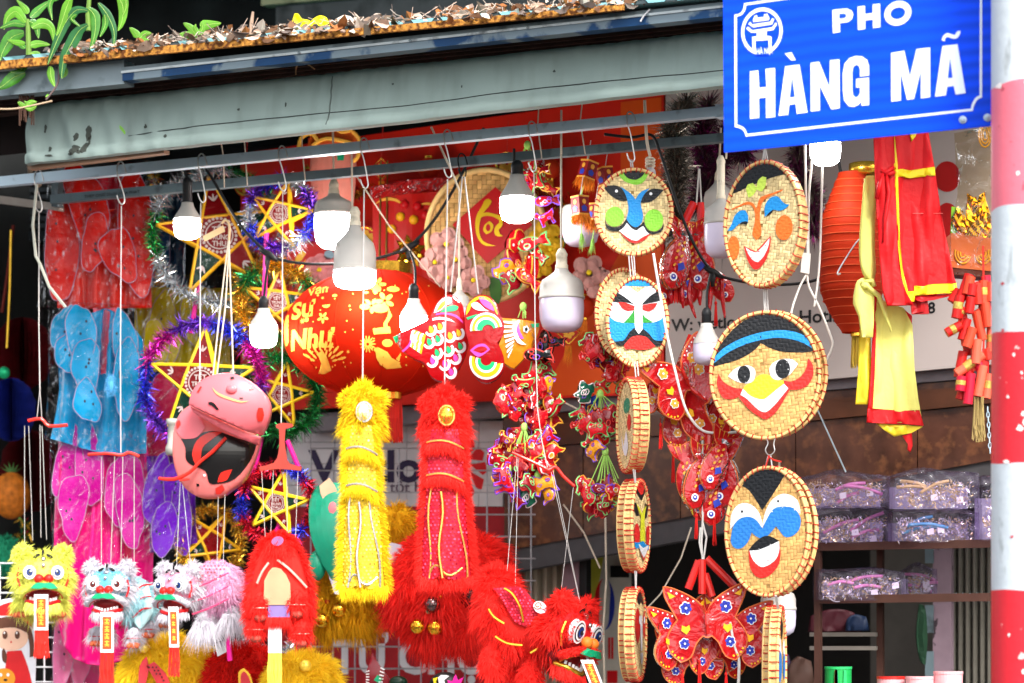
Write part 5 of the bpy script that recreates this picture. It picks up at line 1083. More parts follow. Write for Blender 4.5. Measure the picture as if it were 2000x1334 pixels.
# ---------------------------------------------------------------- bundles of small animal trinkets
CH = [mat('trinket_' + n, c, .25, coat=.5, var=.3, ns=3) for n, c in (('red', 'C00C1A'), ('darkred', '8A0818'), ('green', '0E5A44'), ('amber', 'D89018'), ('blue', '1A3A8A'), ('black', '15181A'))]
CHO = [mat('outline_' + n, c, .35) for n, c in (('white', 'E8D8D8'), ('gold', 'E0A83A'), ('violet', '7A4AC0'), ('redl', 'D84038'), ('green', '7ACC7A'))]
def trinket_mesh(kind, seed):
    tt = T('tmp', None, None, 1000, 700, 0, single=True); rr = random.Random(seed); m = tt.mb(unit=1, at=(1000, 700, 0)); m.k = 1; m.base = Vector((0, 0, 0))
    if kind == 'fish': out = smooth_line([(x, -y * .9) for x, y in FISH], 2)
    elif kind == 'horse': out = smooth_line([(-.9, -.5), (-.6, -.62), (-.45, -.3), (0, -.25), (.5, -.34), (.85, -.5), (.8, -.1), (.6, .2), (.75, .75), (.52, .78), (.42, .3), (.0, .28), (-.25, .3), (-.28, .8), (-.5, .78), (-.5, .2), (-.62, -.1), (-.95, -.2)], 2, True, 75)
    elif kind == 'bug': out = [(cos(a) * (.7 + .18 * cos(5 * a)), sin(a) * (.55 + .2 * sin(4 * a))) for a in (2 * pi * i / 30 for i in range(30))]
    else: out = smooth_line([(-.8, -.2), (-.5, -.6), (-.1, -.35), (.3, -.6), (.75, -.25), (.7, .3), (.85, .7), (.55, .65), (.35, .35), (-.3, .38), (-.5, .75), (-.75, .6), (-.62, .2)], 2, True, 75)
    hf = dome(0, 0, .8, .6, .28); m.poly(out, 0, .2, .22, hf, m=0, back=True)
    m.tube([(x, y, 0) for x, y in out], .055, 4, True, m=1)
    for q in range(3):
        x, y, r = rr.uniform(-.4, .4), rr.uniform(-.25, .2), rr.uniform(.12, .24); n = rr.choice((4, 10, 10))
        m.tube([(x + r * cos(2 * pi * i / n), y + r * .7 * sin(2 * pi * i / n), hf(x, y) - .05) for i in range(n)], .035, 4, True, m=1 if q else 2)
    m.ell(-.55, -.22, -.14, .09, .09, .06, 8, 5, m=3)
    me = bpy.data.meshes.new('trinket'); me.from_pydata(m.v, [], m.f); c = rr.choice((0, 0, 0, 0, 1, 1, 1)) if seed < 14 else {14: 2, 15: 3, 16: 4, 17: 5}[seed]
    for q in (CH[c], rr.choice(CHO), rr.choice(CHO), CHO[0]): me.materials.append(q)
    me.polygons.foreach_set('material_index', m.mi); me.update(); return me
KD = ('horse', 'fish', 'bug', 'pig'); TRK = [trinket_mesh(KD[i % 4], i) for i in range(18)]
LIME = mat('lime_thread', 'A8DC6A', .6)
def bundle(label, spots, off, ties=(), px=None):
    x0, y0 = spots[0][0], spots[0][1]; t = T('trinket_bundle', label, 'toy bundle', x0, y0, off, group='bundles of small plastic animal toys')
    rr = random.Random(int(x0 + y0))
    for (x, y, S, *c) in spots:
        o = t.add('animal_toy', TRK[c[0] if c else rr.randrange(14)], None)
        o.location = Vector(((x - t.px) * t.k, rr.uniform(-20, 20) * t.k, (t.py - y) * t.k)); o.scale = [S * t.k] * 3
        o.rotation_euler = (rr.uniform(-.5, .5), rr.uniform(-1.6, 1.6), rr.uniform(-.9, .9))
    for (x, y, y1, n, w) in ties:
        m = t.mb(); m.ell(x, y, -8, 7, 9, 6, 8, 6)
        for _ in range(n): a = U(-1, 1); m.tube([(x + a * 2, y, -8), (x + a * w, y1 + U(-14, 10), -8 + U(-12, 12))], .9, 4)
        t.add('lime_threads', m, LIME)
    return t
def scat(cx, cy, rx, ry, n, S, seed):
    r = random.Random(seed); out = []
    for i in range(n):
        a, q = r.uniform(0, 2 * pi), sqrt(r.random()); out.append((cx + rx * q * cos(a), cy + ry * q * sin(a), S * r.uniform(.8, 1.2)))
    return out
bundle('upper half of the long red trinket bundle under the carp lantern', scat(1035, 790, 52, 45, 30, 26, 1) + [(1070, 752, 22, 15)], .1)
bundle('lower half of the long red trinket bundle with blue and amber toys at its end', scat(1022, 890, 55, 62, 38, 27, 2) + [(1005, 962, 30), (1062, 945, 30, 15), (1070, 962, 24, 15), (1030, 970, 28, 14), (1060, 925, 22, 16)], .1, [(1024, 835, 890, 9, 28), (995, 915, 940, 5, 14), (1050, 930, 960, 6, 16)])
bundle('bundle of red star-tailed trinkets behind the second mask', scat(1190, 690, 42, 40, 22, 26, 3) + [(1170, 665, 22), (1185, 745, 24), (1220, 760, 24)], .12)
bundle('bundle of red and violet trinkets with one green toy on top', scat(1165, 830, 44, 30, 20, 26, 4) + [(1142, 768, 30, 14), (1152, 785, 24, 16), (1160, 878, 26, 15)], .12, [(1172, 770, 800, 9, 30)])
bundle('small bundle of red trinkets on long lime threads beside the yellow-nosed mask', scat(1165, 965, 36, 28, 18, 26, 5) + [(1195, 965, 28, 15)], .1, [(1182, 882, 945, 14, 34)])
bundle('bundle of dangling trinkets right of the lit bulb by the diamond', scat(1050, 350, 28, 30, 14, 22, 6) + [(1068, 395, 24), (1065, 425, 22)], .3, [(1030, 285, 330, 9, 30)])
bundle('cluster of orange carp trinkets in front of the diamond tray', [(1010, 470, 34), (1040, 475, 32, 1), (1005, 510, 36, 5), (1035, 520, 34, 9), (985, 525, 30, 15), (1030, 545, 30), (1000, 545, 28, 3), (1050, 495, 26, 1)], .35, [(1022, 600, 625, 7, 12)])
bundle('black and red curled trinkets right of the gold carp head', [(1065, 675, 34, 17), (1050, 695, 30, 17), (1045, 718, 34), (1060, 720, 28), (1085, 668, 22, 17)], .12)
# small folded paper lanterns with orange fringes
OFR = mat('orange_fringe', 'E8851E', .6, island=.25)
def paperlantern(label, x, y, w, h, rot, off):
    t = T('paper_lantern', label, 'paper lantern', x, y, off, group='small square paper lanterns'); M = Matrix.Rotation(-rot, 3, 'Y') @ Matrix.Rotation(radians(38), 3, 'Z'); kw = dict(unit=1, at=(x, y, 0), rot=M)
    s = w * .62
    m = t.mb(**kw); m.box(-s / 2, -h / 2, s / 2, h / 2, -s / 2, s / 2); t.add('body', m, mat('lantern_maroon', '8A1414', .5, var=.2, ns=90))
    for f in range(4):
        m = t.mb(**kw); m.X = M @ Matrix.Rotation(pi / 2 * f, 3, 'Z')
        m.poly(oval(0, -h * .18, s * .2, s * .2, 10), -s / 2 - .6, m=0); m.poly([(-s * .3, h * .1), (0, -h * .02), (s * .28, h * .12), (s * .2, h * .32), (-s * .22, h * .32)], -s / 2 - .6, m=1); m.box(-s / 2, -h / 2, s / 2, -h / 2 + 3, -s / 2 - 1, -s / 2, 0); m.box(-s / 2, h / 2 - 3, s / 2, h / 2, -s / 2 - 1, -s / 2, 0); t.add('painted_side', m, [cOr, cBl])
    m = t.mb(**kw); q = s / 2
    m.fringe([(-q, h / 2, -q), (q, h / 2, -q), (q, h / 2, q), (-q, h / 2, q), (-q, h / 2, -q)], (0, 1, 0), 240, 17, 1.6, .3); t.add('orange_fringe', m, OFR)
    m = t.mb(**kw); m.tube([(0, h / 2, 0), (0, h / 2 + 40, 0)], .8, 4); m.fringe([(-2, h / 2 + 36, 0), (2, h / 2 + 36, 0)], (0, 1, 0), 26, 26, 1.6, .12); t.add('lime_tassel', m, LIME)
    m = t.mb(); m.tube([(x, y - h / 2, 0), (x + 6, y - h / 2 - 40, 0)], .8, 4); t.add('string', m, STR)
paperlantern('upper square paper lantern with orange fringe near the top mask', 1148, 332, 40, 36, -.25, .25)
paperlantern('lower square paper lantern with orange fringe left of the top mask', 1133, 402, 40, 38, .05, .22)
paperlantern('square paper lantern half hidden behind the top mask', 1182, 345, 40, 36, .2, .3)
paperlantern('square paper lantern tucked low behind the top mask edge', 1163, 415, 36, 34, -.1, .28)
# ---------------------------------------------------------------- fairy wings in plastic bags
BAG = film('clear_bag', 'FAFAFA', .05, .05, 30, .9); RIMW = mat('wing_wire', '9C86A0', .4)
def wings(label, px, py, off, col, ovals, cloth, bag, rim=RIMW, extra=()):
    t = T('fairy_wings', label, 'fairy wings', px, py, off, group='bagged fairy wings'); mt = film('wing_' + col, col, .1, .12, 18, .5, body=.8)
    for q, (x, y, rx, ry, rot) in enumerate(ovals):
        lb = lambda a: 1 + .1 * sin(2 * a + x) + .07 * sin(3 * a + y) + .03 * sin(7 * a + x)
        pts = [(x + (rx * lb(a) * (1 + .2 * sin(a + q)) * cos(a)) * cos(rot) - ry * lb(a) * sin(a) * sin(rot), y + (rx * lb(a) * (1 + .2 * sin(a + q)) * cos(a)) * sin(rot) + ry * lb(a) * sin(a) * cos(rot)) for a in (2 * pi * i / 44 for i in range(44))]
        d = -q * 5; hf = lambda xx, yy: 2.5 * sin(xx * .11 + q) + 2 * sin(yy * .07 + q * 2)
        m = t.mb(); m.poly(pts, d, 0, 9, hf); w = t.add('wing', m, mt, smooth=True)
        m = t.mb(); m.tube([(a, b, d + hf(a, b) - .5) for a, b in pts], .6, 5, True); t.add('wing_wire', m, rim, w)
        m = t.mb()
        for _ in range(3): a = U(0, 6.28); r = U(.1, .6); m.poly(oval(x + rx * r * cos(a), y + ry * r * sin(a), 2.2, 3, 7), d + hf(x + rx * r * cos(a), y + ry * r * sin(a)) - 1)
        t.add('glitter_dot', m, mat('dark_dot', '1C2A3A', .4), w)
    for q, (pts, c) in enumerate(cloth):
        m = t.mb(); hf = lambda xx, yy: 10 * sin(xx * .16 + q + yy * .012) + 4 * sin(xx * .37 + yy * .02)
        m.poly(pts, 12 + q * 3, 0, 7, hf, sm=3); t.add('skirt_cloth', m, film('wing_' + c, c, .06, .25, 10, .3, body=.88), smooth=True)
    if bag:
        m = t.mb(); hf = lambda xx, yy: 7 * abs(sin(xx * .05 + yy * .03 + .6 * sin(yy * .05))) + 6 * abs(sin(yy * .06 - xx * .05 + sin(xx * .04))) + 3 * abs(sin(xx * .15 + yy * .11)) - 8 + 1.6 * sin(xx * 1.7 + yy * 2.3) * sin(yy * .9 - xx * 1.1)
        m.poly(bag, -34, 0, 6, hf, sm=2); t.add('plastic_bag', m, BAG)
    for nm, mb_, m_ in extra: pass
    return t
wings('red fairy wings in a clear bag under the left end of the rail', 190, 470, .3, 'E0180C', [(120, 480, 32, 110, .05), (262, 450, 38, 115, -.1), (168, 410, 40, 85, -.28), (186, 478, 27, 55, .1), (240, 500, 30, 60, -.3)], [([(110, 420), (285, 400), (296, 600), (110, 600)], 'D82010'), ([(160, 340), (250, 320), (270, 420), (150, 420)], 'D0243C')], [(100, 345), (300, 318), (312, 470), (302, 598), (180, 606), (78, 604), (90, 480)])
wings('turquoise fairy wings in a clear bag above the magenta ones', 185, 720, .25, '0AA0D4', [(128, 645, 26, 52, .05), (240, 660, 22, 60, -.1), (245, 740, 26, 78, .1), (140, 690, 28, 45, .1), (165, 655, 27, 62, -.12), (176, 720, 27, 58, .12), (176, 785, 25, 42, -.05)], [([(105, 640), (200, 600), (275, 660), (285, 885), (200, 885), (95, 855), (112, 760)], '0894CC'), ([(180, 600), (235, 600), (240, 720), (195, 730)], 'D84A60')], [(98, 590), (270, 600), (285, 760), (292, 885), (160, 880), (92, 860), (100, 720)])
wings('magenta fairy wings hanging below the turquoise ones', 195, 950, .28, 'C8109A', [(135, 905, 28, 75, .05), (172, 910, 26, 85, -.1), (240, 960, 36, 80, .1), (255, 1000, 28, 70, -.2), (150, 990, 30, 60, .15)], [([(112, 850), (285, 860), (300, 1000), (298, 1120), (300, 1260), (200, 1300), (120, 1260), (106, 1090), (105, 960)], 'E0107A'), ([(165, 880), (205, 880), (215, 1190), (160, 1250)], 'F02090'), ([(225, 1000), (262, 990), (275, 1200), (225, 1230)], 'D00A50'), ([(110, 980), (150, 960), (150, 1150), (106, 1120)], 'E81884')], [(105, 840), (300, 850), (310, 1000), (296, 1100), (110, 1090), (102, 960)])
wings('yellow fairy wings in a clear bag behind the purple tinsel star', 340, 640, .5, 'C8B414', [(320, 640, 32, 68, .05), (385, 620, 34, 65, -.1), (300, 680, 28, 50, .1)], [([(262, 560), (450, 560), (450, 720), (262, 720)], 'B8A414')], [(255, 545), (455, 540), (455, 720), (255, 730)])
wings('violet fairy wings in a clear bag left of the gold tinsel star', 330, 980, .35, '7A1CD0', [(310, 960, 26, 80, .05), (345, 990, 26, 85, -.1), (318, 1035, 26, 50, .05)], [([(285, 890), (375, 890), (385, 1060), (290, 1080)], '6A1AB0')], [(284, 880), (384, 880), (392, 1050), (330, 1092), (286, 1075)])
wings('rose pink fairy wings in a bag behind the pink mask', 325, 850, .4, 'D01A54', [(320, 800, 36, 70, .1), (310, 870, 34, 55, 0)], [([(275, 740), (360, 760), (360, 920), (300, 912), (275, 860)], 'D82860')], [(270, 735), (362, 750), (362, 915), (285, 915)])
wings('pale pink fairy wings at the lower left beside the lime lion', 152, 1210, .33, 'E878A8', [(135, 1150, 18, 48, .1), (160, 1140, 18, 66, -.05), (160, 1260, 26, 80, .05), (125, 1270, 22, 80, .1)], [([(112, 1110), (200, 1080), (225, 1220), (215, 1400), (110, 1400)], 'E05090'), ([(108, 1180), (140, 1180), (140, 1400), (105, 1400)], 'D8A8D8')], [(108, 1090), (200, 1080), (220, 1400), (104, 1400)])
wings('teal and red costume bag in the dark behind the silver star', 330, 480, .7, '1A4A78', [(305, 470, 30, 80, 0)], [([(280, 380), (360, 380), (360, 560), (280, 560)], '143A5A')], [(270, 360), (370, 360), (365, 560), (275, 560)])
t = T('feather_puff', 'fluffy light blue puff on the turquoise wings', 'feather puff', 216, 752, .2, single=True); m = t.mb(); m.ell(216, 752, 0, 8, 18, 8, 8, 6); m.fur_ell(216, 752, 0, 8, 20, 8, 260, 7, 1.2, .1); t.add('puff', m, mat('puff_blue', '58A8D8', .9, island=.2))

# ---------------------------------------------------------------- control bars and strings of the puppets
BARR = mat('bar_red', 'D02A1E', .4, coat=.2)
def controlbar(t, pts, r=4, nm='control_bar'):
    m = t.mb(); k = len(pts); m.tube(pts, [r * (1.25 if i in (0, k - 1) else 1) for i in range(k)], 8, sm=0); t.add(nm, m, BARR, smooth=True)

# ---------------------------------------------------------------- lion heads
def furm(n, h): return mat('fur_' + n, h, .85, var=.12, ns=30, island=.28, transl=.25)
FYm, FRm, FLm, FWm, FPm, FTm = furm('yellow', 'F0CC1A'), mat('fur_red', 'F23028', .85, var=.12, ns=30, island=.25, transl=.35), furm('lime', 'E4E66A'), furm('white', 'CCC8D0'), furm('pink', 'D8A4C2'), furm('teal', '9CCAD2')
SEQR, SEQY = mat('sequin_red', 'E82A48', .2, .35, island=.5), mat('sequin_gold', 'F4D450', .2, .4, island=.45)
NOSE, MOUS, MOUTH = mat('nose_red', 'D82018', .4), mat('moustache_green', '129A6A', .4, bump=.2), mat('mouth_dark', '7A0C10', .5)
NOSEO = mat('nose_orange', 'E87828', .5); MIRR = mat('mirror', 'C8C8D0', .08, .95); IRB, IRR = mat('iris_blue', '1C3A78', .2, coat=.6), mat('iris_brown', '6A1C1C', .2, coat=.6)
CARD = mat('card_white', 'E8E4E4', .5); CARDO = mat('card_orange', 'D84A1E', .45); CARDG = mat('card_gold', 'F0B83A', .4)
def lionhead(t, at, S, yaw, pitch, fur, skin, furn=1.0, iris=IRB, nose=NOSE, trim=RED, roll=0, es=1.15):
    M = Matrix.Rotation(radians(yaw), 3, 'Z') @ Matrix.Rotation(radians(pitch), 3, 'X') @ Matrix.Rotation(radians(roll), 3, 'Y'); kw = dict(unit=S, at=at, rot=M)
    B = lambda: t.mb(**kw)
    m = B(); m.ell(0, -.12, 0, .82, .62, .7, 24, 14); hd = t.add('head', m, skin, smooth=True)
    m = B(); m.fur_ell(0, -.12, 0, .82, .62, .7, int(1500 * furn), .26, .05, .4, face=lambda x, y, d: not (d < -.45 and -.6 < y < .9 and abs(x) < .75)); m.fur_ell(0, -.12, 0, .84, .64, .6, int(700 * furn), .34, .05, .5, face=lambda x, y, d: d > -.3); t.add('mane_fur', m, fur)
    for sx in (-1, 1):
        m = B(); m.ell(.62 * sx, -.72, -.1, .24, .24, .16, 12, 8); m.fur_ell(.62 * sx, -.72, -.1, .25, .25, .17, int(330 * furn), .2, .045, .2); t.add('ear', m, fur)
        m = B(); m.ell(.42 * sx, -.16, -.52, .27, .26, .2, 14, 8); m.fur_ell(.42 * sx, -.16, -.52, .28, .27, .21, int(420 * furn), .13, .04, .2, face=lambda x, y, d: not (d < -.3 and abs(x) < .62 and abs(y) < .62)); br = t.add('brow', m, fur)
        m = B()
        for q, (r, mi) in enumerate(((.19, 0), (.155, 1), (.135, 0), (.1, 1), (.085, 2), (.04, 1))): m.poly(oval(.43 * sx, -.14, r * .9 * es, r * es, 20), -.74 - .014 * q, m=mi)
        m.ell(.43 * sx, -.14, -.6, .18 * es, .2 * es, .12, 14, 8, m=0); m.poly(oval(.40 * sx, -.18, .03, .03, 8), -.84, m=0); t.add('eye', m, [pW, BLK, iris], br)
        m = B(); m.ell(.15 * sx, .06, -.86, .155, .15, .15, 14, 10); t.add('nose', m, nose, smooth=True)
        m = B(); m.tube([(.72 * sx, -.3, -.45), (.78 * sx, 0, -.46), (.7 * sx, .3, -.5)], .035, 6, sm=4); t.add('cheek_trim', m, trim)
    m = B(); m.ell(0, -.55, -.5, .1, .1, .1, 12, 8); m.ell(0, -.36, -.72, .07, .07, .06, 10, 6); t.add('forehead_mirror', m, MIRR, smooth=True)
    m = B(); m.poly(oval(-.2, -.66, .12, .05, 14, -.5), -.5); m.poly(oval(.2, -.66, .12, .05, 14, .5), -.5); m.poly(oval(0, -.76, .05, .12, 14), -.44); t.add('forehead_print', m, BLK)
    m = B(); m.poly([(-.42, .36), (-.25, .2), (0, .2), (.25, .2), (.42, .36), (.16, .38), (0, .34), (-.16, .38)], -1.0, .1, .1, lambda x, y: -.1 * (1 - abs(x)), sm=3); t.add('moustache', m, MOUS)
    m = B(); n = 20; A = [pi + pi * i / n for i in range(n + 1)]; lip = [(.66 * cos(a), .58 + .3 * sin(a), -.5 + .42 * sin(a) * .9) for a in A]
    m.tube(lip, .12, 8); lp = t.add('upper_lip', m, fur, smooth=True)
    m = B(); m.fringe(lip, lambda q: (cos(pi + pi * q) * .9, -.5, -.7), int(560 * furn), .15, .04, .6, .1, dj=.08, jit=.08); t.add('lip_fur', m, fur, lp)
    m = B(); m.tube([(x * .9, y + .1, d - .02) for x, y, d in lip], .022, 5); t.add('lip_piping', m, trim, lp)
    m = B()
    for i in range(9): a = pi + pi * (i + .8) / 10.6; m.box(.56 * cos(a) - .045, .52 + .24 * sin(a), .56 * cos(a) + .045, .64 + .24 * sin(a), -.52 + .3 * sin(a), -.46 + .3 * sin(a))
    t.add('upper_teeth', m, CARD)
    m = B(); m.ell(0, .55, -.2, .55, .32, .42, 16, 8); t.add('mouth_lining', m, MOUTH, smooth=True)
    jaw = [(.5 * cos(a), .84 + .12 * abs(cos(a)) * -1 + .1, -.32 - .5 * sin(a)) for a in (pi * i / 14 for i in range(15))]
    m = B(); m.tube([(x, y - .06 - .1 * (1 - abs(x) * 2) * 0, d) for x, y, d in jaw], .07, 8); t.add('lower_jaw', m, trim, smooth=True)
    m = B()
    for i in range(1, 10): x, y, d = jaw[i + 2]; m.box(x - .035, y - .22, x + .035, y - .1, d + .04, d + .08)
    t.add('lower_teeth', m, CARD)
    m = B(); m.fringe([(x, y, d) for x, y, d in jaw], (0, 1, -.2), int(420 * furn), .26, .045, .4, .2, dj=.05, jit=.05); t.add('beard', m, fur)
    return M
def scroll(t, x0, y0, x1, y1, yt, d, sl=0, tc=RED, w=None):
    m = t.mb(); m.quadbox([(x0, y0), (x1, y0), (x1 + sl, y1), (x0 + sl, y1)], d, d + 1.2); s = t.add('scroll_card', m, CARD)
    h = y1 - y0; q = (x1 - x0) * .16; f = lambda y: sl * (y - y0) / h
    m = t.mb(); m.quadbox([(x0 + q + f(y0 + h * .12), y0 + h * .12), (x1 - q + f(y0 + h * .12), y0 + h * .12), (x1 - q + f(y1 - h * .08), y1 - h * .08), (x0 + q + f(y1 - h * .08), y1 - h * .08)], d - .7, d - .1); t.add('orange_panel', m, CARDO, s)
    m = t.mb(); cx = (x0 + x1) / 2; g = (x1 - x0) * .17
    for i in range(4):
        y = y0 + h * (.24 + .18 * i); c = cx + f(y)
        m.box(c - g, y - g, c + g, y - g + 1.6, d - 1.4, d - .8); m.box(c - 1, y - g * 1.3, c + 1, y + g, d - 1.5, d - .9); m.box(c - g, y + g * .2, c + g, y + g * .2 + 1.4, d - 1.4, d - .8); m.box(c - g, y + g * .9, c - g * .3, y + g * 1.2, d - 1.4, d - .8); m.box(c + g * .3, y + g * .8, c + g, y + g * 1.2, d - 1.4, d - .8)
    t.add('gold_characters', m, CARDG, s)
    if yt:
        m = t.mb()
        for _ in range(int((x1 - x0) * 3)): x = U(x0 + sl, x1 + sl); m.tube([(x, y1, d + U(-2, 2)), (x + U(-2, 2), (y1 + yt) / 2, d + U(-3, 3)), (x + U(-3, 3), yt + U(-5, 4), d + U(-3, 3))], .75, 3)
        t.add('tassel', m, tc, s)
TAS3 = mat('tassel_scroll', 'CC2418', .6, island=.3); TAS4 = mat('tassel_lime', 'C8CC4A', .6, island=.25)
def leg(t, x, y0, y1, w, fur, foot=None, d=0, trim=None, n=260):
    m = t.mb(); m.ell(x, (y0 + y1) / 2, d, w * .5, (y1 - y0) * .58, w * .5, 12, 8)
    lg = t.add('leg', m, fur, smooth=True)
    m = t.mb(); m.fur_ell(x, (y0 + y1) / 2, d, w * .5, (y1 - y0) * .45, w * .5, int(n * 1.5), 14, 2.1, .7); t.add('leg_fur', m, fur, lg)
    if foot:
        m = t.mb(); m.ell(x, y1 + 2, d - 3, w * .52, 7, w * .55, 12, 8)
        for q in (-1, 0, 1): m.ell(x + q * w * .3, y1 + 4, d - w * .5, 4.4, 5, 4.5, 8, 6)
        t.add('foot', m, foot, lg, smooth=True)
    if trim: m = t.mb(); m.tube([(x + w * .55 * cos(a), y0 + (y1 - y0) * .62, d + w * .55 * sin(a)) for a in (2 * pi * i / 14 for i in range(14))], 1.1, 5, True); t.add('leg_trim', m, trim, lg)
FOOT = mat('foot_tan', 'C8603A', .5)
# lime lion
t = T('lion_puppet', 'lime yellow furry lion dance puppet with a pale scroll at the far left', 'lion puppet', 76, 1140, 0, group='hanging lion dance puppets')
lionhead(t, (84, 1128, -10), 62, 14, 0, FLm, FLm, 1.5)
m = t.mb(); m.ell(70, 1150, 40, 40, 46, 50); m.fur_ell(70, 1150, 40, 42, 50, 50, 1300, 20, 2, .6); t.add('body', m, FLm)
for x, y0, y1, d in ((42, 1165, 1198, 0), (116, 1160, 1198, 0), (60, 1165, 1190, 50)): leg(t, x, y0, y1, 30, FLm, FOOT, d)
scroll(t, 79, 1162, 106, 1231, 1283, -66, 0, TAS3)
m = t.mb(); m.tube([(55, 822, 0), (80, 818, 0), (96, 832, 0), (132, 830, 0)], 3.4, 8, sm=3); t.add('control_bar', m, BARR)
strings(t, [[(76, 412), (76, 640), (78, 760)], [(78, 760), (72, 818)], [(78, 760), (82, 820)], [(48, 832), (48, 1062)], [(56, 832), (64, 1055)], [(78, 830), (80, 1050)], [(82, 832), (91, 1054)]], .8)
# white and teal lion
t = T('lion_puppet', 'white lion dance puppet with teal trim and orange scroll', 'lion puppet', 225, 1180, 0, group='hanging lion dance puppets')
lionhead(t, (217, 1150, -16), 55, -4, 0, FWm, mat('skin_teal', '58B0C8', .6, var=.3, ns=60), .8, IRR)
m = t.mb(); m.ell(262, 1175, 30, 36, 44, 50); m.fur_ell(262, 1175, 30, 37, 46, 50, 900, 13, 2, .6); t.add('body', m, FTm)
m = t.mb(); m.poly([(252, 1150), (290, 1140), (300, 1195), (275, 1230), (258, 1205)], -8, 2, 8, lambda x, y: 3 * sin(x * .3), sm=3); t.add('body_cloth', m, mat('cloth_teal', 'BFE4E4', .6), smooth=True)
for y in (1142, 1165, 1188): m = t.mb(); m.tube([(262, y + 18, -12), (280, y + 2, -14), (296, y, -6)], 1.8, 5, sm=3); t.add('red_piping', m, RED)
for x, y0, y1, d in ((190, 1225, 1254, -6), (262, 1228, 1258, -6), (288, 1215, 1238, 12), (205, 1225, 1250, 30)): leg(t, x, y0, y1, 26, FWm, FOOT, d, RED, 160)
scroll(t, 207, 1196, 233, 1274, 1340, -70, 0, TAS3)
m = t.mb(); m.tube([(172, 888, 0), (210, 886, -2), (238, 889, 0), (252, 884, 2), (272, 892, 0)], 3.2, 8, sm=3); t.add('control_bar', m, BARR)
strings(t, [[(237, 402), (235, 700), (236, 884)], [(198, 892), (198, 1110)], [(224, 890), (216, 1105)], [(240, 892), (236, 1108)], [(262, 892), (262, 1128)]], .8)
# white and pink lion
t = T('lion_puppet', 'white and pink lion dance puppet turned left with long leg fur', 'lion puppet', 390, 1170, 0, group='hanging lion dance puppets')
lionhead(t, (354, 1152, -14), 54, -26, 0, FWm, mat('skin_pink', 'E090A8', .6, var=.3, ns=60), .8)
m = t.mb(); m.ell(420, 1148, 20, 52, 50, 50); m.fur_ell(420, 1148, 20, 54, 52, 50, 2000, 17, 2, .8); t.add('body', m, FPm)
m = t.mb(); ii = inpoly([(392, 1102), (450, 1096), (440, 1130), (398, 1140)]); m.sequins(ii, 390, 1094, 452, 1142, 7, 2.4, lambda x, y: -30 - 8 * cos((x - 420) * .04) - (y - 1094) * .3); t.add('sequins', m, mat('sequin_pink', 'E07888', .2, .5, island=.4), kind='stuff')
for y in (0, 26, 50): m = t.mb(); m.tube([(380, 1150 + y, -34), (410, 1140 + y, -42), (450, 1120 + y, -34)], 1.6, 5, sm=3); t.add('pink_piping', m, mat('piping_pink', 'E0406A', .5))
for x, y0, y1, d in ((325, 1190, 1218, 0), (400, 1195, 1245, -10), (455, 1185, 1222, 0), (430, 1190, 1225, 30)): leg(t, x, y0, y1, 30, FWm, FOOT if x < 330 else None, d, None, 420); 
for x, y in ((400, 1215), (455, 1200)): m = t.mb(); m.fringe([(x - 16, y, -16), (x + 16, y, -16)], lambda q: (q - .5, 1.1, -.1), 260, 40, 2.2, .25, .3, dj=12); t.add('leg_fringe', m, FWm)
scroll(t, 338, 1186, 357, 1264, 1318, -70, 2, TAS3)
m = t.mb(); m.tube([(314, 936, -30), (345, 938, -34), (375, 925, -38), (395, 905, -40), (420, 885, -42), (446, 858, -42)], [3, 4, 3.4, 3.4, 4, 3.4], 8, sm=3); m.tube([(355, 940, -34), (375, 938, -36)], [3, 2], 6); t.add('control_bar', m, BARR)
strings(t, [[(392, 396), (390, 780), (386, 800)], [(390, 780), (378, 908)], [(398, 790), (412, 850)], [(352, 940), (345, 1098)], [(356, 940), (372, 1100)], [(428, 876), (424, 1100)], [(442, 862), (436, 1100)]], .8)
# red lion seen from behind
t = T('lion_puppet', 'red furry lion puppet seen from below with a beige card belly', 'lion puppet', 545, 1160, 0, group='hanging lion dance puppets')
hd = smooth_line([(545, 1042), (575, 1062), (592, 1100), (605, 1150), (604, 1200), (590, 1225), (565, 1222), (560, 1195), (530, 1195), (525, 1222), (505, 1225), (490, 1200), (492, 1150), (503, 1100), (518, 1062)], 3)
h4 = dome(547, 1140, 70, 110, 30); m = t.mb(); m.poly(hd, 0, 20, 8, h4); t.add('hood', m, FRm)
m = t.mb(); m.fringe([(x, y, h4(x, y) - 2) for x, y in hd[:]] , lambda q: (sin(2 * pi * q) * 1.0, -cos(2 * pi * q) * .8 + .4, -.4), 1500, 20, 2.2, .5, .4)
m.fur_ell(547, 1075, -4, 34, 36, 24, 1200, 18, 2.2, .7); t.add('hood_fur', m, FRm)
m = t.mb(); m.poly([(520, 1182), (520, 1135), (535, 1110), (552, 1112), (570, 1140), (570, 1182)], -40, 2, sm=2); t.add('beige_card', m, mat('card_beige', 'B0906E', .6))
m = t.mb(); m.box(527, 1182, 569, 1206, -38, -34); t.add('mauve_lining', m, mat('mauve_cloth', '7A68A0', .7))
for pts in ([(545, 1095), (565, 1110), (585, 1130), (601, 1148)], [(528, 1100), (515, 1118), (505, 1140)]): m = t.mb(); m.tube([(x, y, h4(x, y) - 6) for x, y in pts], 2.6, 6, sm=3); t.add('silver_trim', m, mat('silver_trim', 'D8C8B8', .3, .5))
m = t.mb(); m.poly(oval(545, 1058, 12, 9, 16, -.3), -32); t.add('forehead_patch', m, mat('patch_violet', '8A5A8A', .4))
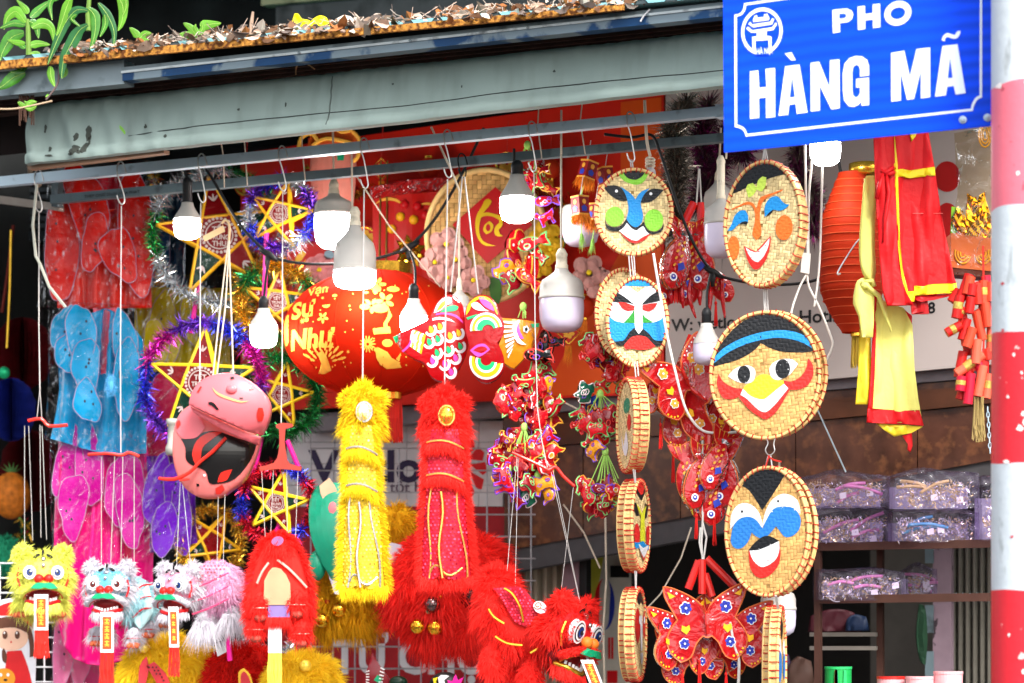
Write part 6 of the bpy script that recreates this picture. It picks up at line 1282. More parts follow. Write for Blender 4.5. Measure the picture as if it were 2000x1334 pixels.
for x, y0, y1, d in ((512, 1160, 1205, -30), (583, 1155, 1198, -30), (502, 1205, 1245, -20), (590, 1210, 1255, -20)):
    leg(t, x, y0, y1, 30, FRm, None, d, mat('silver_trim', 'D8C8B8'), 300); m = t.mb(); m.ell(x, y1 + 2, d - 4, 12, 8, 11, 12, 8); t.add('sole', m, mat('sole_rose', 'A84A3C', .6))
m = t.mb(); m.fringe([(525, 1206, -36), (570, 1206, -36)], (0, 1, -.3), 300, 18, 2, .3); t.add('belly_fringe', m, FRm)
m = t.mb(); m.box(527, 1221, 553, 1275, -34, -32); t.add('tail_card', m, CARD)
m = t.mb()
for _ in range(80): x = U(528, 553); m.tube([(x, 1274, -33), (x + U(-3, 1), 1310, -33 + U(-3, 3)), (x + U(-5, 2), 1345, -33 + U(-3, 3))], .9, 3)
t.add('tassel', m, TAS4)
m = t.mb(); bx = [(542, 828), (545, 850), (548, 905)]; m.poly([(539, 830), (552, 826), (572, 828), (572, 834), (558, 838), (556, 860), (560, 890), (566, 905), (590, 912), (588, 920), (545, 916), (508, 920), (506, 912), (535, 904), (544, 885), (546, 860), (545, 838), (540, 836)], -4, 6, sm=2); t.add('dagger_control_bar', m, mat('bar_brown', '9A2A1A', .4, coat=.3))
strings(t, [[(552, 376), (551, 700), (549, 826)], [(511, 918), (518, 1050)], [(534, 916), (528, 1060)], [(560, 916), (561, 1048)], [(582, 918), (577, 1055)]], .8)
# large red lion
t = T('lion_puppet', 'large red furry lion puppet facing right with open mouth, bottom centre', 'lion puppet', 1040, 1230, -.02, group='hanging lion dance puppets')
m = t.mb(); m.tube([(950, 1150, 40), (970, 1180, 30), (1010, 1220, 22), (1050, 1230, 10), (1085, 1215, 0)], [34, 52, 60, 55, 44], 18, sm=4); t.add('body', m, FRm, smooth=True)
m = t.mb()
for (x, y, rx, ry, n) in ((970, 1185, 44, 66, 1500), (1010, 1235, 60, 58, 2000), (1055, 1250, 50, 50, 1200)): m.fur_ell(x, y, 26, rx, ry, 55, n, 20, 2.3, .6)
m.fur_ell(968, 1135, 10, 34, 26, 30, 1100, 20, 2.3, .1); t.add('body_fur', m, FRm)
ii = inpoly([(965, 1150), (1012, 1146), (1035, 1165), (1050, 1200), (1030, 1225), (1005, 1215), (985, 1180)]); sf = lambda x, y: -48 - 6 * sin(x * .05)
m = t.mb(); m.poly([(965, 1150), (1012, 1146), (1035, 1165), (1050, 1200), (1030, 1225), (1005, 1215), (985, 1180)], -44, 4, 8, lambda x, y: -6 * sin(x * .05), sm=2); sp = t.add('sequin_cloth', m, mat('cloth_crimson', 'BC1428', .5))
m = t.mb(); m.sequins(ii, 960, 1140, 1055, 1228, 6.2, 2.2, sf); t.add('sequins', m, SEQR, sp, kind='stuff')
for pts in ([(985, 1150, -52), (1000, 1160, -54), (1015, 1185, -56), (1022, 1215, -54)], [(955, 1190, -40), (965, 1205, -46), (985, 1218, -48)], [(968, 1243, -48), (990, 1256, -54), (1020, 1260, -54)], [(1035, 1275, -50), (1050, 1266, -50)]): m = t.mb(); m.tube(pts, 2.6, 6, sm=4); t.add('gold_braid', m, GOLDF)
for x, y0, y1, d in ((960, 1260, 1330, 0), (1035, 1290, 1350, -10), (1010, 1280, 1340, 40)): leg(t, x, y0, y1, 40, FRm, None, d, None, 700)
Hd = lionhead(t, (1098, 1236, -20), 78, 56, 14, FRm, mat('skin_red', 'C81A20', .7, var=.2, ns=60), 1.5, IRB, NOSEO, GOLDF, roll=8, es=1.55)
m = t.mb(); m.poly(oval(1054, 1187, 14, 11, 18, .6), -62, 2); m.tube([(1050 + r * cos(a), 1183 + r * sin(a), -64) for r, a in ((2 + q * .5, q * .7) for q in range(14))], .9, 4, m=1); t.add('brow_disc', m, [mat('disc_white', 'E4DCE8', .15, .3), GOLDF])
scroll(t, 1131, 1288, 1156, 1345, None, -104, 22)
m = t.mb(); m.tube([(1000, 884, 0), (1030, 898, -2), (1060, 912, -2), (1072, 918, -2), (1085, 912, 0), (1100, 930, 0), (1122, 950, 0)], [3, 3.4, 3.4, 5, 3.4, 3.4, 3], 8, sm=3); t.add('control_bar', m, BARR)
strings(t, [[(1043, 338), (1045, 640), (1050, 800), (1058, 860), (1070, 916)], [(1010, 890), (990, 1120)], [(1012, 890), (1006, 1160)], [(1120, 950), (1093, 1180)], [(1080, 918), (1136, 1190)], [(1075, 915), (1135, 1188)]], .8)

# ---------------------------------------------------------------- hanging lion suits
def suit(label, cx, fur, seq, trim, jewel, x0, x1, y0, bands, yb, cols, hook):
    t = T('lion_suit', label, 'lion costume', cx, y0, 0, group='hanging lion costumes'); w = (x1 - x0) / 2
    cyl = lambda x, y: -26 * sqrt(max(0, 1 - ((x - cx) / (w + 6)) ** 2))
    m = t.mb(); m.ell(cx, y0 + 48, 0, w * .92, 46, 30, 18, 10); t.add('head_core', m, fur, smooth=True)
    m = t.mb(); m.fur_ell(cx, y0 + 48, 0, w * .92, 46, 30, 2300, 17, 2.2, .3); 
    for sx in (-1, 1): m.fur_ell(cx + sx * w * .78, y0 + 26, 0, 16, 16, 12, 500, 14, 2.2, .1); m.fur_ell(cx + sx * w * .85, y0 + 74, 0, 12, 22, 14, 500, 17, 2.2, .6)
    m.fur_ell(cx, y0 + 6, 0, 14, 10, 10, 400, 14, 2.2, -.2); t.add('head_fur', m, fur)
    m = t.mb(); m.ell(cx + 5, y0 + 52, -30, 14, 18, 7, 18, 10); t.add('jewel', m, jewel, smooth=True)
    m = t.mb(); m.tube([(cx + 5 + 15 * cos(a), y0 + 52 + 19 * sin(a), -32) for a in (2 * pi * i / 24 for i in range(24))], 2.2, 6, True); t.add('jewel_ring', m, trim)
    L0 = [(x0 + 12, y0 + 78), (x0 + 6, bands[0]), (x0 + 4, bands[1]), (x0 - 2, (bands[1] + yb) / 2), (x0 - 6, yb)]; R0 = [(x1 - 12, y0 + 78), (x1 - 4, bands[0]), (x1 - 2, bands[1]), (x1 + 6, (bands[1] + yb) / 2), (x1 + 14, yb)]
    out = L0 + [(lerp(x0 - 6, x1 + 14, q / 6), yb + 4 * sin(q * 2)) for q in range(1, 6)] + R0[::-1]
    fold = lambda x, y: cyl(x, y) + (3 * sin((x - cx) * .16 + 1) * min(1, max(0, (y - bands[1]) / 120)))
    m = t.mb(); m.poly(out, 0, 0, 9, fold); c = t.add('sequin_cloth', m, cols, smooth=True)
    ins = inpoly(out); m = t.mb(); m.sequins(ins, x0 - 6, y0 + 80, x1 + 14, yb, 7.6, 2.5, fold); t.add('sequins', m, seq, c, kind='stuff')
    m = t.mb()
    for side, sx in ((L0, -1), (R0, 1)): m.fringe([(x, y, fold(x, y) if abs(x - cx) < w else -4) for x, y in side], (sx, .45, -.3), 1150, 17, 2.0, .25, .15, dj=3, jit=2)
    m.fringe([(lerp(x0 - 6, x1 + 14, q / 8), yb + 4 * sin(q * 2), -16) for q in range(9)], (0, 1, -.3), 800, 22, 2.2, .4, .1, jit=4)
    t.add('side_fur', m, fur)
    for b in bands:
        m = t.mb(); pts = [(lerp(x0 + 4, x1 - 2, q / 10), b + 14 * sin(pi * q / 10) * (-.6) + (q - 5) * 1.2, cyl(lerp(x0 + 4, x1 - 2, q / 10), 0) - 4) for q in range(11)]
        m.fringe(pts, (0, 1, -.5), 750, 20, 2.0, .4, .15, dj=3, jit=2); t.add('fur_band', m, fur)
        m = t.mb(); m.tube([(x, y - 6, d - 3) for x, y, d in pts], 2.2, 6); t.add('piping', m, trim)
    m = t.mb(); ctr = [(cx - w * .15 + 4 * sin(q * .9), lerp(bands[1] + 20, yb, q / 8), fold(cx - w * .15, yb) - 3) for q in range(9)]
    m.fringe(ctr, lambda q: (U(-1, 1), .7, -.4), 220, 10, 1.8, .4, .15, jit=2); t.add('centre_fur', m, fur)
    m = t.mb(); m.tube([(x, y, d - 8) for x, y, d in ctr], 2.2, 6); t.add('piping', m, trim)
    for side, sx in ((L0, 1), (R0, -1)): m = t.mb(); m.tube([(x + sx * 12 + 5 * sin(y * .03), y, fold(x + sx * 12, y) - 3) for x, y in smooth_line(side[2:], 5, False, 170)], 2.0, 6); t.add('piping', m, trim)
    m = t.mb(); m.tube([(cx - w * .7, yb - 12, -22), (cx - w * .5, yb - 24, -26), (cx - w * .2, yb - 22, -28), (cx, yb - 10, -28), (cx + w * .4, yb - 6, -28), (cx + w * .9, yb - 20, -18)], 2.2, 6, sm=4); t.add('piping', m, trim)
    strings(t, [[hook, (cx, y0 + 4)]], 1.5); m = t.mb(); m.lathe(cx, y0 + 14, -12, [(1, -10), (3, -6), (4, 4), (0, 6)], 8); t.add('hanger_cap', m, BLK)
suit('yellow furry lion costume hanging with gold sequins and silver piping', 708, FYm, SEQY, mat('silver_piping', 'B8B8C0', .3, .7, var=.3, ns=200), mat('jewel_pearl', 'F0ECC8', .1, .3), 674, 740, 755, (890, 962), 1148, mat('cloth_gold', 'E0BC2A', .5), (711, 370))
suit('red furry lion costume hanging with red sequins and gold piping', 868, FRm, SEQR, mat('gold_piping', 'E0B860', .3, .7, var=.3, ns=200), mat('jewel_gold', 'E0C040', .1, .7), 830, 908, 762, (878, 942), 1130, mat('cloth_crimson', 'BC1428'), (874, 350))

# ---------------------------------------------------------------- lion heads standing behind
def backhead(label, x, y, rx, ry, off, fur, n, items):
    t = T('lion_dance_mask', label, 'lion mask', x, y, off, group='lion dance heads on the rack'); m = t.mb(); m.ell(x, y, 0, rx, ry, rx * .6, 20, 12); t.add('core', m, fur, smooth=True)
    m = t.mb(); m.fur_ell(x, y, 0, rx, ry, rx * .6, n, 30, 2.6, .5); t.add('fur', m, fur)
    for nm, mt, (a, b, d, r) in items: m = t.mb(); m.ell(a, b, d, r, r, r, 14, 10); t.add(nm, m, mt, smooth=True)
    return t
FYd = furm('amber', 'E0A810'); FYb = mat('fur_bright', 'FFE034', .85, var=.1, ns=30, island=.15, transl=.4); GBALL = mat('gold_ball', 'E8B030', .12, .95, var=.3, ns=60)
backhead('amber lion head with two gold balls below the yellow costume', 665, 1175, 82, 55, .45, FYd, 4200, [('gold_ball', GBALL, (634, 1212, -60, 15)), ('gold_ball', GBALL, (667, 1192, -62, 15)), ('jewel', MOUS, (620, 1163, -50, 5)), ('jewel', RED, (643, 1176, -54, 5)), ('jewel', GBALL, (632, 1172, -54, 5))])
backhead('red lion head with a black eye and two gold balls below the red costume', 880, 1150, 125, 120, .5, FRm, 8000, [('gold_ball', GBALL, (818, 1224, -66, 15)), ('gold_ball', GBALL, (852, 1226, -68, 16)), ('mirror', mat('mirror_dim', '6A5A5A', .1, .9), (846, 1182, -72, 16)), ('eye', mat('eye_black', '0C0A0A', .15), (922, 1170, -66, 22)), ('jewel', GBALL, (862, 1166, -70, 5)), ('jewel', MOUS, (838, 1196, -72, 4))])
backhead('amber fur lion head top seen between the two costumes', 775, 1030, 34, 40, .5, FYd, 900, [])
t = T('festival_mask', 'green and pink festival mask with white ears behind the yellow costume', 'mask', 640, 1020, .35)
m = t.mb(); m.poly([(610, 960), (640, 945), (690, 950), (720, 1000), (735, 1060), (700, 1120), (660, 1150), (620, 1080), (605, 1020)], 0, 10, 10, dome(660, 1040, 70, 110, 40), sm=3); t.add('face', m, mat('mask_green', '128A6A', .35, var=.15, ns=30, coat=.3))
for pts in ([(618, 1048), (650, 1052), (680, 1080), (690, 1130), (680, 1165), (655, 1160), (635, 1100)], [(740, 1090), (765, 1060), (795, 1068), (790, 1100), (770, 1150), (730, 1165), (725, 1130)]): m = t.mb(); m.poly(pts, -20, 8, sm=3); t.add('white_ear', m, mat('ear_white', 'BDBCCB', .5))
m = t.mb(); m.poly([(626, 950), (645, 935), (660, 960), (652, 985), (632, 975)], -28, 4, sm=3); t.add('beige_horn', m, mat('horn_beige', 'C8A888', .5))
m = t.mb(); m.ell(653, 1000, -26, 16, 24, 12); t.add('pink_ear', m, mat('ear_pink', 'C86A72', .5), smooth=True)
m = t.mb(); m.ell(620, 1105, -10, 18, 30, 18); t.add('green_cheek', m, mat('mask_green', '128A6A'), smooth=True)
t = backhead('yellow lion head at the bottom left under the white lions', 330, 1312, 88, 66, .15, FYb, 6000, [('sequin_eye', SEQY, (290, 1265, -60, 10))])
for pts in ([(282, 1340), (285, 1300), (298, 1282), (302, 1310), (292, 1345)], [(298, 1300), (312, 1292), (335, 1315), (345, 1340), (325, 1345)]): m = t.mb(); m.poly(pts, -84, 6, sm=3); t.add('ear_flap', m, mat('flap_red', 'C83038', .5))
m = t.mb(); m.sequins(inpoly([(302, 1302), (314, 1297), (332, 1318), (338, 1335)]), 300, 1296, 340, 1336, 7, 1.8, lambda x, y: -86); t.add('sequins', m, BLK, kind='stuff')
t = backhead('red lion head at the bottom between the two yellow ones', 478, 1325, 74, 64, .2, furm('scarlet', 'DC1A10'), 4000, [])
m = t.mb(); m.quadbox([(427, 1258), (448, 1250), (452, 1272), (433, 1282)], -70, -68); t.add('foil_tag', m, MIRR)
m = t.mb(); m.poly([(474, 1334), (474, 1312), (484, 1304), (496, 1316), (502, 1336)], -76, 4, sm=3); e = t.add('eye_frame', m, GOLDF); m = t.mb(); m.poly([(478, 1334), (479, 1316), (485, 1310), (493, 1320), (498, 1336)], -78, 2, sm=3); t.add('eye_lining', m, mat('flap_red', 'C83038'), e)
backhead('yellow lion head at the bottom right of the back-view lion', 590, 1330, 66, 52, .2, FYb, 4000, [('sequin_eye', SEQY, (600, 1300, -44, 12))])
t = T('pink_rod', 'pink lantern handle standing in the red lion head', 'stick', 452, 1260, .1, single=True); m = t.mb(); m.tube([(450, 1225, -62), (456, 1290, -62)], 5, 8); t.add('rod', m, PINK)
# penguin and fish toys at the bottom edge
t = T('striped_mask', 'dark red pointed mask with white strokes and a green eye at the bottom', 'mask', 740, 1310, .3)
m = t.mb(); m.poly([(728, 1275), (742, 1300), (760, 1325), (768, 1350), (700, 1350), (715, 1315)], 0, 8, 8, dome(738, 1320, 40, 50, 16), sm=3); t.add('face', m, mat('mask_wine', '7A0C1A', .3, coat=.3))
m = t.mb(); m.poly([(731, 1328), (738, 1318), (748, 1325), (742, 1335)], -18, sm=3); t.add('green_eye', m, MOUS)
for q in range(5): m = t.mb(); m.tube([(752 - q * 1, 1308 + q * 6, -16), (744 - q, 1304 + q * 7, -18)], 1.4, 5); m.tube([(716, 1312 + q * 5, -15), (722, 1310 + q * 6, -17)], 1.2, 5); t.add('white_stroke', m, CARD)
t = T('bird_toy', 'black and white bird toy with a pink crest at the bottom edge', 'toy', 880, 1325, .25)
m = t.mb(); m.ell(870, 1338, 0, 32, 26, 20); t.add('head', m, BLK, smooth=True); m = t.mb(); m.poly([(852, 1330), (862, 1318), (878, 1320), (868, 1328), (872, 1345), (856, 1345)], -20, 2, sm=2); t.add('white_cheek', m, CARD)
m = t.mb(); m.poly([(880, 1345), (874, 1328), (884, 1330), (890, 1316), (895, 1328), (906, 1322), (900, 1336), (905, 1345)], -21, 2); t.add('pink_crest', m, PINK); m = t.mb(); m.poly([(846, 1325), (856, 1322), (858, 1338), (850, 1342)], -20, 3); t.add('beak', m, YEL)
t = T('bird_toy', 'small green and black bird toy beside the striped mask', 'toy', 775, 1330, .3, single=True); m = t.mb(); m.ell(778, 1332, 0, 18, 12, 12); t.add('head', m, mat('dgreen', '0E2A1C', .3), smooth=True)

# ---------------------------------------------------------------- pink papier-mache masks
PK = mat('mache_pink', 'DC6870', .35, var=.1, ns=10, coat=.25, bump=.1, bs=60); PKd = mat('mache_salmon', 'D87470', .4, var=.1, ns=10, coat=.2, bump=.1, bs=60); RDP = mat('mache_red', 'C8281E', .35, coat=.3); BKP = mat('mache_black', '121010', .25, coat=.4)
z = Zm(240, 600, 3.335)
t = T('face_mask', 'pink papier mache mask with black hair, lower of the two', 'mask', 430, 900, .06, group='papier mache masks')
o2 = z([(345, 830), (365, 740), (400, 680), (460, 640), (560, 690), (700, 760), (900, 850), (880, 950), (810, 1110), (720, 1190), (640, 1240), (520, 1245), (430, 1195), (370, 1105), (342, 980)]); h5 = dome(420, 880, 105, 110, 60)
m = t.mb(); m.poly(o2, 0, 14, 9, h5, sm=3); t.add('face', m, PKd, smooth=True)
def onm(nm, mt, p, d=1.5): m = t.mb(); m.poly(z(p), -d, 0, 7, h5, sm=3); t.add(nm, m, mt)
onm('black_hair', BKP, [(400, 870), (470, 872), (550, 830), (640, 825), (760, 865), (885, 900), (845, 1010), (745, 1130), (625, 1162), (580, 1150), (560, 1080), (470, 1040), (432, 1000), (430, 930)])
onm('red_tuft', RDP, [(475, 975), (505, 885), (585, 832), (672, 828), (600, 880), (545, 930), (530, 1000), (500, 1045)], 2.5); onm('red_tuft', RDP, [(635, 1152), (660, 1090), (732, 1068), (712, 1110), (690, 1140)], 2.5)
onm('pink_lock', PK, [(360, 790), (385, 710), (450, 650), (520, 720), (560, 800), (510, 860), (450, 872), (400, 860)], 3); onm('cheek_spot', RDP, [(365, 765), (385, 745), (395, 775), (370, 808)], 4.5); onm('cheek_spot', RDP, [(620, 1190), (665, 1165), (680, 1195), (650, 1225), (620, 1225)], 2.5)
onm('eye_hole', BKP, [(497, 1158), (515, 1160), (518, 1175), (500, 1178)], 2.5); onm('eye_spot', CARD, [(545, 1100), (560, 1098), (562, 1112), (548, 1116)], 2.5)
t = T('face_mask', 'shiny pink papier mache mask tilted upward with tiny eye holes, upper of the two', 'mask', 455, 790, .0, group='papier mache masks')
o1 = z([(450, 650), (470, 570), (540, 490), (640, 452), (740, 452), (860, 508), (940, 580), (972, 660), (955, 760), (915, 838), (820, 815), (700, 765), (560, 700)]); h5 = dome(455, 790, 92, 72, 52)
m = t.mb(); m.poly(o1, -24, 22, 7, h5, sm=3); t.add('face', m, PK, smooth=True)
m = t.mb(); e = z([(452, 655), (560, 715), (700, 780), (820, 832), (905, 850), (890, 905), (800, 870), (680, 815), (550, 740), (480, 700)]); m.poly(e, -12, 14, 8, dome(455, 800, 95, 80, 40), sm=3); t.add('chin_rim', m, PK, smooth=True)
def onn(nm, mt, p, d=26): m = t.mb(); m.poly(z(p), -d, 0, 5, h5, sm=3); t.add(nm, m, mt)
onn('eye_hole', BKP, [(722, 478), (745, 474), (750, 488), (728, 494)]); onn('eye_hole', BKP, [(842, 540), (866, 538), (875, 556), (850, 562)]); onn('mouth', BKP, [(585, 640), (620, 645), (655, 690), (640, 690), (610, 665), (588, 655)])
onn('cheek_spot', RDP, [(893, 720), (905, 675), (930, 675), (938, 720), (925, 758), (900, 762)]); onn('smile_line', mat('mache_yellow', 'E0A06A', .4), [(610, 545), (650, 580), (720, 610), (800, 635), (850, 630), (800, 645), (715, 625), (640, 592)]); onn('brow_mark', BKP, [(786, 612), (810, 614), (808, 622), (788, 620)]); onn('cheek_spot', RDP, [(505, 575), (530, 535), (540, 540), (520, 575)])
m = t.mb(); x, y = z(735, 560); m.ell(x, y, -24 + h5(x, y) - 2, 11, 9, 7, 12, 8); t.add('nose', m, PK, smooth=True)
strings(t, [[(447, 470), (450, 560), (456, 742)], [(448, 470), (440, 600), (420, 760)], [(446, 470), (428, 620), (412, 770)]], 1.6, CW)
m = t.mb(); m.tube([(433, 437, 0), (440, 430, 0), (448, 440, 0), (447, 470, 0)], 2.5, 6, sm=3); m.quadbox([(396, 462), (436, 440), (440, 452), (400, 472)], -2, 0); t.add('ribbon_knot', m, mat('ribbon_tan', 'C8A87C', .6))
t = T('grey_jar', 'small grey plastic cup behind the pink mask', 'cup', 335, 855, .15, single=True); m = t.mb(); m.lathe(336, 0, 0, [(0, 818), (11, 818), (11, 828), (8, 830), (9, 865), (13, 875), (12, 888), (0, 890)], 16); t.add('cup', m, mat('cup_grey', 'A0A098', .4), smooth=True)
# ---------------------------------------------------------------- tray with diamond, red hangings
t = T('woven_tray', 'round woven tray with a red diamond and gold calligraphy', 'tray', 950, 470, .66)
m = t.mb(); m.poly(oval(950, 460, 116, 128, 48), 0, 8); t.add('tray_base', m, mat('weave_gap', '6B4A24'))
m = t.mb(); c = 9
for j in range(-16, 16):
    for i in range(-14, 14):
        s = (i + j) % 4; a = (i * c, j * c, 2 * c, c, 0) if s == 0 else (i * c, j * c, c, 2 * c, 1) if s == 2 else None
        if not a or ((a[0] + a[2] / 2) / 114) ** 2 + ((a[1] + a[3] / 2) / 126) ** 2 > .97: continue
        x, y, w, hh, vt = a
        m.grid(4, 4, lambda p, q: m.P(950 + x + w * lerp(.04, .96, p / 3), 460 + y + hh * lerp(.04, .96, q / 3), -1 - 1.4 * sin(pi * ((q if vt else p) / 3))))
t.add('woven_face', m, WEAVE2, kind='stuff', smooth=True)
m = t.mb(); m.tube([(950 + 116 * cos(a), 460 + 128 * sin(a), 0) for a in (2 * pi * i / 60 for i in range(60))], 6, 8, True); t.add('rim', m, HOOP, smooth=True)
m = t.mb(); m.poly([(884, 440), (968, 366), (1040, 440), (952, 516)], -8, 2); dm = t.add('red_diamond', m, mat('diamond_red', 'B81418', .4, var=.08))
z = Zm(740, 300, 3.335)
for k, p in enumerate(([(690, 310), (715, 300), (735, 315), (720, 345), (690, 380), (670, 410), (655, 470), (655, 520), (675, 570), (720, 595), (765, 605), (700, 605), (660, 580), (635, 530), (628, 460), (640, 400), (670, 350)], [(660, 400), (700, 388), (740, 395), (790, 410), (808, 430), (800, 470), (780, 480), (785, 440), (740, 415), (690, 412), (662, 425)], [(690, 470), (720, 445), (745, 470), (735, 510), (700, 530), (680, 505)], [(755, 490), (780, 460), (808, 460), (800, 480), (780, 500), (790, 530), (808, 540), (780, 545), (755, 530)])):
    m = t.mb(); m.poly(z(p), -9.4 - k * .2, sm=3); t.add('gold_stroke', m, mat('calligraphy_gold', 'D8B21E', .35, .4), dm)
m = t.mb(); m.poly(oval(*z(712, 488), 4.5, 7), -10.6); t.add('stroke_counter', m, mat('diamond_red', 'B81418'), dm)
def flower(t, x, y, r, mt, d, n=5, nm='flower'):
    m = t.mb()
    for q in range(n):
        a = 2 * pi * q / n + x; px, py = x + r * .55 * cos(a), y + r * .55 * sin(a); pl = oval(px, py, r * .55, r * .48, 14, a)
        m.poly(pl, d, 1, r * .25, lambda xx, yy: -4 + .9 * ((xx - px) ** 2 + (yy - py) ** 2) / r + 1.5 * sin(xx * .6))
    m.ell(x, y, d - 6, r * .16, r * .16, 3, 8, 6, m=1); t.add(nm, m, [mt, YEL])
ROSE = mat('flower_rose', 'C8928A', .6, var=.15, ns=40); YFL = mat('flower_yellow', 'D8A818', .6, var=.15, ns=40); LEAFD = mat('leaf_dark', '3A6A24', .5, var=.2)
for x, y, r, mt in ((872, 480, 32, ROSE), (890, 510, 30, ROSE), (850, 515, 28, ROSE), (925, 550, 30, ROSE), (875, 545, 24, ROSE), (1065, 465, 30, YFL), (1075, 490, 28, YFL), (1055, 520, 24, YFL), (1150, 535, 34, ROSE), (1175, 560, 30, ROSE)): flower(t, x, y, r, mt, -14)
for pts in ([(955, 545), (975, 540), (980, 570), (975, 595), (958, 580)], [(985, 480), (1000, 450), (1010, 480), (1000, 520)], [(1085, 470), (1110, 460), (1100, 490)]): m = t.mb(); m.poly(pts, -8, 1, sm=3); t.add('leaf', m, LEAFD)
REDP = mat('paper_red', 'C01812', .45, var=.1, ns=10); t = T('red_hanging', 'red paper hanging with gold fan and cherries behind the cable', 'paper hanging', 790, 430, .75)
m = t.mb(); m.poly([(728, 380), (760, 352), (862, 345), (868, 420), (862, 560), (740, 565), (728, 480)], 0, 3, 12, lambda x, y: 2 * sin(x * .1)); t.add('sheet', m, REDP)
for a0, c in ((-2.6, (760, 420)), (-2.2, (835, 430))):
    m = t.mb(); arc(m, c[0], c[1], 34, 34, a0, a0 + 2.2, 0, 6, d=-3); t.add('gold_arc', m, GOLD)
for x, y, mt in ((782, 424, cYe), (808, 430, cYe), (845, 436, cYe), (790, 400, RED), (815, 404, RED), (830, 420, RED), (765, 448, cYe)): m = t.mb(); m.ell(x, y, -4, 9, 9, 6, 12, 8); t.add('cherry', m, mt, smooth=True)
m = t.mb(); m.poly(star5(800, 492, 34, 9, .6), -6, 3, 6, lambda x, y: 3 * sin(x * .5) * sin(y * .5)); t.add('gold_ornament', m, GBALL)
for x in (744, 757): m = t.mb(); m.tube([(x, 315, -6), (x - 3, 520, -6)], 1.6, 5); t.add('stem_wire', m, mat('brass_wire', '8A7A3A', .3, .7))
t = T('red_streamer', 'crinkled red foil streamer along the top of the paper hanging', 'streamer', 820, 375, .7, single=True); m = t.mb(); m.poly([(722, 365), (800, 352), (905, 345), (900, 372), (800, 378), (726, 388)], 0, 2, 7, lambda x, y: 4 * sin(x * .25 + y * .3)); t.add('s', m, film('foil_red', 'C01414', .25, .12, 40, .8, body=.9))
t = T('peony_panel', 'red panel printed with a pink peony left of the glowing bulb', 'paper hanging', 610, 520, .7)
m = t.mb(); m.poly([(558, 480), (650, 470), (655, 620), (560, 620)], 0, 3); t.add('sheet', m, REDP)
flower(t, 625, 528, 30, mat('peony_pink', 'D8888A', .6, var=.15, ns=40), -4, 7, 'peony'); flower(t, 622, 530, 17, mat('peony_pink', 'D8888A'), -8, 5, 'peony')
m = t.mb(); m.poly(oval(643, 498, 10, 9), -3); t.add('blue_flower', m, mat('flower_blue', '8AA8B8', .6))
m = t.mb(); m.poly([(577, 505), (590, 490), (598, 495), (590, 508), (580, 515)], -3, sm=3); t.add('gold_mark', m, GOLD)
t = T('deity_figure', 'hanging figure with gold crown and rosy face behind the rails', 'figure', 648, 300, .55)
m = t.mb(); m.poly([(606, 330), (610, 290), (650, 276), (692, 285), (696, 330), (690, 400), (610, 400)], 0, 8, 10, dome(650, 335, 50, 70, 20), sm=3); t.add('face', m, mat('face_rose', 'C87868', .5))
m = t.mb(); m.poly([(600, 300), (612, 262), (650, 248), (690, 260), (702, 298), (680, 288), (650, 282), (618, 288)], -18, 5, sm=3); t.add('crown', m, mat('crown_orange', 'B8521A', .4))
for p in ([(612, 290), (640, 275), (690, 285)], [(585, 300), (590, 275), (610, 265), (622, 280)], [(690, 262), (704, 280), (700, 310), (690, 320)], [(605, 268), (625, 252), (650, 250), (668, 262), (690, 258)]): m = t.mb(); m.tube([(x, y, -24) for x, y in p], 4, 6, sm=4); t.add('gold_scroll', m, GOLD)
m = t.mb(); m.poly([(660, 305), (674, 306), (673, 318), (660, 318)], -26, 2); t.add('green_gem', m, MOUS)

# small lucky ornaments filling the back of the stall
def lucky(label, x, y, s, off, kind):
    t = T('lucky_ornament', label, 'ornament', x, y, off, group='red and gold lucky ornaments')
    if kind == 'coin':
        m = t.mb(); m.poly(oval(x, y, s, s, 28), 0, 4); t.add('disc', m, REDP); m = t.mb(); m.tube([(x + s * .86 * cos(a), y + s * .86 * sin(a), -1) for a in (2 * pi * i / 28 for i in range(28))], 2.4, 5, True); t.add('gold_rim', m, GOLDF)
        for p in petals(x, y, s * .7, 8, .2, .5): m = t.mb(); m.poly(p, -1.6); t.add('gold_petal', m, GOLD)
    elif kind == 'diamond':
        m = t.mb(); m.poly([(x, y - s), (x + s, y), (x, y + s), (x - s, y)], 0, 4); t.add('card', m, REDP); m = t.mb(); m.tube([(x, y - s * .86, -1), (x + s * .86, y, -1), (x, y + s * .86, -1), (x - s * .86, y, -1)], 1.8, 5, True); t.add('gold_edge', m, GOLDF)
        for p in petals(x, y, s * .45, 6, .2, .6): m = t.mb(); m.poly(p, -1.6); t.add('gold_petal', m, GOLD)
    else:
        m = t.mb(); m.lathe(x, y, 0, [(s * .3, -s), (s * .8, -s * .6), (s, 0), (s * .8, s * .6), (s * .3, s)], 20); t.add('silk', m, OSILK, smooth=True)
        for q in (-1, 1): m = t.mb(); m.lathe(x, y + q * s, 0, [(s * .1, -3), (s * .36, -3), (s * .36, 3), (s * .1, 3)], 14); t.add('gold_cap', m, GOLDF)
    m = t.mb(); m.fringe([(x - s * .2, y + s, 0), (x + s * .2, y + s, 0)], (0, 1, 0), 46, s * 1.1, 1.4, .1); t.add('tassel', m, OFR if kind != 'coin' else TAS)
    m = t.mb(); m.tube([(x, y - s, 0), (x + 3, y - s - 60, 0)], .8, 4); t.add('string', m, STITCH)
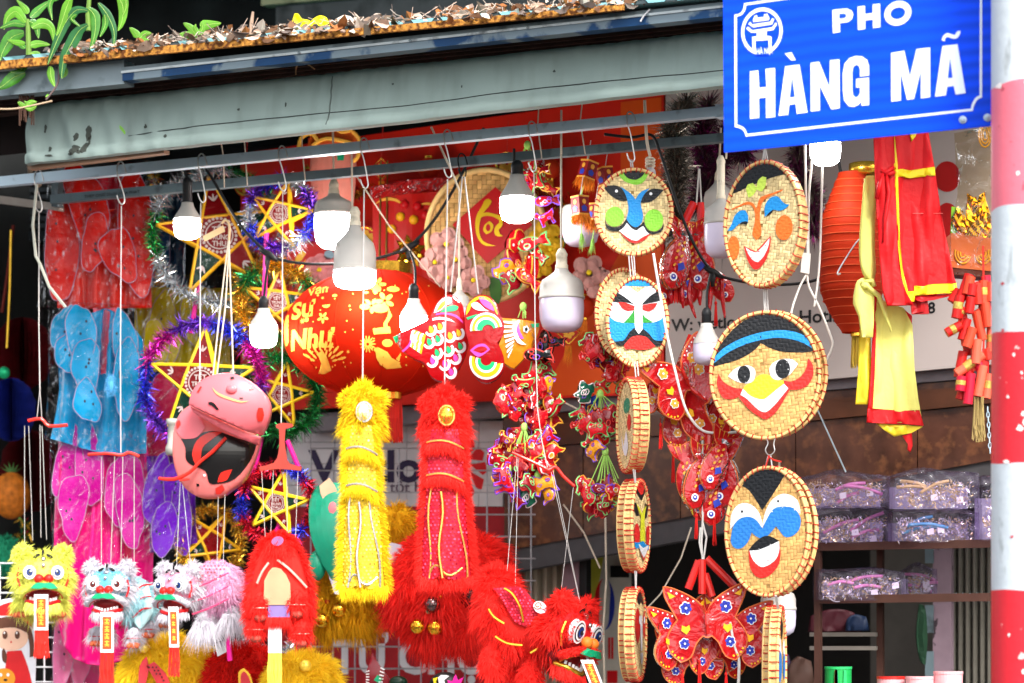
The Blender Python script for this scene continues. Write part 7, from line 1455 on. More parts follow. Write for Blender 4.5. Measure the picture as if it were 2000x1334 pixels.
for a in (('red diamond ornament with gold flower just right of the large lit bulb', 745, 330, 24, .8, 'diamond'), ('round red ornament with gold petals above the globe collar', 712, 470, 30, .78, 'coin'), ('small orange lantern ornament under the lower rail near the diamond tray', 838, 330, 22, .8, 'lantern'), ('round red ornament behind the small carp trinkets', 1090, 560, 30, .8, 'coin'), ('small orange lantern ornament behind the free hanging unlit bulb', 1075, 330, 20, .8, 'lantern'), ('red diamond ornament low behind the gold carp head', 1110, 650, 26, .8, 'diamond'), ('round red ornament left of the paper lanterns behind the rails', 990, 320, 24, .8, 'coin'), ('small orange lantern ornament between the blue tinsel star and the crowned figure', 600, 350, 20, .75, 'lantern'), ('red diamond ornament below the peony panel', 575, 660, 24, .78, 'diamond'), ('round red ornament between the two large silver and blue stars', 480, 360, 24, .75, 'coin'), ('small orange lantern ornament right of the second mask', 1140, 600, 22, .8, 'lantern')): lucky(*a)
garland('gold tinsel swag under the red paper hanging', [(600, 330), (640, 365), (700, 380), (740, 360), (790, 372), (850, 340), (900, 330)], (TGo, TGo, TR_), 1300, 20, .82)
garland('gold tinsel swag between the diamond tray and the first mask', [(1020, 330), (1060, 380), (1100, 400), (1130, 380), (1170, 330)], (TGo, TR_), 800, 20, .85)
garland('gold and red tinsel drop left of the globe lantern', [(500, 420), (490, 480), (510, 530), (500, 590), (480, 640), (470, 690)], (TGo, TR_, TS), 1300, 22, .6)
garland('silver tinsel strand at the right end of the red bagged wings', [(300, 340), (310, 400), (300, 470), (315, 540), (305, 590)], (TS, TGo), 900, 20, .5)
# ---------------------------------------------------------------- red tunic and yellow skirt
TUN = mat('satin_red', 'D8141A', .5, var=.1, ns=12, bump=.35, bs=70, transl=.1); TY = mat('satin_yellow', 'EBE478', .5, var=.08, ns=12, bump=.35, bs=70, transl=.15); TYT = mat('trim_yellow', 'F0D41E', .4, var=.1)
z = Zm(1580, 240, 3.1762)
t = T('red_tunic', 'red satin tunic with yellow trim hanging below the sign', 'costume', 1785, 430, .02)
fd = lambda x, y: 6 * sin(x * .09 + y * .012) + 4 * sin(x * .21 - y * .015 + .8 * sin(y * .02)) + 2.5 * sin(y * .05 + x * .04) + 1.5 * sin(x * .5 + y * .03)
m = t.mb(); m.poly(z([(395, 20), (520, 20), (735, 20), (780, 280), (815, 520), (860, 760), (895, 960), (915, 1000), (912, 1055), (650, 1075), (640, 1110), (600, 1115), (560, 1000), (545, 800), (525, 450), (515, 300), (480, 290), (412, 285)]), 0, 2, 8, fd); t.add('front_panel', m, TUN, smooth=True)
m = t.mb(); m.poly(z([(398, 40), (525, 40), (530, 330), (540, 600), (555, 900), (600, 1060), (640, 1135), (480, 1140), (450, 1040), (430, 800), (415, 500), (405, 300)]), -8, 2, 8, lambda x, y: fd(x, y) - 6 * sin((x - 1705) * .1)); t.add('side_panel', m, TUN, smooth=True)
m = t.mb(); m.poly(z([(630, 1085), (740, 1080), (750, 1180), (640, 1185)]), 8, 1.5, 8, fd); t.add('back_flap', m, mat('satin_dark', 'A01014', .4))
def trim(nm, pts, d=-3, mt=TYT): m = t.mb(); m.poly(z(pts), d, 1, 6, fd); t.add(nm, m, mt, smooth=True)
trim('yellow_front_trim', [(498, 30), (525, 30), (542, 260), (552, 450), (560, 700), (580, 900), (610, 1050), (655, 1045), (652, 1110), (612, 1112), (580, 1000), (555, 800), (538, 560), (528, 400), (516, 260)])
trim('yellow_hem', [(650, 1015), (780, 1000), (912, 995), (914, 1055), (780, 1065), (652, 1075)]); trim('yellow_belt', [(522, 295), (580, 290), (620, 298), (700, 285), (778, 275), (782, 330), (700, 335), (625, 345), (575, 335), (525, 345)], -4)
trim('yellow_motif', [(622, 65), (670, 60), (660, 85), (634, 118)])
trim('red_back_hem', [(650, 1072), (780, 1066), (912, 1056), (900, 1070), (780, 1095), (690, 1110), (655, 1098)], 1, TUN)
m = t.mb(); m.tube([(x, y, fd(x, y) - 4) for x, y in z([(642, 565), (830, 562)])], .6, 4); t.add('pocket_seam', m, mat('seam_pink', 'E0706A', .5))
for pts in ([(440, 300), (470, 320), (520, 280)], [(455, 320), (430, 400), (412, 480)], [(475, 330), (490, 440), (465, 600), (455, 750)], [(470, 320), (495, 330), (525, 310)]): m = t.mb(); q = z(pts); m.tube([(x, y, -14 - i) for i, (x, y) in enumerate(q)], [3, 5, 4, 3][:len(q)], 6, sm=0); t.add('red_ribbon', m, TUN, smooth=True)
m = t.mb(); m.ell(*z(478, 318), -14, 8, 6, 5); t.add('ribbon_knot', m, TUN, smooth=True)
t = T('yellow_skirt', 'pale yellow satin skirt with red border hanging below the tunic', 'costume', 1735, 700, .05)
z5 = Zm(1580, 560, 3.1762)
m = t.mb(); m.poly(z5([(385, 20), (480, 100), (590, 130), (640, 240), (655, 500), (680, 700), (708, 860), (600, 850), (420, 840), (358, 840), (370, 740), (400, 400), (395, 150)]), 0, 1.5, 8, fd); t.add('front_panel', m, TY, smooth=True)
m = t.mb(); m.poly(z5([(315, 260), (385, 300), (390, 600), (365, 730), (290, 728), (310, 500)]), 5, 1.5, 8, fd); t.add('side_panel', m, mat('satin_amber', 'E0C22A', .4), smooth=True)
def trim2(nm, pts, mt, d=-2.5): m = t.mb(); m.poly(z5(pts), d, 1, 6, fd); t.add(nm, m, mt, smooth=True)
trim2('red_border', [(390, 20), (415, 60), (412, 300), (405, 550), (395, 760), (360, 760), (378, 600), (392, 300)], TUN); trim2('red_hem', [(362, 755), (450, 760), (600, 770), (685, 765), (712, 862), (600, 855), (480, 850), (355, 845)], TUN)
trim2('hem_lining', [(420, 846), (500, 855), (600, 858), (710, 866), (640, 905), (575, 920), (530, 930), (470, 890)], mat('satin_amber', 'E0C22A'), 2); trim2('red_corner', [(580, 925), (640, 905), (645, 985), (632, 1025), (615, 1010), (618, 975)], TUN, 3); trim2('red_side', [(585, 130), (640, 180), (638, 245), (600, 210)], TUN, 4)
t = T('yellow_sleeve', 'long yellow satin sleeve tied in a knot beside the tunic', 'costume', 1690, 500, 0)
m = t.mb(); q = z([(360, 340), (385, 360), (370, 500), (360, 700), (355, 820), (370, 940)]); m.tube([(x, y, 0) for x, y in q], [6, 14, 17, 19, 16, 10], 12, sm=5) if False else m.poly(z([(345, 345), (375, 325), (415, 330), (418, 420), (410, 600), (405, 780), (415, 920), (395, 990), (350, 960), (325, 900), (312, 780), (322, 600), (335, 450)]), 0, 6, 8, lambda x, y: dome(1695, 500, 18, 120, 14)(x, y) + 3 * sin(x * .3 + y * .02), sm=2); t.add('sleeve', m, TY, smooth=True)
m = t.mb(); m.poly(z([(300, 980), (340, 960), (390, 1000), (400, 1100), (395, 1330), (325, 1330), (310, 1200), (276, 1120), (285, 1030)]), -2, 8, 8, lambda x, y: 4 * sin(x * .25) + dome(1690, 600, 25, 60, 8)(x, y), sm=2); t.add('cuff', m, TY, smooth=True)
for p in ([(320, 985), (370, 1030), (430, 1080), (470, 1200), (505, 1300)], [(330, 990), (390, 985), (400, 1020)]): m = t.mb(); w = z(p); m.tube([(x, y, -12) for x, y in w], [3, 5, 5, 4, 2][:len(w)], 6); t.add('tie', m, TY, smooth=True)
m = t.mb(); m.ell(*z(345, 1010), -10, 9, 8, 6); t.add('knot', m, TY, smooth=True)

# ---------------------------------------------------------------- firecracker garland, gilt box
FC = [mat('cracker_%d' % i, c, .5, var=.08) for i, c in enumerate(('B81410', 'D04026', 'C42A1C', 'DC5A42', 'C41030'))]; FCG = mat('cracker_gold', 'B89A4A', .35, .5, var=.5, ns=150)
t = T('firecracker_garland', 'garland of red and coral paper firecrackers beside the pole', 'garland', 1900, 540, -.05)
z5b = z5
SP = [((930, 60), (905, 200), 0), ((1000, -60), (975, 50), 1), ((1040, -20), (1050, 110), 2), ((1085, -40), (1085, 110), 1), ((975, 40), (930, 90), 0), ((1000, 70), (985, 170), 0), ((850, 290), (940, 240), 0), ((980, 200), (950, 330), 0), ((1040, 150), (1080, 330), 1), ((1060, 130), (1090, 200), 3), ((1010, 260), (970, 380), 1), ((1040, 330), (1030, 480), 3), ((915, 540), (1080, 420), 3), ((960, 400), (930, 560), 0), ((1000, 480), (1030, 520), 1), ((940, 560), (930, 650), 4), ((1000, 540), (980, 730), 4), ((1080, 490), (1045, 680), 3), ((1125, 540), (1100, 690), 3), ((1110, 380), (1120, 450), 2), ((1010, -10), (1000, 60), 0), ((950, 130), (920, 190), 0), ((1090, 100), (1110, 250), 1), ((1130, -30), (1130, 90), 1), ((1140, 250), (1135, 400), 3)]
SP += [((a[0] + RL0.uniform(-45, 45), a[1] + RL0.uniform(-50, 40)), (b[0] + RL0.uniform(-45, 45), b[1] + RL0.uniform(-50, 40)), RL0.choice((0, 0, 2, 4))) for RL0 in (random.Random(9),) for a, b, c in SP[:18] if a[0] > 960]
for i, (a, b, c) in enumerate(SP):
    p, q = z5b(*a), z5b(*b); d = (i % 5) * 6 - 12 + (16 if i > 24 else 0); m = t.mb(); v = Vector((q[0] - p[0], q[1] - p[1])).normalized()
    m.tube([(p[0], p[1], d), (q[0], q[1], d)], 9.5, 14); c1 = t.add('firecracker', m, FC[c])
    if i % 3 == 0: m = t.mb(); m.tube([(lerp(p[0], q[0], .3), lerp(p[1], q[1], .3), d), (lerp(p[0], q[0], .6), lerp(p[1], q[1], .6), d)], 9.9, 14); t.add('gold_band', m, FCG, c1)
    m = t.mb(); m.tube([(q[0] - v.x, q[1] - v.y, d), (q[0] + v.x * .6, q[1] + v.y * .6, d)], 6.5, 12); t.add('clay_end', m, mat('cracker_end', 'A8503C', .8), c1)
m = t.mb()
for _ in range(26): x = 1912 + U(-10, 10); m.tube([(x, 775, U(-5, 5)), (x + U(-3, 3), 830, U(-5, 5)), (x + U(-6, 6), 860 + U(-8, 4), U(-5, 5))], 1.1, 4)
t.add('straw_tassel', m, mat('straw', '9A8452', .8, island=.25))
m = t.mb(); m.tube([(1920, 480, 0), (1922, 640, 0), (1918, 780, 0)], 2, 5); t.add('cord', m, STITCH)
t = T('chain', 'thin steel chain hanging beside the pole', 'chain', 1930, 850, .1)
for i in range(9): m = t.mb(); y = 800 + i * 10; m.tube([(1929 + i * .6 + 2.6 * cos(a) * (1 if i % 2 else .3), y + 6 * sin(a), 2.6 * cos(a) * (0 if i % 2 else 1)) for a in (2 * pi * q / 10 for q in range(10))], 1, 4, True); t.add('link', m, STEEL)
t = T('gilt_box', 'coral box with gilt scrolls and gold ornaments in a clear bag', 'box', 1895, 480, .1)
CORAL = mat('coral_card', 'D87858', .5, var=.1, ns=20)
m = t.mb(); m.quadbox([(1858, 455), (1960, 468), (1960, 532), (1856, 522)], 0, 60); t.add('box', m, CORAL)
for cx, s in ((1880, 1), (1920, -1), (1945, 1)):
    m = t.mb(); 
    for q in range(3): m.tube([(cx + s * (5 + 5 * q) * cos(a) , 495 + (8 + 6 * q) * sin(a), -2) for a in (.3 + i * .4 for i in range(9))], 2, 5, sm=2)
    t.add('gilt_scroll', m, GOLD)
m = t.mb(); m.quadbox([(1856, 522), (1960, 532), (1960, 545), (1862, 536)], 2, 50); t.add('box_base', m, mat('plum_card', '5A2A34', .5))
for i in range(9): m = t.mb(); x = 1880 + i * 8; m.poly([(x, 458), (x + U(-26, -4), 440 + U(-70, -10)), (x + U(-10, 6), 405 + U(-40, 10)), (x + 6, 430), (x + 8, 458)], 10 + i * 4, 2, 6, lambda xx, yy: 3 * sin(xx * .4) * sin(yy * .3), sm=3); t.add('gold_flame', m, GBALL)
for i in range(6): m = t.mb(); m.tube([(1885 + i * 5, 462, -2), (1893 + i * 8, 448 - i * 5, -4), (1905 + i * 6, 432 - i * 2, -6)], .8, 4); t.add('pin', m, HOOKM)
m = t.mb(); m.poly([(1862, 400), (1880, 402), (1874, 450), (1860, 455)], 20, 3); t.add('green_foil', m, mat('foil_green', '6AA030', .25, .5))
m = t.mb(); m.poly([(1862, 262), (1960, 245), (1960, 545), (1852, 540), (1852, 460), (1868, 380)], -14, 0, 8, lambda x, y: 4 * sin(x * .1 + y * .06) + 3 * sin(y * .13), sm=0); t.add('plastic_bag', m, film('amber_bag', 'E8DCC0', .12, .1, 26, 1.0), smooth=True)
m = t.mb(); 
for q in range(3): m.tube([(1925 + (4 + 4 * q) * cos(a), 262 + (10 + 7 * q) * sin(a), 8) for a in (i * .5 for i in range(13))], 1.8, 5, True)
t.add('gold_coil', m, GOLD)

# ---------------------------------------------------------------- shelf with boxes of hair ornaments, ribbon rolls
SHB = mat('shelf_brown', '4A3028', .55, .2, var=.2, ns=20)
t = T('display_shelf', 'brown steel shelf rack holding the purple boxes', 'shelf', 1760, 1110, .62, plane=True)
for x in (1590, 1682, 1935): m = t.mb(); m.box(x, 1056, x + 12, 1500, 0 if x != 1682 else 90, 12 if x != 1682 else 102); t.add('post', m, SHB)
for y0, y1 in ((1060, 1052), (1163, 1157)):
    m = t.mb(); m.quadbox([(1596, y0), (2020, y1), (2020, y1 + 16), (1596, y0 + 16)], -4, 4); s = t.add('front_rail', m, SHB); m = t.mb(); m.quadbox([(1597, y0 + 2), (2019, y1 + 2), (2019, y1 + 8), (1597, y0 + 8)], 5, 150); t.add('deck', m, SHB)
for y in (1235, 1262): m = t.mb(); m.box(1560, y, 1690, y + 8, 60, 72); t.add('back_bar', m, mat('bar_grey', '7A746C', .5))
PBOX = film('purple_film', 'D8CCE6', .16, .06, 24, .8, body=.06); TIA = mat('tiara_silver', 'E4E0EA', .15, .35, island=.3); TIG = mat('tiara_gold', 'E8CC90', .15, .35, island=.3); HBP = mat('band_pink', 'E890C0', .4); HBB = mat('band_blue', '58A8CC', .4)
def obox(label, x0, y0, x1, y1, off, seed, band, gold=.5):
    t = T('ornament_box', label, 'plastic box', (x0 + x1) / 2, y1, off, plane=False, group='purple boxes of hair ornaments'); r = random.Random(seed); W = x1 - x0; Hh = y1 - y0; D = 105
    wr = lambda x, y: 3.5 * abs(sin(x * .07 + y * .11 + seed)) + 2.5 * abs(sin(y * .13 - x * .09 + seed * 2)) - 4
    tp = lambda u: y0 - 5 * sin(pi * u) * (1 + .5 * sin(seed)) + 2.5 * sin(u * 9 + seed)
    m = t.mb(); m.poly([(lerp(x0, x1, i / 16), tp(i / 16)) for i in range(17)] + [(x1 + 1.5, (y0 + y1) / 2), (x1, y1), ((x0 + x1) / 2, y1 + 1), (x0, y1), (x0 - 1.5, (y0 + y1) / 2)], 0, 0, 6, wr)
    m.grid(17, 7, lambda i, j: m.P(lerp(x0, x1, i / 16), tp(i / 16) - 6 * sin(pi * j / 6) * sin(pi * i / 16 + .2) + 2 * sin(i * 1.3 + j * 1.7), D * j / 6 - 3 * (1 - j / 6)))
    for xx in (x0, x1): m.grid(2, 2, lambda i, j: m.P(xx, lerp(y0, y1, j), D * i))
    t.add('clear_wrap', m, PBOX, smooth=True)
    m = t.mb(); m.poly([(x0 + 4, y1 - 3), (x1 - 4, y1 - 3), (x1 - 4, y0 + Hh * .3), (x0 + 4, y0 + Hh * .3)], D - 4, 1); t.add('backing_card', m, mat('card_lilac', '9890A8', .6))
    for q in range(9):
        m = t.mb(); cx, cy = r.uniform(x0 + 24, x1 - 24), y1 - r.uniform(12, Hh * .6); R = r.uniform(9, 20); a0 = r.uniform(0, 6.28); d = r.uniform(14, D - 15); tl = r.uniform(-.6, .6)
        pts = [(cx + R * cos(a), cy + R * .8 * sin(a), d + 6 * sin(a * 2)) for a in (a0 + i * .3 for i in range(13))]
        m.tube(pts, 1.0, 4)
        for p in pts[2:-2]: m.tube([p, (p[0] + U(-2, 2), p[1] - r.uniform(4, 12), p[2] - 2)], .9, 3); m.ell(p[0], p[1] - r.uniform(2, 9), p[2] - 3, 2, 2, 2, 5, 4)
        t.add('tiara', m, TIG if r.random() < gold else TIA)
    for q in range(3):
        m = t.mb(); cx, cy = r.uniform(x0 + 40, x1 - 40), y1 - Hh * r.uniform(.25, .75); L_ = r.uniform(24, 40); a = r.uniform(-.5, .3); d = r.uniform(8, 30)
        m.tube([(cx - L_ * cos(a), cy - L_ * sin(a) , d), (cx, cy - 5, d - 2), (cx + L_ * cos(a), cy + L_ * sin(a), d)], 3.4, 6, sm=4); t.add('hair_band', m, band, smooth=True)
    for q in range(2):
        m = t.mb(); cx, cy = r.uniform(x0 + 30, x1 - 20), y1 - Hh * r.uniform(.2, .6); m.quadbox([(cx, cy), (cx + 13, cy - 3), (cx + 14, cy + 9), (cx + 1, cy + 11)], 7, 8); t.add('price_tag', m, CARD)
    m = t.mb()
    for _ in range(700): p = t.mb().P(r.uniform(x0 + 10, x1 - 10), y1 - r.uniform(3, Hh * .8), r.uniform(4, 50)); m.blade(p, Vector((U(-1, 1), U(-1, 1), U(-1, 1))), U(4, 9) * t.k, 1.8 * t.k, 0, RN.choice((0, 1)))
    t.add('glitter', m, [TIA, TIG], kind='stuff')
obox('upper left purple box with pink hair bands', 1570, 930, 1738, 990, .55, 1, HBP)
obox('upper right purple box with gold tiaras and a white clip', 1748, 926, 1912, 992, .55, 2, mat('band_gold', 'D8B878', .3), .8)
obox('lower left purple box with tiaras stacked under the pink band box', 1592, 996, 1742, 1060, .6, 3, HBP, .4)
obox('lower right purple box with light blue hair bands', 1745, 1000, 1912, 1058, .6, 4, HBB, .2)
obox('single purple box with pink bands on the lower shelf', 1600, 1116, 1768, 1172, .6, 5, HBP, .3)
obox('purple box partly hidden by the pole on the top shelf', 1918, 930, 2060, 1056, .62, 6, HBP)
obox('dark purple box standing deeper on the lower shelf', 1772, 1112, 1830, 1166, .78, 7, HBP, .2)
def roll(label, x, y, w, h, col, off=.3, top=None, ribbons=()):
    t = T('ribbon_roll', label, 'ribbon roll', x, y + h, off, group='rolls of ribbon'); m = t.mb(); R = w / 2
    m.lathe(x, 0, 0, [(0, y), (R * .55, y), (R * .58, y + 3), (R, y + 3), (R, y + h), (0, y + h)], 28); t.add('roll', m, mat('roll_' + col, col, .35, var=.1, ns=60))
    m = t.mb(); m.lathe(x, 0, 0, [(R * .6, y - 1), (R * 1.04, y - 1), (R * 1.04, y + 4), (R, y + 4)], 28); t.add('roll_edge', m, mat('rolltop_' + (top or col), top or col, .3, var=.1))
    for c in ribbons: m = t.mb(); q = x + U(-R, R) * .5; m.quadbox([(q, y + 5), (q + 5, y + 5), (q + 7, y + h), (q - 2, y + h)], -R - 2, -R - 1); t.add('ribbon_tail', m, mat('roll_' + c, c, .35))
t = None
roll('green foil ribbon roll with blue and red tails', 1637, 1303, 52, 60, '1E9A4A', .3, '2AB060', ('2A5AB8', 'C82020', '2AB060'))
roll('pink ribbon roll with a red top at the bottom edge', 1740, 1322, 54, 60, 'E0A0A4', .3, 'C82A24')
roll('plain pink ribbon roll in the middle at the bottom edge', 1797, 1322, 56, 60, 'E4A8AC', .28)
roll('tall pink ribbon roll stack nearest the pole', 1852, 1312, 56, 70, 'E4A4A8', .3)
t = T('stall_counter', 'low counter under the ribbon rolls', 'counter', 1760, 1390, .3, plane=True); m = t.mb(); m.box(1560, 1384, 2050, 1400, -40, 160); t.add('top', m, SHB); m = t.mb(); m.box(1570, 1400, 2040, 1900, -30, 150); t.add('body', m, SHB)
# folded goods in the dark under the beam
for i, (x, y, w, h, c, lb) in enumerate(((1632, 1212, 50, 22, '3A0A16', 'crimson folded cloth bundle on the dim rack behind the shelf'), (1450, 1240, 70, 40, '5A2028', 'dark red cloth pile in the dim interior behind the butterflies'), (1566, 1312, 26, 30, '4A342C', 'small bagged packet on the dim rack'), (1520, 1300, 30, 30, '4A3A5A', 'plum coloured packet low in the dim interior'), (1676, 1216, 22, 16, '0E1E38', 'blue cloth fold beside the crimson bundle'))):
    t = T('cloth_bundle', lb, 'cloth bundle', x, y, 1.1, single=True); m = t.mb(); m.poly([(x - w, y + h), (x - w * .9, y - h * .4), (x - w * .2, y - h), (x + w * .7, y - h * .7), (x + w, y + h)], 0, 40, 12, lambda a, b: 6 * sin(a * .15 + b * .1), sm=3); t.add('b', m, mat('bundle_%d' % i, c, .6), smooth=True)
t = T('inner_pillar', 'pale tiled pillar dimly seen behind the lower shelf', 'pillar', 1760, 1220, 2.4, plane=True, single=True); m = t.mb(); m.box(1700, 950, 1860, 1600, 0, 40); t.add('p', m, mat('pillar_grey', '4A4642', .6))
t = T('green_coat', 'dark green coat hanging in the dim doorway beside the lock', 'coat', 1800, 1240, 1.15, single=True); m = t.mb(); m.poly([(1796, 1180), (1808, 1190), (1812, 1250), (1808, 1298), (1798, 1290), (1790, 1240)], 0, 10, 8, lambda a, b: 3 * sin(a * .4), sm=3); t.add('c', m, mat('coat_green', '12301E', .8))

# ---------------------------------------------------------------- dim left corner
def honey(label, x, y, rx, ry, col, off):
    t = T('honeycomb_ball', label, 'paper ball', x, y, off, group='honeycomb paper decorations'); m = t.mb(); n = 22
    for i in range(n):
        a = pi * i / n; m.grid(2, 13, lambda p, q: m.P(x + (rx * sin(pi * q / 12) * (1 if p else -1) + (2 if q % 2 else -2)) * cos(a), y - ry * cos(pi * q / 12), rx * sin(pi * q / 12) * (1 if p else -1) * sin(a)))
    t.add('paper_leaves', m, mat('honey_' + col, col, .7, var=.3, ns=40, transl=.2), smooth=False)
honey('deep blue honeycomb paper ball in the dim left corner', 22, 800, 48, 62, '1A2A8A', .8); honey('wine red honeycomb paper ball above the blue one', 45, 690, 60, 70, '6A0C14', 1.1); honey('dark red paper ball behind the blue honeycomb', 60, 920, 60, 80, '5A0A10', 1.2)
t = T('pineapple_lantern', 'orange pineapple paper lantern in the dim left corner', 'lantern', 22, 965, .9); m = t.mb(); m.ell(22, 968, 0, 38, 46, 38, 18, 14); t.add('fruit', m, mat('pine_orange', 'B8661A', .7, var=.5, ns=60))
for q in range(6): m = t.mb(); a = -1 + q * .4; m.poly([(20, 925), (22 + 26 * sin(a), 925 - 24 * cos(a)), (26, 924)], -6 + q * 2, 2); t.add('crown_leaf', m, LEAFD)
t = T('green_puff', 'teal crepe puff beside the lime lion', 'paper puff', 12, 1085, .6, single=True); m = t.mb(); m.ell(12, 1085, 0, 26, 36, 20); m.fur_ell(12, 1085, 0, 26, 36, 20, 300, 12, 4, .2); t.add('p', m, mat('crepe_teal', '0A6A4A', .8, island=.3))
t = T('foil_flower', 'small green foil flower above the blue honeycomb', 'ornament', 8, 728, .7, single=True); m = t.mb(); m.ell(8, 728, 0, 12, 12, 6); t.add('p', m, mat('foil_green2', '12A068', .3, .4))
tie('red hanging cord at the far left edge', [(26, 440), (14, 540), (4, 610)], .9, 3, mat('cord_red', '7A2A20', .7)); tie('gold wire with beads at the far left', [(22, 450), (20, 560), (14, 680)], .85, 2.5, GOLDF)
tie('clear tape strip on the leftmost hook', [(72, 360), (64, 440), (70, 500), (80, 520), (96, 560), (128, 600)], -.02, 3, mat('tape', 'A8A89C', .3))
t = T('girl_standee', 'printed card of a cartoon girl in a red dress and conical hat', 'standee', 30, 1334, .12)
m = t.mb(); m.poly([(-40, 1180), (0, 1172), (40, 1168), (62, 1190), (70, 1225), (70, 1300), (66, 1400), (-40, 1400)], 0, 3, sm=2); t.add('card', m, mat('standee_white', 'D8D8E0', .4))
def pr(nm, mt, p, d, sm=3): m = t.mb(); m.poly(p, -d, sm=sm); t.add(nm, m, mt)
SK = mat('print_skin', 'E0B49C', .5); HR = mat('print_hair', '5A3424', .5)
pr('hair', HR, [(-20, 1210), (30, 1204), (56, 1220), (66, 1250), (66, 1282), (58, 1284), (56, 1250), (40, 1230), (-10, 1230)], .5); pr('face', SK, oval(22, 1245, 33, 26), .8, 0); pr('fringe', HR, [(-14, 1235), (0, 1212), (40, 1214), (52, 1236), (30, 1226), (0, 1228)], 1.1)
pr('hat', RED, [(-30, 1212), (-12, 1190), (20, 1176), (45, 1182), (58, 1205), (64, 1228), (40, 1208), (0, 1202)], 1.4); pr('dress', RED, [(14, 1272), (42, 1270), (54, 1300), (64, 1345), (64, 1400), (0, 1400), (10, 1310)], .9)
for x, c in ((10, HR), (34, HR)): pr('eye', c, oval(x, 1240, 5, 8), 1.5, 0); pr('eye_shine', CARD, oval(x - 1, 1236, 1.6, 2.4, 8), 1.8, 0)
pr('mouth', RED, oval(22, 1254, 1.6, 2.4, 8), 1.5, 0); pr('braid', HR, [(8, 1266), (14, 1280), (12, 1296), (5, 1290), (4, 1272)], 1.2); pr('toy_tiger', mat('print_orange', 'D88A1E', .5), oval(8, 1325, 22, 20), 1.6, 0); 
for x in (2, 16): pr('tiger_eye', CARD, oval(x, 1318, 3, 3.4, 10), 1.9, 0)
pr('tiger_nose', BLK, oval(11, 1328, 4, 2.6, 10), 1.9, 0)

# ---------------------------------------------------------------- plants and litter on the roof
LG = mat('leaf_green', '3A7620', .35, var=.35, ns=40, transl=.2, coat=.3); LG2 = mat('leaf_bright', '5C9428', .35, var=.3, ns=18, transl=.25); LG3 = mat('leaf_blue', '24592E', .35, var=.35, ns=18, transl=.15); STM = mat('stem_pale', '5E7E30', .6); RIB = mat('leaf_rib', '9AB85A', .5)
def leaf(t, pts, w, mt, d0=0, nm='leaf'):
    """pts: midrib (x, y, d); w: widest half width"""
    c = smooth_line([tuple(p) + (0,) * (3 - len(p)) for p in pts], 5, False, 170); n = len(c); m = t.mb()
    rows = []
    for i, p in enumerate(c):
        a, b = c[max(0, i - 1)], c[min(n - 1, i + 1)]; tx, ty = b[0] - a[0], b[1] - a[1]; L_ = math.hypot(tx, ty) or 1; v = i / (n - 1)
        ww = w * .95 * (min(1, .25 + v * 2.6) if v < .3 else max(.02, 1 - ((v - .3) / .7) ** 1.7))
        nx, ny = -ty / L_ * ww, tx / L_ * ww
        rows.append([m.P(p[0] + nx * s, p[1] + ny * s, d0 + p[2] - abs(s) * ww * -.35 + (0 if s else ww * .3)) for s in (-1, -.5, 0, .5, 1)])
    m.grid(5, n, lambda i, j: rows[j][i]); lf = t.add(nm, m, mt, smooth=True)
    m = t.mb(); m.rawtube([r_[2] - Vector((0, .0006, 0)) for r_ in rows], .45 * t.k, 3); t.add('midrib', m, RIB, lf)
z = Zm(0, 0, 3.994)
t = T('leafy_plant', 'tall plant with long strap leaves rooted in the roof litter', 'plant', 172, 60, -.28)
m = t.mb(); m.tube([(*z(690, 240), 0), (*z(685, 120), 0), (*z(700, -60), 0)], [5, 5, 4], 8); t.add('stem', m, STM)
for p, w, mt in (([(690, 90), (600, 80), (520, 160), (450, 300), (400, 420), (370, 500)], 11, LG3), ([(690, 70), (740, 130), (740, 260), (700, 400)], 11, LG), ([(770, 30), (840, 120), (890, 250), (880, 400)], 9, LG3), ([(560, -20), (520, 60), (480, 180), (440, 280)], 10, LG2), ([(690, 200), (620, 240), (560, 330), (500, 450), (480, 560), (480, 610)], 13, LG3), ([(920, -40), (960, 60), (950, 170), (920, 240)], 10, LG2), ([(430, -30), (390, 40), (410, 160)], 6, LG), ([(820, 120), (820, 200), (780, 290)], 7, LG), ([(980, -40), (985, 60), (960, 120)], 5, LG2), ([(600, 120), (560, 150), (640, 220)], 5, LG)): leaf(t, [(*z(*q), -6 + i * 2) for i, q in enumerate(p)], w, mt)
t = T('leafy_plant', 'bushy plant at the far left corner of the roof', 'plant', 55, 70, -.27)
m = t.mb(); m.tube([(*z(225, 450), 0), (*z(220, 260), 0), (*z(215, 150), 0)], [6, 5, 4], 8); t.add('stem', m, STM)
for p, w, mt in (([(200, 180), (130, 90), (60, 130), (30, 230)], 12, LG2), ([(220, 110), (190, 60), (130, 0)], 7, LG2), ([(240, 140), (310, 70), (400, 0)], 9, LG), ([(200, 200), (110, 180), (0, 220)], 8, LG), ([(190, 260), (90, 290), (20, 400), (0, 470)], 15, LG), ([(250, 220), (330, 180), (400, 220), (420, 340)], 11, LG2), ([(230, 170), (280, 200), (300, 300)], 9, LG), ([(380, 0), (450, -20), (490, -60)], 6, LG), ([(200, 340), (120, 330), (60, 310)], 6, LG2), ([(230, 360), (300, 340), (390, 350)], 8, LG2), ([(200, 380), (160, 350), (100, 340)], 6, LG), ([(240, 420), (300, 440), (230, 510)], 8, LG2), ([(210, 470), (150, 560), (80, 560)], 9, LG), ([(200, 570), (110, 600), (30, 660), (-20, 690)], 14, LG)): leaf(t, [(*z(*q), -4 + i * 2) for i, q in enumerate(p)], w, mt)
t = T('hanging_shoot', 'drooping shoot of the roof plant in front of the awning corner', 'plant', 100, 160, -.3)
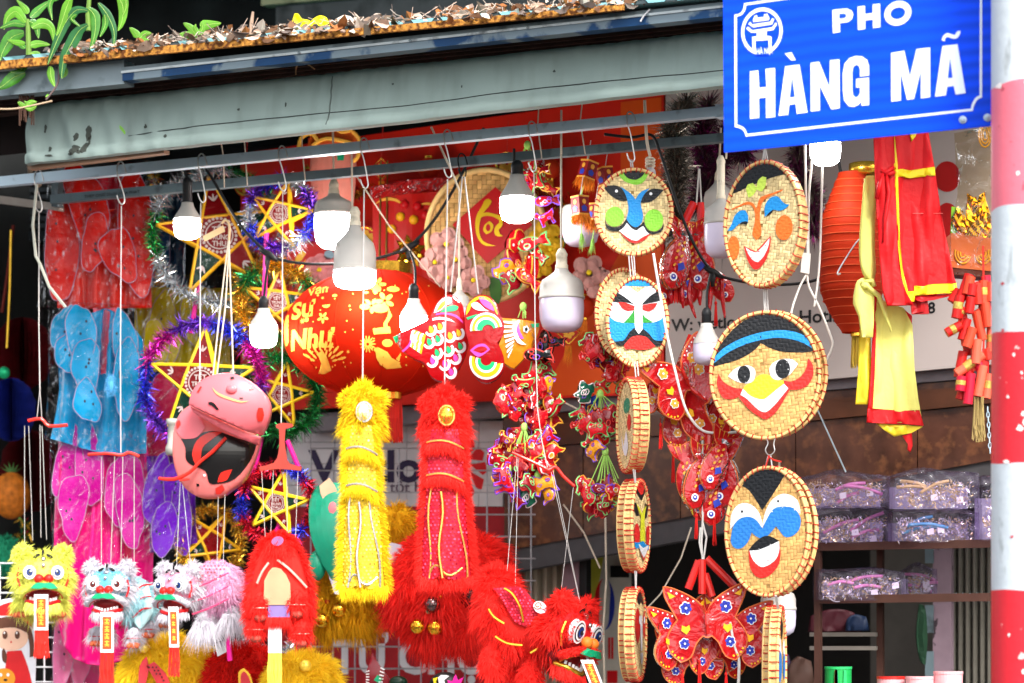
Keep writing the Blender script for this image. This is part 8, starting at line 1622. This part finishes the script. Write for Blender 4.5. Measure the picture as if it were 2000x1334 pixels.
m = t.mb(); m.tube([(*z(460, 520), 0), (*z(455, 640), -2), (*z(410, 720), -3), (*z(360, 780), -3)], 2, 6, sm=4); t.add('stem', m, mat('stem_dark', '5A4A48', .6)); m = t.mb(); m.tube([(*z(0, 850), 0), (*z(120, 850), -2), (*z(280, 820), -3), (*z(410, 790), -3)], 2, 6, sm=4); t.add('stem', m, mat('stem_tan', 'A08A70', .6))
for p, w in (([(395, 520), (400, 600), (430, 680)], 8), ([(490, 520), (510, 570), (490, 610)], 7), ([(200, 840), (160, 810), (140, 800)], 5), ([(200, 845), (240, 800), (290, 800)], 6), ([(200, 850), (220, 820), (190, 790)], 5), ([(210, 850), (250, 850), (290, 830)], 5), ([(360, 760), (380, 745), (370, 775)], 3)): leaf(t, [(*z(*q), -4) for q in p], w, LG2)
t = T('root_tangle', 'brown dangling roots under the corner plant', 'roots', 55, 170, -.24, single=True); m = t.mb()
for _ in range(26): x = U(150, 270); m.tube([(*z(x, 590), 0), (*z(x + U(-20, 20), 720), U(-6, 6)), (*z(x + U(-30, 30), U(780, 1000)), U(-6, 6))], U(.8, 2), 4, sm=3)
t.add('r', m, mat('root_brown', '4A342A', .9))
for lb, pts, off in (('seedling with broad leaves in the roof litter left of centre', [(1540, 290, [(1560, 200), (1620, 190), (1725, 180)], 11), (0, 0, [(1540, 280), (1470, 270), (1400, 265)], 9), (0, 0, [(1530, 270), (1480, 210), (1430, 180)], 8), (0, 0, [(1545, 260), (1520, 215), (1530, 190)], 5), (0, 0, [(1550, 270), (1580, 220), (1570, 175)], 6)], -.25), ('small seedling in the roof litter beside the tall plant', [(1090, 300, [(1080, 290), (1050, 250), (1010, 215)], 8), (0, 0, [(1090, 300), (1130, 260), (1180, 260)], 7), (0, 0, [(1095, 320), (1140, 320), (1170, 340)], 7), (0, 0, [(1100, 380), (1100, 360), (1105, 345)], 4), (0, 0, [(1020, 390), (1020, 375), (1030, 360)], 4)], -.27)):
    x, y = z(pts[0][0], pts[0][1]); t = T('seedling', lb, 'plant', x, y, off)
    for _, _, p, w in pts: leaf(t, [(*z(*q), 0) for q in p], w, LG2)
DL = [mat('dead_leaf_%d' % i, c, .8, var=.25, ns=40) for i, c in enumerate(('B8A090', '98806E', 'CABCAE', '6A4A34', '9A6034', '6A5E58'))]
RL = random.Random(11)
t = T('leaf_litter', 'dead brown leaves and twigs strewn over the roof sheet', 'leaf litter', 600, 70, -.2, single=True, kind='stuff'); m = t.mb()
for i in range(1300):
    x = RL.uniform(90, 1260) if i % 3 else RL.uniform(150, 560)
    if i % 2: x = (170, 300, 415, 520, 560, 660, 740, 880, 950, 1040, 1130)[i % 11] + RL.gauss(0, 22)
    yb = rust_t(x) - RL.uniform(-2, 18 if i % 2 else 8) * (1 if x < 700 else .8); dd = RL.uniform(-.05, .25); p = F(x, yb - dd * 30, -.28 + dd) - t.loc; s = RL.choice((5, 6, 8, 10, 12, 17, 20)) * RL.uniform(.8, 1.2) * t.k
    R_ = Matrix.Rotation(RL.uniform(0, 6.28), 3, 'Z') @ Matrix.Rotation(RL.uniform(-1.4, 1.4), 3, 'X') @ Matrix.Rotation(RL.uniform(-.8, .8), 3, 'Y'); cu = RL.uniform(-.5, .5)
    m.add([p + R_ @ (Vector(q) * s) for q in ((-1, 0, 0), (-.3, -.45, cu), (.4, -.4, cu), (1.1, 0, 0), (.4, .4, cu), (-.3, .45, cu), (0, 0, -.1))], [[0, 1, 6], [1, 2, 6], [2, 3, 6], [3, 4, 6], [4, 5, 6], [5, 0, 6]], RL.randrange(6))
for i in range(120):
    x = RL.uniform(150, 1250); p = F(x, rust_t(x) - RL.uniform(4, 20), -.26) - t.loc; a = RL.uniform(-1, 1); l = RL.uniform(10, 34) * t.k
    m.rawtube([p, p + Vector((a, 0, RL.uniform(.1, .7))) * l * .5, p + Vector((a * 1.2, 0, RL.uniform(.1, .9))) * l], .8 * t.k, 3, m=RL.choice((0, 2, 5)))
t.add('litter', m, DL)
t = T('dead_twig', 'upright broken twig standing in the roof litter', 'twig', 492, 60, -.26, single=True); m = t.mb(); m.tube([(490, 68, 0), (491, 45, 0), (494, 23, 0)], [5, 4, 2.5], 6); t.add('t', m, DL[1])
t = T('yellow_bag', 'crumpled yellow plastic bag lying on the roof', 'plastic bag', 610, 45, -.15, single=True); z = Zm(500, 0, 3.994); m = t.mb(); m.poly(z([(275, 222), (285, 160), (298, 105), (330, 110), (362, 150), (400, 150), (430, 165), (470, 130), (530, 122), (565, 160), (588, 222), (500, 208), (420, 205), (350, 212)]), 0, 14, 5, lambda x, y: 4 * sin(x * .3) * sin(y * .25 + 1), sm=2); t.add('b', m, mat('bag_yellow', 'E8DC18', .45, transl=.3), smooth=True)
